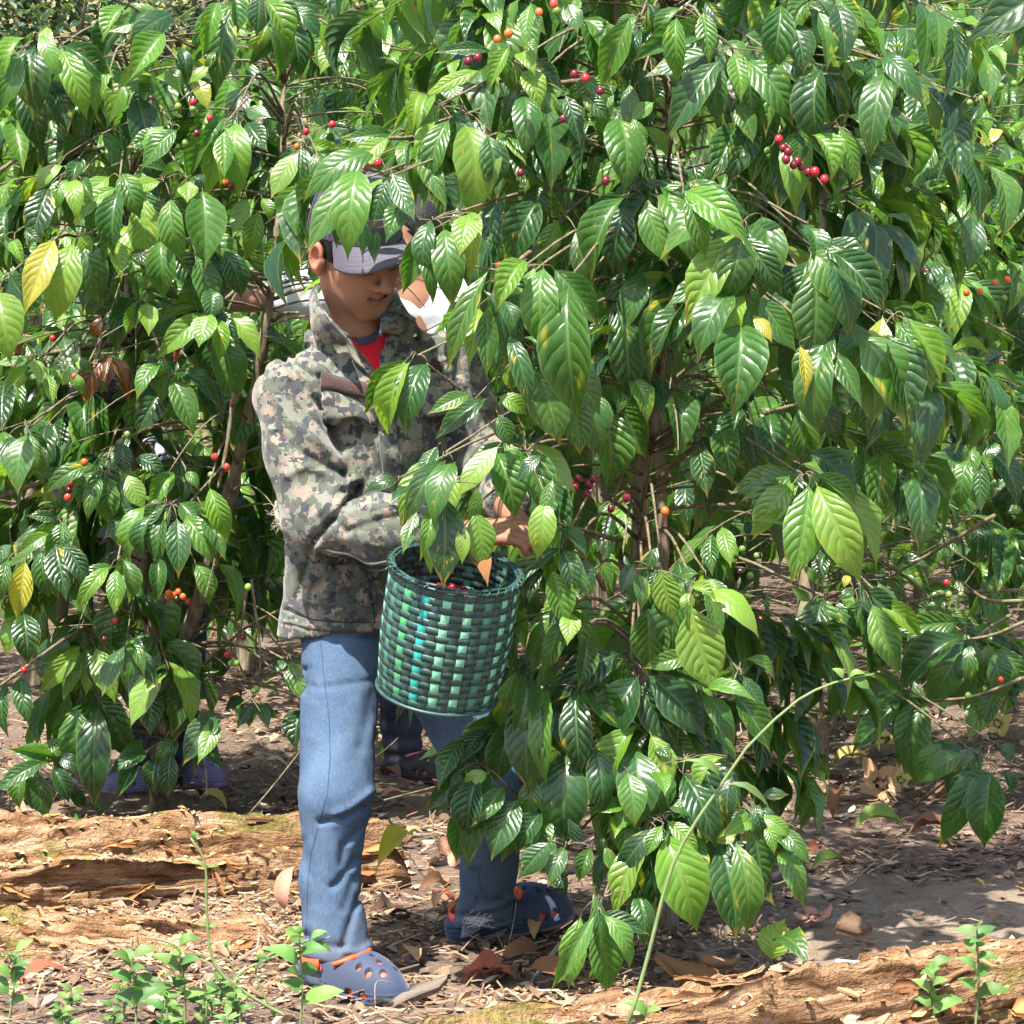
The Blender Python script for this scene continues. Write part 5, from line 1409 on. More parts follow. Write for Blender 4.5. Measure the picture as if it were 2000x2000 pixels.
# jacket
JF_A = [([(290,1030),(480,1290)], .011, 9), ([(310,985),(440,1120)], .007, 7), ([(330,1150),(430,1340),(600,1520)], .010, 10), ([(220,1200),(350,1380),(520,1510)], -.008, 12), ([(180,1100),(230,1350),(330,1560)], .007, 12),
        ([(250,1430),(420,1560),(600,1640)], .008, 10), ([(300,1650),(420,1600),(600,1690)], -.007, 12), ([(480,1120),(500,1340),(580,1500)], .009, 9), ([(1030,880),(1110,1000),(1170,1090)], -.007, 9), ([(990,900),(1060,1010),(1130,1110)], .006, 8),
        ([(520,1370),(640,1420),(780,1400)], .010, 8), ([(740,1450),(750,1680)], .006, 8), ([(860,1400),(900,1680)], .006, 9), ([(960,1420),(1060,1560)], .006, 10), ([(590,960),(560,1100)], .005, 10), ([(1180,900),(1220,1100)], .007, 9), ([(640,1500),(680,1700)], .006, 12), ([(420,960),(300,980)], .005, 8)]
JF_B = [([(560,190),(450,330),(320,480)], .020, 9), ([(540,160),(420,200),(330,330)], -.010, 12), ([(550,190),(570,240),(510,310)], .010, 7), ([(430,380),(480,440),(620,390),(790,350)], .008, 9), ([(440,330),(600,300),(790,300)], -.006, 13), ([(480,520),(650,560),(870,560)], .007, 10), ([(380,250),(300,330)], .006, 10),
        ([(310,480),(270,640),(225,800)], .008, 8), ([(350,470),(300,660),(260,820)], -.006, 10), ([(440,620),(350,730),(290,760)], .008, 11), ([(620,700),(520,740),(420,790)], .009, 11), ([(560,640),(480,660),(400,640)], -.007, 13), ([(170,860),(300,930),(610,930)], .006, 6), ([(640,760),(640,930)], .007, 10), ([(350,560),(480,600)], .010, 10)]
def jacket_sdf(p):
    d = np.maximum(torso_sdf(p, .004), p[:, 2] - 1.27)
    d = smin(d, s_rc(p, RS, NK + [-.02, .02, -.032], .068, .074), .05)
    d = smin(d, s_rc(p, LS, NK + [.03, .04, -.035], .066, .074), .05)
    d = np.maximum(d, .748 + .018 * (p[:, 0] - TC[0]) / .15 - p[:, 2])
    sr = s_chain(p, [RS, RS * .5 + RE * .5 + [-.006, 0, .01], RE, RE * .45 + RW * .55, RW], [.078, .074, .068, .066, .047], .03)
    sr = np.maximum(sr, -((p - RW) @ nrm(RE - RW) + .012))
    sl = s_chain(p, [LS, LE, LW], [.076, .064, .045], .03)
    sl = np.maximum(sl, -((p - LW) @ nrm(LE - LW) + .012))
    d = smin(smin(d, sr, .03), sl, .03)
    near = (p[:, 2] > 1.10) & (np.linalg.norm(p - NK.astype(np.float32), axis=1) < .26)
    if near.any():
        pn = p[near]
        cover = np.maximum(np.maximum(shirt_sdf(pn) - .011, pn[:, 2] - (1.354 + .30 * (pn[:, 1] - 7.2))), 1.12 - pn[:, 2])
        d[near] = smin(d[near], cover, .012)
    # the open neck
    cut = s_rc(p, HC + HR @ np.array([0, -.02, -.06]), NK + [.006, -.008, .045], .067, .064)
    # the V of the unbuttoned front
    q = proj(p)
    side = lambda a_, b_: ((q[:, 0] - a_[0]) * (b_[1] - a_[1]) - (q[:, 1] - a_[1]) * (b_[0] - a_[0])) / math.hypot(b_[0] - a_[0], b_[1] - a_[1])
    vee = np.minimum(np.minimum(side((668, 640), (741, 734)), -side((752, 640), (743, 734))), q[:, 1] - 600) / 920
    vee = np.minimum(vee, 7.27 - p[:, 1])
    cut = np.minimum(cut, -vee)
    d = smax(d, -cut, .006)
    wr = .0045 * fbm(p * np.array([11, 11, 7.], np.float32), 3) + .0016 * fbm(p * 40, 2)
    front = np.clip((7.42 - p[:, 1]) / .06, 0, 1)
    return d + wr + front * (folds(p, JF_A, 'A') + folds(p, JF_B, 'B'))
Vj, Qj = snets(jacket_sdf, (-.66, 6.82, .70), (.12, 7.62, 1.42), .0052)
JK = link('jacket', mesh_np('jacket', Vj, Qj, M_CAMO), MAN)
JK['label'] = 'grey-green pixel camouflage jacket with loose folds'
SJ = Surf(Vj, Qj)
z = lambda q, *pp: [Z(q, *c) for c in pp]
sew_patch('pocket_flap', SJ, z('A', (487,1200),(560,1205),(640,1235),(770,1300)), z('A', (497,1345),(560,1362),(660,1330),(775,1400)), M_CAMO, JK, .012, .004, 14, 6, .016)
sew_patch('pocket_flap', SJ, z('A', (1075,1105),(1120,1120),(1200,1150)), z('A', (1020,1340),(1090,1340),(1170,1280)), M_CAMO, JK, .012, .004, 12, 6, .014)
sew_patch('cloth_patch', SJ, z('A', (487,1095),(530,1110),(560,1125),(750,1165)), z('A', (484,1190),(560,1195),(620,1215),(750,1245)), M_VELCRO, JK, .005, .002, 12, 4)['label'] = 'dark brown fuzzy cloth strip on the chest'
sew_patch('name_strip', SJ, z('A', (1100,1020),(1150,1050)), z('A', (1075,1090),(1130,1120)), M_VELCRO, JK, .004, .002, 6, 4)
sew_patch('front_placket', SJ, z('A', (770,1130),(790,1300),(800,1500),(830,1700)), z('A', (840,1110),(880,1300),(900,1500),(930,1700)), M_CAMO, JK, .004, .003, 16, 4)
sew_patch('hem_band', SJ, z('B', (175,868),(300,915),(450,930),(630,930)), z('B', (150,925),(300,962),(450,980),(630,972)), M_CAMO, JK, .002, .0025, 16, 4)
for pl in (z('A', (160,1045),(200,1010),(250,1000),(300,990),(380,905)), z('A', (640,880),(640,980),(780,1120)), z('B', (178,840),(300,910),(450,925),(610,925)), z('A', (850,790),(940,790),(1050,815),(1140,830)), z('A', (1160,870),(1170,1000),(1200,1030)), z('B', (620,760),(640,930))):
    sew_line('seam', SJ, pl, M_SEAM, JK, .0011, .0002)
bh, bn = SJ.hit(*Z('A', 1130, 848))
if bh is not None:
    q_ = Vector(bn).to_track_quat('Z', 'Y').to_matrix().to_4x4()
    link('button', sphere_mesh('button', M_BUTTON, 14, 8), JK, None, Matrix.Translation(Vector(bh + bn * .002)) @ q_ @ Matrix.Diagonal((.0075, .0075, .0028, 1)))
# collar: two leaves standing round the neck and folding down over the shoulders
def collar(rows, name='collar', th=.0035):
    """rows: list of (inner point, outer point)"""
    a = spline([r_[0] for r_ in rows], 26); b = spline([r_[1] for r_ in rows], 26)
    m = 7; t = np.linspace(0, 1, m)
    V = a[:, None] + (b - a)[:, None] * t[None, :, None]
    V[..., 2] += .012 * np.sin(t * np.pi)[None, :]
    V[..., 1] -= .010 * np.sin(t * np.pi)[None, :]
    n_ = np.cross(np.gradient(V, axis=0), np.gradient(V, axis=1)); n_ /= np.linalg.norm(n_, axis=2, keepdims=True) + 1e-9
    VV = np.concatenate([(V + n_ * th).reshape(-1, 3), (V - n_ * th).reshape(-1, 3)]); o = 26 * m; f = grid_faces(26, m)
    rim = [i * m for i in range(26)] + [25 * m + j for j in range(1, m)] + [i * m + m - 1 for i in range(24, -1, -1)] + [j for j in range(m - 2, 0, -1)]
    q = [[rim[i], rim[(i + 1) % len(rim)], rim[(i + 1) % len(rim)] + o, rim[i] + o] for i in range(len(rim))]
    return link(name, mesh_np(name, VV, [f[:, ::-1], f + o, np.array(q)], M_CAMO), JK)
def on(px, py, lift=.010, zoom='A'):
    h, n_ = SJ.hit(*Z(zoom, px, py))
    if h is None: return P(*Z(zoom, px, py), 7.2)
    return h + n_ * lift
collar([(P(*Z('A', 480, 640), 7.33), P(*Z('A', 430, 700), 7.34)), (P(*Z('A', 470, 690), 7.24), P(*Z('A', 440, 830), 7.22)), (P(*Z('A', 520, 785), 7.17), on(470, 925, .012)), (P(*Z('A', 580, 855), 7.14), on(540, 935, .012)), (P(*Z('A', 632, 905), 7.12), on(630, 940, .012))])
collar([(P(*Z('A', 870, 660), 7.40), P(*Z('A', 900, 690), 7.42)), (P(*Z('A', 830, 740), 7.28), on(960, 790, .014)), (P(*Z('A', 815, 800), 7.20), on(985, 850, .014)), (P(*Z('A', 808, 860), 7.15), on(905, 890, .014)), (P(*Z('A', 806, 900), 7.12), on(840, 905, .012))])
sew_patch('lapel', SJ, z('A', (632,945),(690,1020),(780,1120)), z('A', (638,985),(660,1040),(770,1135)), M_CAMO, JK, .009, .003, 12, 5)
sew_patch('lapel', SJ, z('A', (812,880),(806,960),(802,1090)), z('A', (908,915),(880,1000),(815,1110)), M_CAMO, JK, .009, .003, 12, 5)
SS = Surf(np.concatenate([Vt, Vb]), np.concatenate([Qt, Qb + len(Vt)]))
sew_patch('neckband', SS, z('A', (650,905),(700,912),(760,895),(800,850)), z('A', (690,945),(730,948),(785,925),(803,880)), M_NAVY, SH, .003, .003, 12, 4)
# jeans
RH, RK, RC, RA = P(672, 1215, 7.26), P(655, 1560, 7.07), P(645, 1720, 7.07), P(660, 1893, 7.05)
LH, LK, LC, LA = P(800, 1215, 7.36), P(968, 1535, 7.30), P(955, 1700, 7.42), P(938, 1845, 7.52)
TJ = [([(345,1000),(380,1300),(400,1600),(385,1930)], .0, 5)]
JE_C = [([(590,200),(480,260),(350,290)], .010, 8), ([(620,130),(520,220),(420,260)], -.008, 10), ([(550,330),(470,420),(460,520)], .008, 9), ([(540,480),(440,620),(410,640)], .009, 9), ([(250,400),(300,600),(270,800)], .004, 14), ([(520,600),(480,760)], .005, 12),
        ([(550,700),(500,850),(470,960)], .009, 9), ([(250,1040),(400,1070),(560,1060),(630,1020)], .008, 7), ([(620,960),(560,1000),(480,990)], -.009, 10), ([(270,900),(350,960),(470,970)], .006, 10),
        ([(1350,760),(1240,790),(1080,800)], .008, 8), ([(1380,700),(1300,760),(1200,780)], -.007, 10), ([(1060,860),(1200,880),(1330,830)], .006, 9), ([(1180,560),(1260,700),(1350,740)], .006, 10)]
JE_B = [([(250,1260),(330,1280),(640,1240)], .004, 8), ([(640,980),(560,1010),(420,1020)], .006, 10), ([(270,1180),(260,1300)], .008, 8), ([(630,1300),(560,1600)], .004, 16)]
def jeans_sdf(p):
    d = s_chain(p, [RH, RK, RC, RA], [.090, .075, .0605, .0735], .02)
    d = smin(d, s_chain(p, [LH, LK, LC, LA], [.090, .076, .060, .066], .02), .02)
    d = smin(d, s_rc(p, RH + [.0, .02, .02], LH + [0, 0, .02], .085, .085), .04)
    d = np.maximum(d, p[:, 2] - .785)
    d = np.maximum(d, -(p - RA) @ np.array([0, 0, 1.]) - .022 + .10 * (p[:, 0] - RA[0]))
    d = np.where(p[:, 0] > -.2, np.maximum(d, -(p - LA) @ nrm([-.50, -.1, 1.]) - .008), d)
    wr = .0035 * fbm(p * np.array([13, 13, 6.], np.float32), 3) + .0012 * fbm(p * 45, 2)
    return d + wr + (folds(p, JE_C, 'C') + folds(p, JE_B, 'B')) * np.clip((7.5 - p[:, 1]) / .06, .2, 1)
Ve, Qe = snets(jeans_sdf, (-.50, 6.92, -.02), (.12, 7.68, .90), .0056)
JN = link('jeans', mesh_np('jeans', Ve, Qe, M_DENIM), MAN)
SE = Surf(Ve, Qe)
M_JSEAM, _, _ = mat_new('jeans_seam', .9, .1, (.045, .068, .11))
sew_line('side_seam', SE, z('B', (345,985),(365,1200),(395,1450),(400,1650),(385,1850)) + z('C', (350,260),(300,450),(280,600),(275,800),(265,1000)), M_JSEAM, JN, .0009, .0002)
sew_line('pocket_seam', SE, z('B', (285,985),(292,1100),(300,1170)), M_JSEAM, JN, .0008, .0002)
sew_line('side_seam', SE, z('C', (1210,520),(1195,680),(1150,800)), M_JSEAM, JN, .0008, .0002)
M_FRAY = cloth_material('frayed_white_thread', (.50, .53, .56), .95, 300, .4, .4)
sew_patch('frayed_hole', SE, z('C', (1115,835),(1160,805),(1240,803)), z('C', (1105,915),(1165,905),(1238,845)), cloth_material('pale_frayed_denim', (.22, .26, .31), .95, 120, .7, .6), JN, .0, .0015, 10, 6)
_rf = random.Random(4)
for _ in range(60):
    x0, y0 = _rf.uniform(1110, 1235), _rf.uniform(806, 905)
    if y0 > 915 - (x0 - 1105) * .45: continue
    a_ = _rf.gauss(-.35, .5); l_ = _rf.uniform(25, 60)
    sew_line('frayed_thread', SE, z('C', (x0, y0), (x0 + l_ * .5 * math.cos(a_), y0 + l_ * .5 * math.sin(a_) + _rf.uniform(-8, 8)), (x0 + l_ * math.cos(a_), y0 + l_ * math.sin(a_))), M_FRAY, JN, .0007, .0015)
# shoes
clog(MAN, (P(680, 1950, 7.0)[0] - .002, 7.01, .016 + float(gz(-.33, 7.02))), (.72, -.70), M_CLOG, M_ORANGE, M_SOLE, R(-9), R(-5), 1.16)
clog(MAN, (P(980, 1830, 7.63)[0], 7.56, .020 + float(gz(-.02, 7.56))), (.88, .47), M_CLOG, M_ORANGE, M_SOLE, R(0), R(5), 1.2)
# ================================================================ the basket
def basket():
    TOPC, BOTC = P(890, 1112, 6.80), P(853, 1352, 6.87)
    ax = nrm(TOPC - BOTC); H = np.linalg.norm(TOPC - BOTC)
    xr = nrm(np.array([1, 0, 0]) - ax * ax[0]); yr = np.cross(ax, xr)
    R0, R1 = .119, .129                    # bottom, rim
    root = empty('basket', BOTC, 'dark green woven strap basket with mint checks hanging at the picker\'s waist', 'basket')
    NS, NB = 38, 17
    rad = lambda t: R0 + (R1 - R0) * t + .006 * math.sin(t * math.pi)
    mats = {}
    for n_, c in dict(dark=(.014, .046, .040), dark2=(.018, .058, .050), mint=(.17, .45, .295), teal=(.02, .33, .29), green=(.06, .30, .12), mid=(.05, .17, .13)).items():
        m, nt, b = mat_new('strap_' + n_, .42, .45)
        t = NT(nt); co = t.n('TexCoord').outputs['Object']
        n1 = t.noise(co, 18, 4, .6); n2 = t.noise(co, 220, 2)
        cc = t.mix(t.mapr(n1, .35, .7, 0, .7), c, tuple(min(1, x * 1.5 + .015) for x in c))
        t.l(t.mix(t.mapr(n2, .55, .8, 0, .35), cc, (.16, .17, .15)), b.inputs['Base Color'])
        t.l(t.bump(n2, .1, .002), b.inputs['Normal'])
        mats[n_] = m
    def pt(a, t, off): 
        r_ = rad(t) + off
        return BOTC + ax * (H * t) + (xr * math.cos(a) + yr * math.sin(a)) * r_
    def strip(name, pts, wdir, half, mat, closed=False, th=.0007):
        pts = np.asarray(pts); n = len(pts); wdir = np.asarray(wdir)
        ctr = BOTC + np.outer((pts - BOTC) @ ax, ax); nd = pts - ctr; nd /= np.linalg.norm(nd, axis=1, keepdims=True)
        rows = [pts + wdir * half + nd * th, pts + nd * (th + .0002), pts - wdir * half + nd * th, pts - wdir * half - nd * th, pts + wdir * half - nd * th]
        V = np.stack(rows, 1).reshape(-1, 3); k = 5
        f = grid_faces(n, k, 0, True)
        if closed:
            i = np.arange(k); j = (i + 1) % k
            f = np.concatenate([f, np.stack([(n - 1) * k + i, (n - 1) * k + j, j, i], -1)])
        return link(name, mesh_np(name, V, f, mat, False), root)
    bh = 1.0 / (NB + 1)
    rr = random.Random(5)
    for k in range(NB):
        t = (k + .9) * bh + .01
        a = np.linspace(0, 2 * np.pi, NS * 4, endpoint=False)
        wob = rr.uniform(0, 6.28)
        off = .0016 + .0006 * np.cos(a * NS / 2 + (math.pi if k % 2 else 0))
        pts = [pt(x, t + .004 * math.sin(3 * x + wob), o_) for x, o_ in zip(a, off)]
        strip('weaver_strap', pts, np.tile(ax, (len(a), 1)), H * bh * .49, mats['dark' if rr.random() < .6 else 'dark2'], True)
    for j in range(NS):
        a = 2 * math.pi * j / NS
        th = np.linspace(0, 1, NB * 3 + 3)
        tt = th * 1.0
        # the stake passes behind the weavers that pass in front of it
        off = np.array([.0016 - .0010 * math.cos(math.pi * j) * math.cos(math.pi * ((t / bh) - .9 - .01 / bh)) for t in tt])
        pts = [pt(a, t, o_) for t, o_ in zip(tt, off)]
        tang = -xr * math.sin(a) + yr * math.cos(a)
        deg = math.degrees(a)
        if j % 2 == 0:
            # columns seen from the front, left to right: green, teal, mint, mint ...
            m_ = {20: 'mint', 22: 'mid', 24: 'green', 26: 'teal', 28: 'mint', 30: 'mint', 32: 'mid', 34: 'mint', 36: 'mint', 0: 'mint'}.get(j, 'dark2' if j % 4 else 'mid')
        else:
            m_ = 'dark'
        strip('stake_strap', pts, np.tile(tang, (len(pts), 1)), .0086, mats[m_])
    # rim: two bound hoops and lashing
    a = np.linspace(0, 2 * np.pi, 90)
    hoop = []
    for off, dt in ((.006, 0.), (-.003, .006), (.002, .018)):
        hoop.append((np.array([pt(x, 1.0 + dt + .006 * math.sin(7 * x + off * 900), off) for x in a]), .0032))
    v, f = tubes(hoop, 6); link('rim', mesh_np('rim', v, f, mats['dark']), root)
    la = []
    for i in range(40):
        x = 2 * math.pi * i / 40
        la.append((spline([pt(x, .975, .008), pt(x + .05, 1.012, .010), pt(x + .09, 1.026, .001), pt(x + .12, .99, -.008)], 6), .0016))
    v, f = tubes(la, 4); link('rim_lashing', mesh_np('rim_lashing', v, f, mats['dark']), root)
    hoop = [(np.array([pt(x, .012, .004) for x in a]), .004)]
    v, f = tubes(hoop, 6); link('bottom_hoop', mesh_np('bottom_hoop', v, f, mats['dark']), root)
    n = 40; a = np.arange(n) * 2 * np.pi / n
    V = np.concatenate([np.array([pt(x, .02, -.004) for x in a]), [BOTC + ax * .006]])
    link('bottom', mesh_np('bottom', V, np.array([[i, (i + 1) % n, n] for i in range(n)]), mats['dark'], False), root)
    # waist rope tied to it
    M_ROPE = cloth_material('dark_cord', (.055, .055, .06), .95, 400, .4, .4)
    M_FOAM = cloth_material('frayed_sacking', (.42, .37, .26), .98, 260, .45, 1.0)
    def cord(name, pts, r_, mat=None):
        v, f = tubes([(spline(pts, 22), r_)], 6); return link(name, mesh_np(name, v, f, mat or M_ROPE), root)
    zb = lambda x, y, d: P(*Z('B', x, y), d)
    h = lambda x, y, l=.006: (lambda a_: a_[0] + a_[1] * l if a_[0] is not None else P(*Z('B', x, y), 7.1))(SJ.hit(*Z('B', x, y)))
    cord('cord', [h(300, 470), h(400, 530), h(520, 560), h(620, 590, .01), zb(700, 600, 6.90), zb(740, 590, 6.85)], .0032)
    cord('cord', [h(540, 590), h(600, 640), h(700, 610, .012), zb(745, 600, 6.83)], .0028)
    cord('cord_loop', [h(540, 580), h(590, 700, .012), h(600, 800, .014), h(625, 810, .014), h(640, 720, .014), h(600, 640, .01)], .0024)
    cord('cord_end', [h(560, 590), h(610, 720, .014), h(640, 810, .014), h(655, 870, .012)], .0022)
    cord('cord_end', [h(470, 550), h(400, 590, .008), h(385, 640, .008)], .0018)
    cord('cord_end', [h(480, 560), h(430, 610, .008), h(405, 670, .008)], .0018)
    cord('cord_end', [h(490, 560), h(480, 620, .008), h(450, 670, .008)], .0018)
    c_ = P(*Z('B', 205, 340), 7.22)
    fr = lambda p: smin(smin(s_el(p, P(*Z('B', 195, 320), 7.22), (.036, .05, .044)), s_el(p, P(*Z('B', 235, 400), 7.2), (.032, .05, .026)), .02), s_rc(p, P(*Z('B', 250, 390), 7.2), P(*Z('B', 420, 500), 7.16), .030, .026), .02) + .007 * fbm(p * 70, 3)
    V, Q = snets(fr, c_ + [-.10, -.16, -.13], c_ + [.16, .12, .10], .004)
    pad = link('sacking_pad', mesh_np('sacking_pad', V, Q, M_FOAM), root)
    pad['label'] = 'frayed pale sacking roll padding the waist rope'
    r2 = random.Random(9); fz_ = []
    for i in range(160):
        p = V[r2.randrange(len(V))]; n_ = nrm(p - c_)
        fz_.append((spline([p, p + n_ * r2.uniform(.004, .010) + np.array([r2.gauss(0, .004) for _ in range(3)]), p + n_ * r2.uniform(.006, .016) + np.array([r2.gauss(0, .008) for _ in range(3)])], 4), .0005))
    v, f = tubes(fz_, 3); link('frayed_fibres', mesh_np('frayed_fibres', v, f, M_FOAM), pad, 'stuff')
    cord('cord_tie', [P(*Z('B', 200, 360), 7.12), P(*Z('B', 250, 350), 7.11), P(*Z('B', 275, 345), 7.12), P(*Z('B', 240, 410), 7.12)], .0032)
    # picked cherries
    cols = [(.2, .010, .02), CH['d'], (.15, .010, .02), (.25, .012, .022)]
    V, Fc, CC, o = [], [], [], 0
    sv = np.array([v.co[:] for v in CHERRY_ME.vertices]); sf = np.array([p.vertices[:] for p in CHERRY_ME.polygons])
    for i in range(700):
        rr_ = math.sqrt(r2.random()) * (R1 - .014); a_ = r2.uniform(0, 6.28)
        hz = H * .66 + .016 * (1 - (rr_ / R1) ** 2) + r2.uniform(-.014, .006)
        c = BOTC + ax * hz + (xr * math.cos(a_) + yr * math.sin(a_)) * rr_
        s_ = r2.uniform(.0078, .0095)
        V.append(sv * s_ + c); Fc.append(sf + o); o += len(sv)
        cc = (.5, .2, .03) if r2.random() < .02 else r2.choice(cols)
        CC.append(np.tile([*cc, 1], (len(sv), 1)))
    heap = link('coffee_cherries', mesh_np('coffee_cherries', np.concatenate(V), np.concatenate(Fc), M_CHERRY, True, None, np.concatenate(CC)))
    tag(heap, 'heap of dark red picked coffee cherries inside the green basket', 'cherries', None, 'stuff')
    # a dry leaf that fell over the rim
    lb = place_one_leaf('fallen_leaf', 'curled dry brown leaf lying over the basket rim', P(*Z('B', 1140, 560), 6.78), P(*Z('B', 1250, 735), 6.68), nrm([.4, -1, .5]), .042, (.22, .10, .035))
def place_one_leaf(name, label, B, T, N, W, c, v=3, cat='leaf', group=None, me=None):
    o = bpy.data.objects.new(name, me or DRY_ME[v % len(DRY_ME)]); col.objects.link(o)
    o.matrix_basis = Matrix(leaf_matrix(B, T, N, W).tolist()); o.color = (*c, 1)
    return tag(o, label, cat, group)
_r = random.Random(12)
DRY_T = [leaf_template(_r.choice([.9, 1.3, -.8, 1.6]), _r.uniform(-.1, .4), _r.uniform(.02, .05), _r.uniform(0, 6), _r.uniform(-.05, .05), _r.uniform(-.4, .4)) for i in range(10)]
DRY_ME = [mesh_np('fallen_leaf', v, f, M_DRY, True, uv, np.ones((len(v), 4))) for v, f, uv in DRY_T]
def lobed_mesh(seed):
    """a curled maple-like dead leaf"""
    r = np.random.default_rng(seed); n = 36
    a = np.linspace(-np.pi * .97, np.pi * .97, n)
    rad = .33 + .22 * np.abs(np.cos(a * 2.5)) ** 1.5 * np.cos(a * .35) + .03 * r.standard_normal(n)
    x = .45 + rad * np.cos(a); y = rad * np.sin(a) * 1.05
    rings = []
    for k in (1, .66, .33):
        px, py = .4 + (x - .4) * k, y * k
        rings.append(np.stack([px, py, .22 * (py ** 2) * 2 + .16 * np.sin(px * 4 + seed) * k + .05 * np.sin(a * 5 + seed) * k], -1))
    V = np.concatenate(rings + [[[.4, 0, .16 * np.sin(1.6 + seed) * .2]], [[-.12, 0, .02]], [[-.12, .015, .02]]])
    f = np.concatenate([grid_faces(3, n)[:, ::-1]]); c = 3 * n
    t = np.array([[2 * n + i, 2 * n + i + 1, c] for i in range(n - 1)] + [[c, c + 1, c + 2]])
    return mesh_np('fallen_leaf', V, [f, t], M_DRY, True, None, np.ones((len(V), 4)))
LOBED_ME = [lobed_mesh(i) for i in range(4)]
basket()
# ================================================================ the pickers behind
def bystander(label, J, shirt, trouser, shoe_fn, skin=(.30, .145, .085), hair_r=None, cap=None, yaw=0, pitch=.1, step=.009):
    """J: joint name -> world point"""
    root = empty('person', (J['foot_r'][0], J['foot_r'][1], 0), label, 'person')
    hc, hr = J['head'], head_frame(yaw, pitch)
    lo = np.min([v for v in J.values()], 0) - .16; hi = np.max([v for v in J.values()], 0) + .2
    hands = hand_pts(J['wrist_r'], J['hand_r'] - J['wrist_r'], np.array([0, -.2, -1.]), None, .8, .95, 1) + hand_pts(J['wrist_l'], J['hand_l'] - J['wrist_l'], np.array([0, -.2, -1.]), None, .8, .95, -1)
    def skin_s(p):
        d = head_sdf(((p - hc.astype(np.float32)) @ hr / 1.03).astype(np.float32)) * 1.03
        d = smin(d, s_rc(p, hc + hr @ np.array([0, -.015, -.09]), J['neck'] - [0, 0, .05], .055, .065), .03)
        d = np.minimum(d, s_chain(p, [J['sh_r'], J['el_r'], J['wrist_r']], [.045, .040, .027]))
        d = np.minimum(d, s_chain(p, [J['sh_l'], J['el_l'], J['wrist_l']], [.045, .040, .027]))
        d = smin(d, s_rc(p, (J['sh_r'] + J['sh_l']) / 2, (J['hip_r'] + J['hip_l']) / 2, .09, .09), .03)
        return np.minimum(d, caps_sdf(p, hands))
    V, Q = snets(skin_s, lo, hi, .0075, .02)
    link('body', mesh_np('body', V, Q, M_SKIN, True, None, np.tile([.8, .78, .78, 1], (len(V), 1))), root)
    Vx, Qx = snets(hair_sdf, (-.1, -.13, -.08), (.1, .1, .14), .005)
    link('hair', mesh_np('hair', (Vx * 1.05) @ hr.T + hc, Qx, M_HAIR), root)
    ce = J['el_r'] * (1 - J.get('slv', np.array([.0]))[0] * .8) + J['wrist_r'] * J.get('slv', np.array([.0]))[0] * .8
    def shirt_s(p):
        t = None
        sc, hpc = (J['sh_r'] + J['sh_l']) / 2, (J['hip_r'] + J['hip_l']) / 2
        d = smin(s_rc(p, J['sh_r'] * .72 + sc * .28 - [0, 0, .03], J['hip_r'], .105, .115), s_rc(p, J['sh_l'] * .72 + sc * .28 - [0, 0, .03], J['hip_l'], .105, .115), .06)
        d = smin(d, s_rc(p, J['sh_r'], J['sh_l'], .075, .075), .05)
        d = smin(d, s_chain(p, [J['sh_r'], J['el_r'], ce], [.082, .068, .058]), .03)
        d = smin(d, s_chain(p, [J['sh_l'], J['el_l']], [.082, .066]), .03)
        d = smax(d, -s_rc(p, J['neck'] + [0, -.03, .0], hc, .07, .07), .01)
        d = np.maximum(d, hpc[2] - .06 - p[:, 2])
        return d + .010 * fbm(p * np.array([9, 9, 6.], np.float32), 3) + .004 * np.sin(p[:, 2] * 55 + 5 * fbm(p * 5, 2))
    V, Q = snets(shirt_s, lo, hi, step, .02)
    link('shirt', mesh_np('shirt', V, Q, shirt), root)
    def leg_s(p):
        d = smin(s_chain(p, [J['hip_r'], J['kn_r'], J['an_r']], [.10, .072, .058]), s_chain(p, [J['hip_l'], J['kn_l'], J['an_l']], [.10, .072, .058]), .03)
        d = np.maximum(d, .035 - p[:, 2])
        return d + .006 * fbm(p * np.array([10, 10, 8.], np.float32), 3) + .006 * np.sin(p[:, 2] * 110) * np.clip((.2 - p[:, 2]) / .15, 0, 1)
    V, Q = snets(leg_s, lo - [0, 0, .05], hi, step, .02)
    link('jeans', mesh_np('jeans', V, Q, trouser), root)
    shoe_fn(root, J)
    return root
M_WHITE = cloth_material('white_cotton', (.46, .47, .48), .9, 300, .08, .2)
M_LAV = cloth_material('lavender_cotton', (.27, .255, .38), .9, 300, .12, .2)
M_PURPLE, _, _ = mat_new('lilac_rubber', .5, .4, (.19, .15, .31))
M_PINK, _, _ = mat_new('pink_rubber', .5, .4, (.45, .12, .19))
M_DARK, _, _ = mat_new('dark_rubber', .6, .3, (.03, .03, .035))
D0 = 10.1
JW = dict(head=P(796, 466, D0), neck=P(800, 555, D0 + .02), sh_r=P(710, 588, D0), sh_l=P(905, 592, D0 + .05), el_r=P(560, 580, D0 - .15), wrist_r=P(440, 592, D0 - .3), hand_r=P(380, 600, D0 - .33),
          el_l=P(890, 730, D0 - .05), wrist_l=P(830, 840, D0 - .2), hand_l=P(800, 870, D0 - .25), hip_r=P(745, 950, D0), hip_l=P(825, 950, D0 + .03), kn_r=P(782, 1230, D0 - .05), kn_l=P(905, 1230, D0), an_r=P(785, 1500, D0 - .02), an_l=P(905, 1490, D0 + .1), foot_r=P(800, 1525, D0 - .05), foot_l=P(915, 1520, D0 + .05), slv=np.array([.25, 0, 0]))
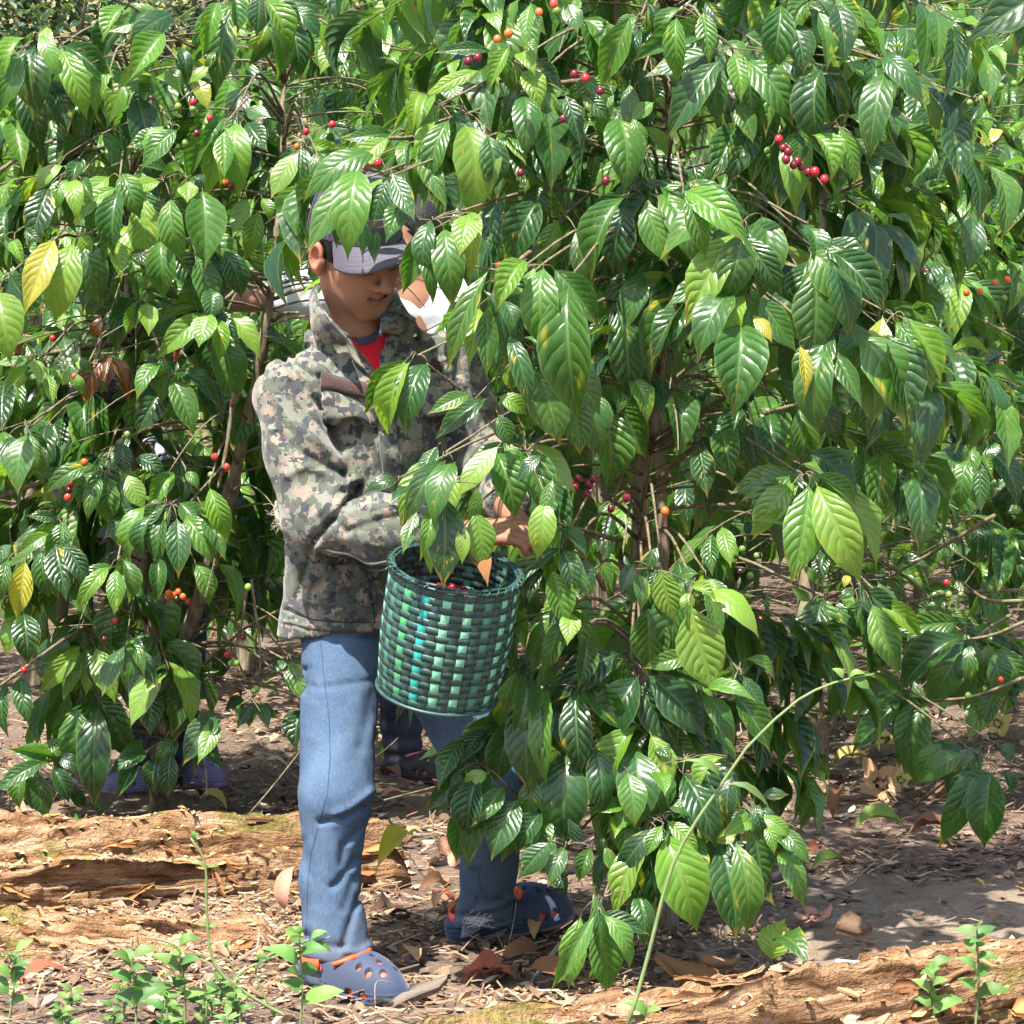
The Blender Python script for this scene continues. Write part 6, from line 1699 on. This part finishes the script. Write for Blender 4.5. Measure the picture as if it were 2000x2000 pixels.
bystander('picker in a white shirt and dark jeans reaching sideways behind the capped picker', {k: np.asarray(v) for k, v in JW.items()}, M_WHITE, M_DENIM_D,
          lambda root, J: (clog(root, (J['an_r'][0] + .03, J['an_r'][1] - .02, .012), (.6, -.5), M_DARK, M_PINK, M_PINK), clog(root, (J['an_l'][0] + .03, J['an_l'][1] - .02, .012), (.6, -.5), M_DARK, M_PINK, M_PINK)), yaw=R(-50), pitch=R(5))
D1 = 9.85
JL = dict(head=P(205, 812, D1 - .25), neck=P(222, 890, D1 - .12), sh_r=P(150, 905, D1 - .2), sh_l=P(300, 920, D1 - .05), el_r=P(108, 800, D1 - .15), wrist_r=P(70, 720, D1 - .25), hand_r=P(55, 680, D1 - .28),
          el_l=P(360, 1050, D1 - .2), wrist_l=P(300, 1120, D1 - .35), hand_l=P(270, 1140, D1 - .4), hip_r=P(265, 1100, D1), hip_l=P(350, 1100, D1 + .05), kn_r=P(296, 1330, D1 - .12), kn_l=P(345, 1330, D1 - .02), an_r=P(300, 1525, D1), an_l=P(338, 1520, D1 + .08), foot_r=P(290, 1550, D1), foot_l=P(360, 1550, D1))
bystander('stooping picker in a lavender shirt and lilac clogs behind the left coffee tree', {k: np.asarray(v) for k, v in JL.items()}, M_LAV, M_DENIM_D,
          lambda root, J: (clog(root, (J['an_r'][0] - .03, J['an_r'][1] - .04, .012), (-.75, -.6), M_PURPLE, M_PURPLE, M_PURPLE), clog(root, (J['an_l'][0] + .03, J['an_l'][1], .012), (.8, -.5), M_PURPLE, M_PURPLE, M_PURPLE)), yaw=R(-20), pitch=R(55))
# pale bucket by the left edge
def bucket():
    c = P(62, 1040, 9.65); a = np.arange(28) * 2 * np.pi / 28
    root = empty('bucket', c - [0, 0, .24], 'off-white plastic bucket half hidden behind leaves at the left edge', 'bucket')
    prof = [(.10, -.24), (.125, -.02), (.13, -.02), (.134, .0), (.128, .012), (.122, .0), (.118, -.05), (.098, -.23)]
    V = np.concatenate([np.stack([c[0] + r_ * np.cos(a), c[1] + r_ * np.sin(a), np.full(28, c[2] + z_)], -1) for r_, z_ in prof])
    m, nt, b = mat_new('offwhite_plastic', .5, .4); t = NT(nt)
    t.l(t.mix(t.mapr(t.noise(t.n('TexCoord').outputs['Object'], 12, 4), .4, .7), (.50, .48, .43), (.30, .26, .21)), b.inputs['Base Color'])
    link('bucket_body', mesh_np('bucket_body', V, grid_faces(len(prof), 28, 0, True), m), root)
    t_ = np.linspace(0, np.pi, 24)
    v, f = tubes([(np.stack([c[0] + .134 * np.cos(t_), c[1] - .02 - .10 * np.sin(t_), c[2] - .005 - .07 * np.sin(t_)], -1), .003)], 6)
    link('handle', mesh_np('handle', v, f, M_DARK), root)
    v = np.concatenate([[c - [0, 0, .23]], V[-28:]])
    link('bucket_bottom', mesh_np('bucket_bottom', v, np.array([[0, 1 + i, 1 + (i + 1) % 28] for i in range(28)]), m), root)
bucket()
# ================================================================ litter, sticks, weeds
def litter():
    r = np.random.default_rng(5)
    V, Fq, CC, o = [], [], [], 0
    TAN = np.array([(.30, .21, .14), (.20, .13, .085), (.12, .075, .05), (.38, .29, .21), (.26, .15, .09), (.08, .05, .035), (.33, .20, .12), (.42, .33, .22)])
    def spot():
        while True:
            y = 6.2 + 10.5 * r.random() ** 1.6; half = y * .165
            x = r.uniform(-half, half)
            dens = .45 + .55 * (vnoise(np.array([[x * 1.8, y * 1.8, 3.]]))[0] > -.1)
            if x > .58 + .1 * (y - 7) and y < 8.3: dens *= .12
            if r.random() < dens: return x, y
    n1, n2 = 9000, 7500
    for i in range(n1):                       # crumpled leaf scraps
        x, y = spot(); L = r.uniform(.012, .045); W = L * r.uniform(.4, .9); a = r.uniform(0, 6.28)
        z = float(0); c, s = math.cos(a), math.sin(a)
        k = r.uniform(-.4, .9); tl = r.uniform(-.5, .5)
        pts = np.array([[-.5, 0, 0], [-.15, -.5, k * .4], [-.15, .5, k * .4], [.2, -.42, k * .3], [.2, .42, k * .3], [.5, 0, .1 * k], [0, 0, -.1]]) * [L, W, L * .6]
        P3 = np.stack([x + c * pts[:, 0] - s * pts[:, 1], y + s * pts[:, 0] + c * pts[:, 1], pts[:, 2] + .006 + np.abs(tl) * .5 * L + tl * pts[:, 0]], -1)
        V.append(P3); Fq.append(np.array([[0, 1, 6], [1, 3, 6], [3, 5, 6], [5, 4, 6], [4, 2, 6], [2, 0, 6]]) + o); o += 7
        cc = TAN[r.integers(0, len(TAN))] * r.uniform(.6, 1.1); CC.append(np.tile([*cc, 1], (7, 1)))
    for i in range(n2):                       # straws and twig bits
        x, y = spot(); L = r.uniform(.02, .12); w = r.uniform(.0008, .0024); a = r.uniform(0, 6.28); b = r.gauss(0, .3) if False else r.normal(0, .35)
        t = np.linspace(0, 1, 4); ang = a + b * t
        px_ = np.cumsum(np.cos(ang)) * L / 4; py_ = np.cumsum(np.sin(ang)) * L / 4
        zz = .005 + r.uniform(0, .012) + t * r.uniform(-.1, .3) * L
        up = np.array([0, 0, 1.])
        ring = []
        for j in range(4):
            d = np.array([-math.sin(ang[j]), math.cos(ang[j]), 0]); p0 = np.array([x + px_[j], y + py_[j], zz[j]])
            ring += [p0 + d * w, p0 + up * w * 1.4, p0 - d * w]
        V.append(np.array(ring)); q = []
        for j in range(3):
            for k in range(2):
                a0, a1 = j * 3 + k, j * 3 + k + 1
                q += [[a0, a1, a1 + 3], [a0, a1 + 3, a0 + 3]]
        Fq.append(np.array(q) + o); o += 12
        cc = TAN[[0, 3, 1, 6, 4][r.integers(0, 5)]] * r.uniform(.6, 1.1); CC.append(np.tile([*cc, 1], (12, 1)))
    V = np.concatenate(V); V[:, 2] += gz(V[:, 0], V[:, 1])
    ob = link('leaf_litter', mesh_np('leaf_litter', V, np.concatenate(Fq), M_DRY, False, None, np.concatenate(CC)))
    tag(ob, 'brown crumpled leaf scraps and dry straw covering the ground', 'litter', None, 'stuff')
litter()
rl = random.Random(31)
def ground_leaf(px, py, L, c, label, lobed=False, ang=None, tilt=None, W=None, group=None, hgt=.012):
    g = G(px, py); g[2] = float(gz(g[0], g[1])) + hgt
    a = rl.uniform(0, 6.28) if ang is None else ang; tl = rl.uniform(-.12, .2) if tilt is None else tilt
    d = np.array([math.cos(a) * math.cos(tl), math.sin(a) * math.cos(tl), math.sin(tl)])
    B = g - d * L * .5; B[2] = max(B[2], g[2] - .004); T = B + d * L
    N = nrm(np.array([rl.uniform(-.5, .5), -.35 + rl.uniform(-.3, .3), 1.]))
    L = L * .72
    me = LOBED_ME[rl.randrange(4)] if lobed else DRY_ME[rl.randrange(10)]
    return place_one_leaf('fallen_leaf', label, B, T, N, W or (L * (1.0 if lobed else .5)), c, 0, 'leaf', group, me)
BR = dict(tan=(.42, .26, .14), pink=(.48, .25, .17), brown=(.17, .085, .045), dark=(.085, .05, .035), red=(.26, .085, .045), yel=(.46, .38, .13), grn=(.16, .24, .05), pale=(.50, .44, .24))
ZM = lambda q, x, y: Z(q, x, y)
for args in [
    (*ZM('C', 1080, 540), .13, BR['pink'], 'pinkish tan lobed leaf leaning on the picker\'s left trouser leg', True, 1.9, .9),
    (*ZM('C', 940, 710), .11, BR['brown'], 'brown crumpled leaf on the litter between the picker\'s feet', False),
    (*ZM('C', 1260, 1175), .13, BR['red'], 'reddish brown curled leaf below the far clog', True, .1, .2),
    (*ZM('C', 740, 830), .13, BR['dark'], 'dark brown lobed leaf right of the near trouser hem', True),
    (*ZM('C', 1420, 1070), .12, BR['brown'], 'brown leaf folded against the far clog', False),
    (*ZM('C', 820, 1090), .10, BR['tan'], 'tan torn leaf just right of the near clog\'s ankle', False),
    (*ZM('C', 1590, 1210), .13, BR['brown'], 'brown curled leaf behind the front rotten log', False),
    (*ZM('C', 1100, 950), .11, BR['brown'], 'dull brown leaf under the frayed trouser hem', True),
    (*ZM('M', 1250, 165), .15, BR['tan'], 'large tan lobed leaf standing up right of the bare trunk', True, 2.4, .7),
    (*ZM('M', 1350, 100), .09, BR['yel'], 'yellow notched leaf beside the large tan lobed leaf', True, 1.7, .8),
    (*ZM('M', 830, 115), .11, BR['pale'], 'pale yellowish curled leaf left of the bare trunk\'s foot', False, .4, .3),
    (*ZM('M', 930, 180), .11, BR['tan'], 'pale tan flat leaf in front of the bare trunk', False, .2, .1),
    (*ZM('M', 1060, 265), .13, BR['brown'], 'coppery brown curled leaf in front of the bare trunk', False, 1.2, .5),
    (*ZM('M', 1130, 200), .13, BR['dark'], 'dark curled leaf right of the coppery one', False, -.4, .3),
    (*ZM('M', 1250, 345), .15, BR['grn'], 'long yellow-green leaf lying on the grey soil', False, .1, .05),
    (*ZM('M', 1490, 360), .14, BR['brown'], 'wide brown leaf on the soil under the right-hand spray', False, .2, .1),
    (*ZM('M', 950, 765), .10, BR['pink'], 'pink star-shaped leaf beside the bright green fallen leaf', True, .6, .4),
    (*ZM('M', 1020, 500), .10, BR['grn'], 'greenish leaf lying on the soil below the front spray', False, .1, .05),
    (*ZM('K', 1060, 1540), .20, BR['yel'], 'big yellow-olive leaf behind the right-hand spray', True, .5, .5),
    (*ZM('K', 860, 1640), .13, BR['yel'], 'yellowish leaf at the foot of the bare trunk', False, .1, .1),
    (*ZM('K', 320, 1640), .17, BR['brown'], 'broad brown leaf left of the bare trunk in shade', False, 1.0, .5),
    (*ZM('K', 1760, 1440), .12, BR['yel'], 'bright yellow leaf at the right edge above the shaded litter', True, 1.4, .8),
    (*ZM('F', 1230, 1350), .10, BR['tan'], 'orange-tan leaf on litter right of the left trunk', False, 0., .1),
    (*ZM('F', 1740, 1365), .09, BR['pale'], 'pale dry leaf on dark soil near the picker\'s leg', False, 0., .05),
    (*ZM('F', 180, 980), .09, BR['pale'], 'pale leaf on sunlit litter at the left edge', False, 1.2, .6),
    (*ZM('F', 1260, 1265), .13, (.40, .41, .36), 'greyish white flat scrap on litter right of the left trunk', False, 0., .1),
    (*ZM('N', 290, 1420), .11, BR['red'], 'reddish curled leaf under the lower wood slab', False, .3, .2),
    (*ZM('N', 1830, 960), .11, BR['pink'], 'pinkish leaf leaning on the picker\'s near trouser leg', False, 1.2, 1.1)]:
    ground_leaf(*args)
for i in range(130):
    px_ = rl.uniform(-20, 2020); py_ = 1180 + 760 * rl.random() ** .8
    if px_ < 560 and py_ > 1590: continue
    if px_ > 1150 and py_ > 1790: continue
    if px_ > 1600 and 1600 < py_ and rl.random() < .8: continue
    ground_leaf(px_, py_, rl.uniform(.05, .11), rl.choice([BR['tan'], BR['brown'], BR['brown'], BR['dark'], BR['red'], BR['tan'], BR['yel'], BR['pink']]), 'dry fallen leaf lying loose among the ground litter', rl.random() < .35, None, None, None, 'loose dry leaves scattered over the ground')
# green leaves propped against the front log
place_one_leaf('fallen_leaf', 'fresh light green fallen leaf standing against the front log', P(*Z('M', 740, 915), 6.98), P(*Z('M', 805, 710), 7.0), nrm([-.3, -1, .4]), .072, (.20, .33, .06), 0, 'leaf', None, LEAF_ME[2])
place_one_leaf('fallen_leaf', 'dark green fallen leaf lying over the front log beside the light one', P(*Z('M', 770, 840), 6.94), P(*Z('M', 925, 945), 6.82), nrm([.2, -1, .5]), .062, (.04, .10, .02), 0, 'leaf', None, LEAF_ME[5])
place_one_leaf('fallen_leaf', 'long curled yellow-green leaf at the end of the left log', P(*Z('C', 640, 560), 7.62), P(*Z('C', 850, 365), 7.75), nrm([-.3, -1, .3]), .05, (.26, .28, .06), 0, 'leaf', None, LEAF_ME[12])
# sticks
def stick(label, pts, rad, mat, name='stick', cat='stick', n=8, rough=.3):
    pts = np.asarray(pts); path = spline(pts, 24)
    v, f = tubes([(path, np.interp(np.linspace(0, 1, 24), np.linspace(0, 1, len(rad)), rad))], n)
    v = v + (np.mean(rad) * rough) * fbm(v * 60, 3)[:, None] * np.array([1, .5, 1])
    return tag(link(name, mesh_np(name, v, f, mat)), label, cat)
M_GREYW = bark_material('weathered_wood', (.10, .085, .07), (.27, .24, .205), (.42, .39, .34), 55, .6, .9)
stick('thin dry twig rising from litter behind the near leg', [G(*Z('B', 560, 1760)) + [0, .2, 0], P(*Z('B', 700, 1610), 8.3), P(*Z('B', 765, 1550), 8.3)], [.0025, .002, .0012], M_TWIG, 'twig', 'twig')
stick('thin straight twig lying across litter between the legs', [P(*Z('B', 690, 1885), 8.2), P(*Z('B', 900, 1830), 8.25), P(*Z('B', 1090, 1780), 8.3)], [.0025, .002, .0015], M_TWIG, 'twig', 'twig')
stick('pale bent straw standing in front of the near clog', [P(*Z('C', 645, 1335), 6.80), P(*Z('C', 648, 1160), 6.80), P(*Z('C', 735, 1158), 6.82)], [.0016, .0016, .001], M_GREYW, 'straw', 'straw', 5)
stick('two thin straws leaning on the far clog', [P(*Z('C', 1340, 1040), 7.40), P(*Z('C', 1385, 850), 7.42), P(*Z('C', 1415, 640), 7.45)], [.0016, .0014, .001], M_GREYW, 'straw', 'straw', 5)
stick('forked grey twig on the soil right of the far clog', [P(*Z('C', 1450, 1200), 7.05), P(*Z('C', 1550, 1060), 7.12), P(*Z('C', 1650, 940), 7.2)], [.002, .004, .006], M_GREYW, 'twig', 'twig')
stick('slim slanting twig over litter left of the near leg', [P(*Z('F', 1510, 1640), 8.6), P(*Z('F', 1700, 1420), 8.7), P(*Z('F', 1890, 1180), 8.75)], [.0022, .002, .0016], M_TWIG, 'twig', 'twig')
stick('pale dry stalk standing right of the left trunk', [P(*Z('F', 1300, 1460), 9.0), P(*Z('F', 1295, 1300), 9.0), P(*Z('F', 1275, 1190), 9.0)], [.0022, .002, .0014], M_GREYW, 'twig', 'twig')
# slabs of broken bark by the front log
def slab(label, px, D, L, W, T, ang, tilt, c, seed):
    me = chip_mesh(100 + seed); p = P(*px, D)
    x = nrm([math.cos(ang) * math.cos(tilt), math.sin(ang) * math.cos(tilt), math.sin(tilt)]); zz = nrm(np.array([.1, -.55, 1.]) - x * np.dot([.1, -.55, 1.], x)); y = np.cross(zz, x)
    M = np.eye(4); M[:3, 0] = x * L; M[:3, 1] = y * W; M[:3, 2] = zz * T; M[:3, 3] = p
    o = link('bark_slab', me, None, None, Matrix(M.tolist())); o.color = (*c, 1)
    return tag(o, label, 'bark')
slab('brown bark slab tilted at the foot of the front coffee tree', Z('M', 370, 945), 7.05, .17, .075, .20, -.25, -.22, (.30, .15, .07), 1)
slab('pale torn wood strip lying on the front log', Z('M', 900, 965), 6.86, .16, .03, .10, .3, -.1, (.55, .40, .25), 2)
slab('long grey splinter lying along the front log', Z('M', 1260, 960), 6.80, .19, .025, .10, -.3, -.16, (.46, .38, .29), 3)
slab('small curled bark piece right of the brown slab', Z('M', 500, 905), 7.12, .09, .04, .12, .2, .1, (.34, .19, .10), 4)
slab('dark wood chunk on the soil behind the front log', Z('M', 1130, 750), 7.25, .08, .05, .14, .1, .0, (.14, .09, .06), 5)
slab('bleached white chip at the left end of the front log', Z('M', 60, 1110), 6.62, .12, .06, .12, .1, -.05, (.66, .58, .45), 6)
o_ = slab('weathered grey broken wood piece lying beside the near clog', Z('C', 870, 1215), 6.93, .21, .042, .16, .95, .16, (.17, .145, .118), 11)
o_.name = 'wood_piece'; o_['category'] = 'wood'
# ---- weeds
US3 = np.array([-.12, 0, .15, .35, .55, .78, 1.0]); HW3 = np.array([.02, .08, .7, 1.0, .9, .5, .02])
WD_T = [leaf_template(.5 + .25 * i, .15, .015, i, .03 * (i - 1.5), .1, US3, HW3) for i in range(4)]
WD_ME = [mesh_np('leaf', v, f, M_WEED, True, uv, np.ones((len(v), 4))) for v, f, uv in WD_T]
WG = [(.105, .21, .045), (.135, .245, .06), (.08, .17, .04)]
M_WSTEM = tint_material('weed_stem', .6, .3, 40, .2, 0, .1)
def weed(label, base, paths, leaves, name='weed', group=None, stemc=(.145, .20, .075), cat='weed'):
    """paths: list of (pts, r0, r1); leaves: (base, tip, width)"""
    root = empty(name, base, label, cat, group)
    for pts, r0, r1_ in paths:
        path = spline(pts, 16)
        v, f = tubes([(path, np.linspace(r0, r1_, 16))], 6)
        o = link('stem', mesh_np('stem', v, f, M_WSTEM, True, None, np.ones((len(v), 4))), root); o.color = (*stemc, 1)
    for B, T, w in leaves:
        L = np.linalg.norm(np.asarray(T) - B)
        l = Leaf(B, T, nrm([rl.uniform(-.4, .4), -.6, .8]), max(w, .008), tuple(x * rl.uniform(.85, 1.15) for x in rl.choice(WG)), rl.randrange(4), L)
        place_leaves(root, [l], 1, WD_T, WD_ME)
    return root
# the tall arching stem on the right, near the camera
DW = 6.35
K_ = lambda q, x, y, d=DW: P(*Z(q, x, y), d)
arch = [P(1222, 2010, DW - .02), K_('M', 130, 1000), K_('M', 230, 600), K_('M', 300, 400), K_('M', 400, 230), K_('M', 505, 80), K_('K', 190, 1480), K_('K', 450, 1230), K_('K', 620, 1120), K_('K', 800, 1055), K_('K', 990, 1020)]
weed('tall thin hairy weed stem arching up across the right half', (arch[0][0], DW, 0), [(arch, .0046, .0022), ([P(1222, 2010, DW - .02), P(1214, 2140, DW), P(1212, 2165, DW)], .0046, .0046)],
     [(K_('M', 505, 75), K_('M', 730, 190), .02), (K_('M', 500, 70), K_('L', 1160, 1075), .018), (K_('K', 800, 1050), K_('K', 720, 985), .022), (K_('K', 850, 1040), K_('K', 960, 1110), .03), (K_('K', 830, 1050), K_('K', 940, 1020), .015)], 'tall_weed')
def stalk(zq, pts, d): return [P(*Z(zq, x, y), d) for x, y in pts]
DN = 6.75
n_ = lambda x, y, d=DN: P(*Z('N', x, y), d)
weed('tall slender seed-headed weed at left with a pinkish stem', (n_(1900, 1600)[0], DN, 0), [(stalk('N', [(1920, 1620), (1600, 1450), (1350, 1240), (1300, 900), (1290, 600), (1200, 440)], DN), .0045, .0022), (stalk('N', [(1340, 1230), (1440, 1180), (1420, 1110)], DN), .002, .0015), (stalk('N', [(1500, 1340), (1440, 1200)], DN), .0022, .0015)],
     [(n_(1230, 460), n_(1200, 390), .012), (n_(1220, 450), n_(1240, 410), .012), (n_(1425, 1130), n_(1400, 1090), .012), (n_(1425, 1130), n_(1450, 1090), .012), (n_(1290, 620), n_(1200, 600), .008), (n_(1290, 630), n_(1380, 620), .008), (n_(1300, 1000), n_(1240, 990), .008), (n_(1310, 1000), n_(1360, 1000), .008)])
weed('leafy weed shoot reaching across the near trouser hem', (n_(1500, 1580)[0], DN, 0), [(stalk('N', [(1500, 1620), (1490, 1320), (1700, 1200), (1932, 1110), (2080, 1060)], DN), .003, .0018), (stalk('C', [(100, 1340), (0, 1070), (250, 940), (290, 930)], DN), .003, .002), (stalk('N', [(1885, 1120), (1885, 1060)], DN), .0015, .001)],
     [(n_(1885, 1065), n_(1830, 1000), .035), (P(*Z('C', 290, 930), DN), P(*Z('C', 385, 880), DN), .02), (P(*Z('C', 290, 935), DN), P(*Z('C', 410, 995), DN), .02), (n_(1650, 1220), n_(1640, 1140), .02), (n_(1720, 1190), n_(1600, 1300), .012)])
def rosette(label, px, py, d, h, n, ll, group=None):
    b = P(px, py, d); gzv = float(gz(b[0], b[1])); b0 = np.array([b[0], b[1], gzv])
    top = np.array([b[0] + rl.uniform(-.02, .02), b[1], max(gzv + h, b[2])])
    lv = []
    for i in range(n):
        t = .35 + .65 * i / max(n - 1, 1); c = b0 + (top - b0) * t; a = i * 2.4 + rl.uniform(-.4, .4)
        L = ll * rl.uniform(.7, 1.1) * (1.1 - .35 * t)
        T = c + np.array([math.cos(a) * L * .85, math.sin(a) * L * .7, L * rl.uniform(.1, .55)])
        lv.append((c, T, L * .45))
    return weed(label, b0, [([b0, (b0 + top) / 2 + [.006, 0, 0], top], .003, .0018)], lv, 'weed_plant', group)
rosette('broad-leaved bright green weed, tallest of the clump at lower left', *Z('N', 850, 1500), 6.62, .17, 9, .085)
rosette('bright green weed with upturned leaves right of the tallest one', *Z('N', 1160, 1450), 6.66, .17, 9, .085)
rosette('small green weed between the two tall ones', *Z('N', 1000, 1500), 6.55, .10, 8, .06)
rosette('green weed shoot at the very left edge of the foreground', *Z('N', 40, 1400), 6.70, .16, 9, .075)
rosette('green weed with long narrow leaves left of the near clog', *Z('N', 1880, 1420), 6.55, .20, 8, .10)
rosette('small weed seedling below the lower wood slab', *Z('N', 420, 1540), 6.62, .06, 8, .05)
rosette('bluish green seedling at lower right on the front log', *Z('M', 1500, 1130), 6.62, .14, 9, .075)
rosette('upright pale green seedling at the lower right corner', *Z('M', 1700, 1060), 6.58, .22, 11, .08)
rosette('light green weed tip at the bottom edge beside the arching stem', *Z('M', 200, 1190), 6.45, .09, 6, .07)
for i in range(12):
    px_ = rl.uniform(250, 620) if i < 9 else rl.uniform(0, 250)
    d = rl.uniform(6.5, 6.85); b = P(px_, 1990, d)
    rosette('tiny green weed sprout in the foreground patch at lower left', px_, 1985, d, rl.uniform(.03, .09), rl.randrange(5, 9), rl.uniform(.035, .06), 'weed sprouts in the left foreground')
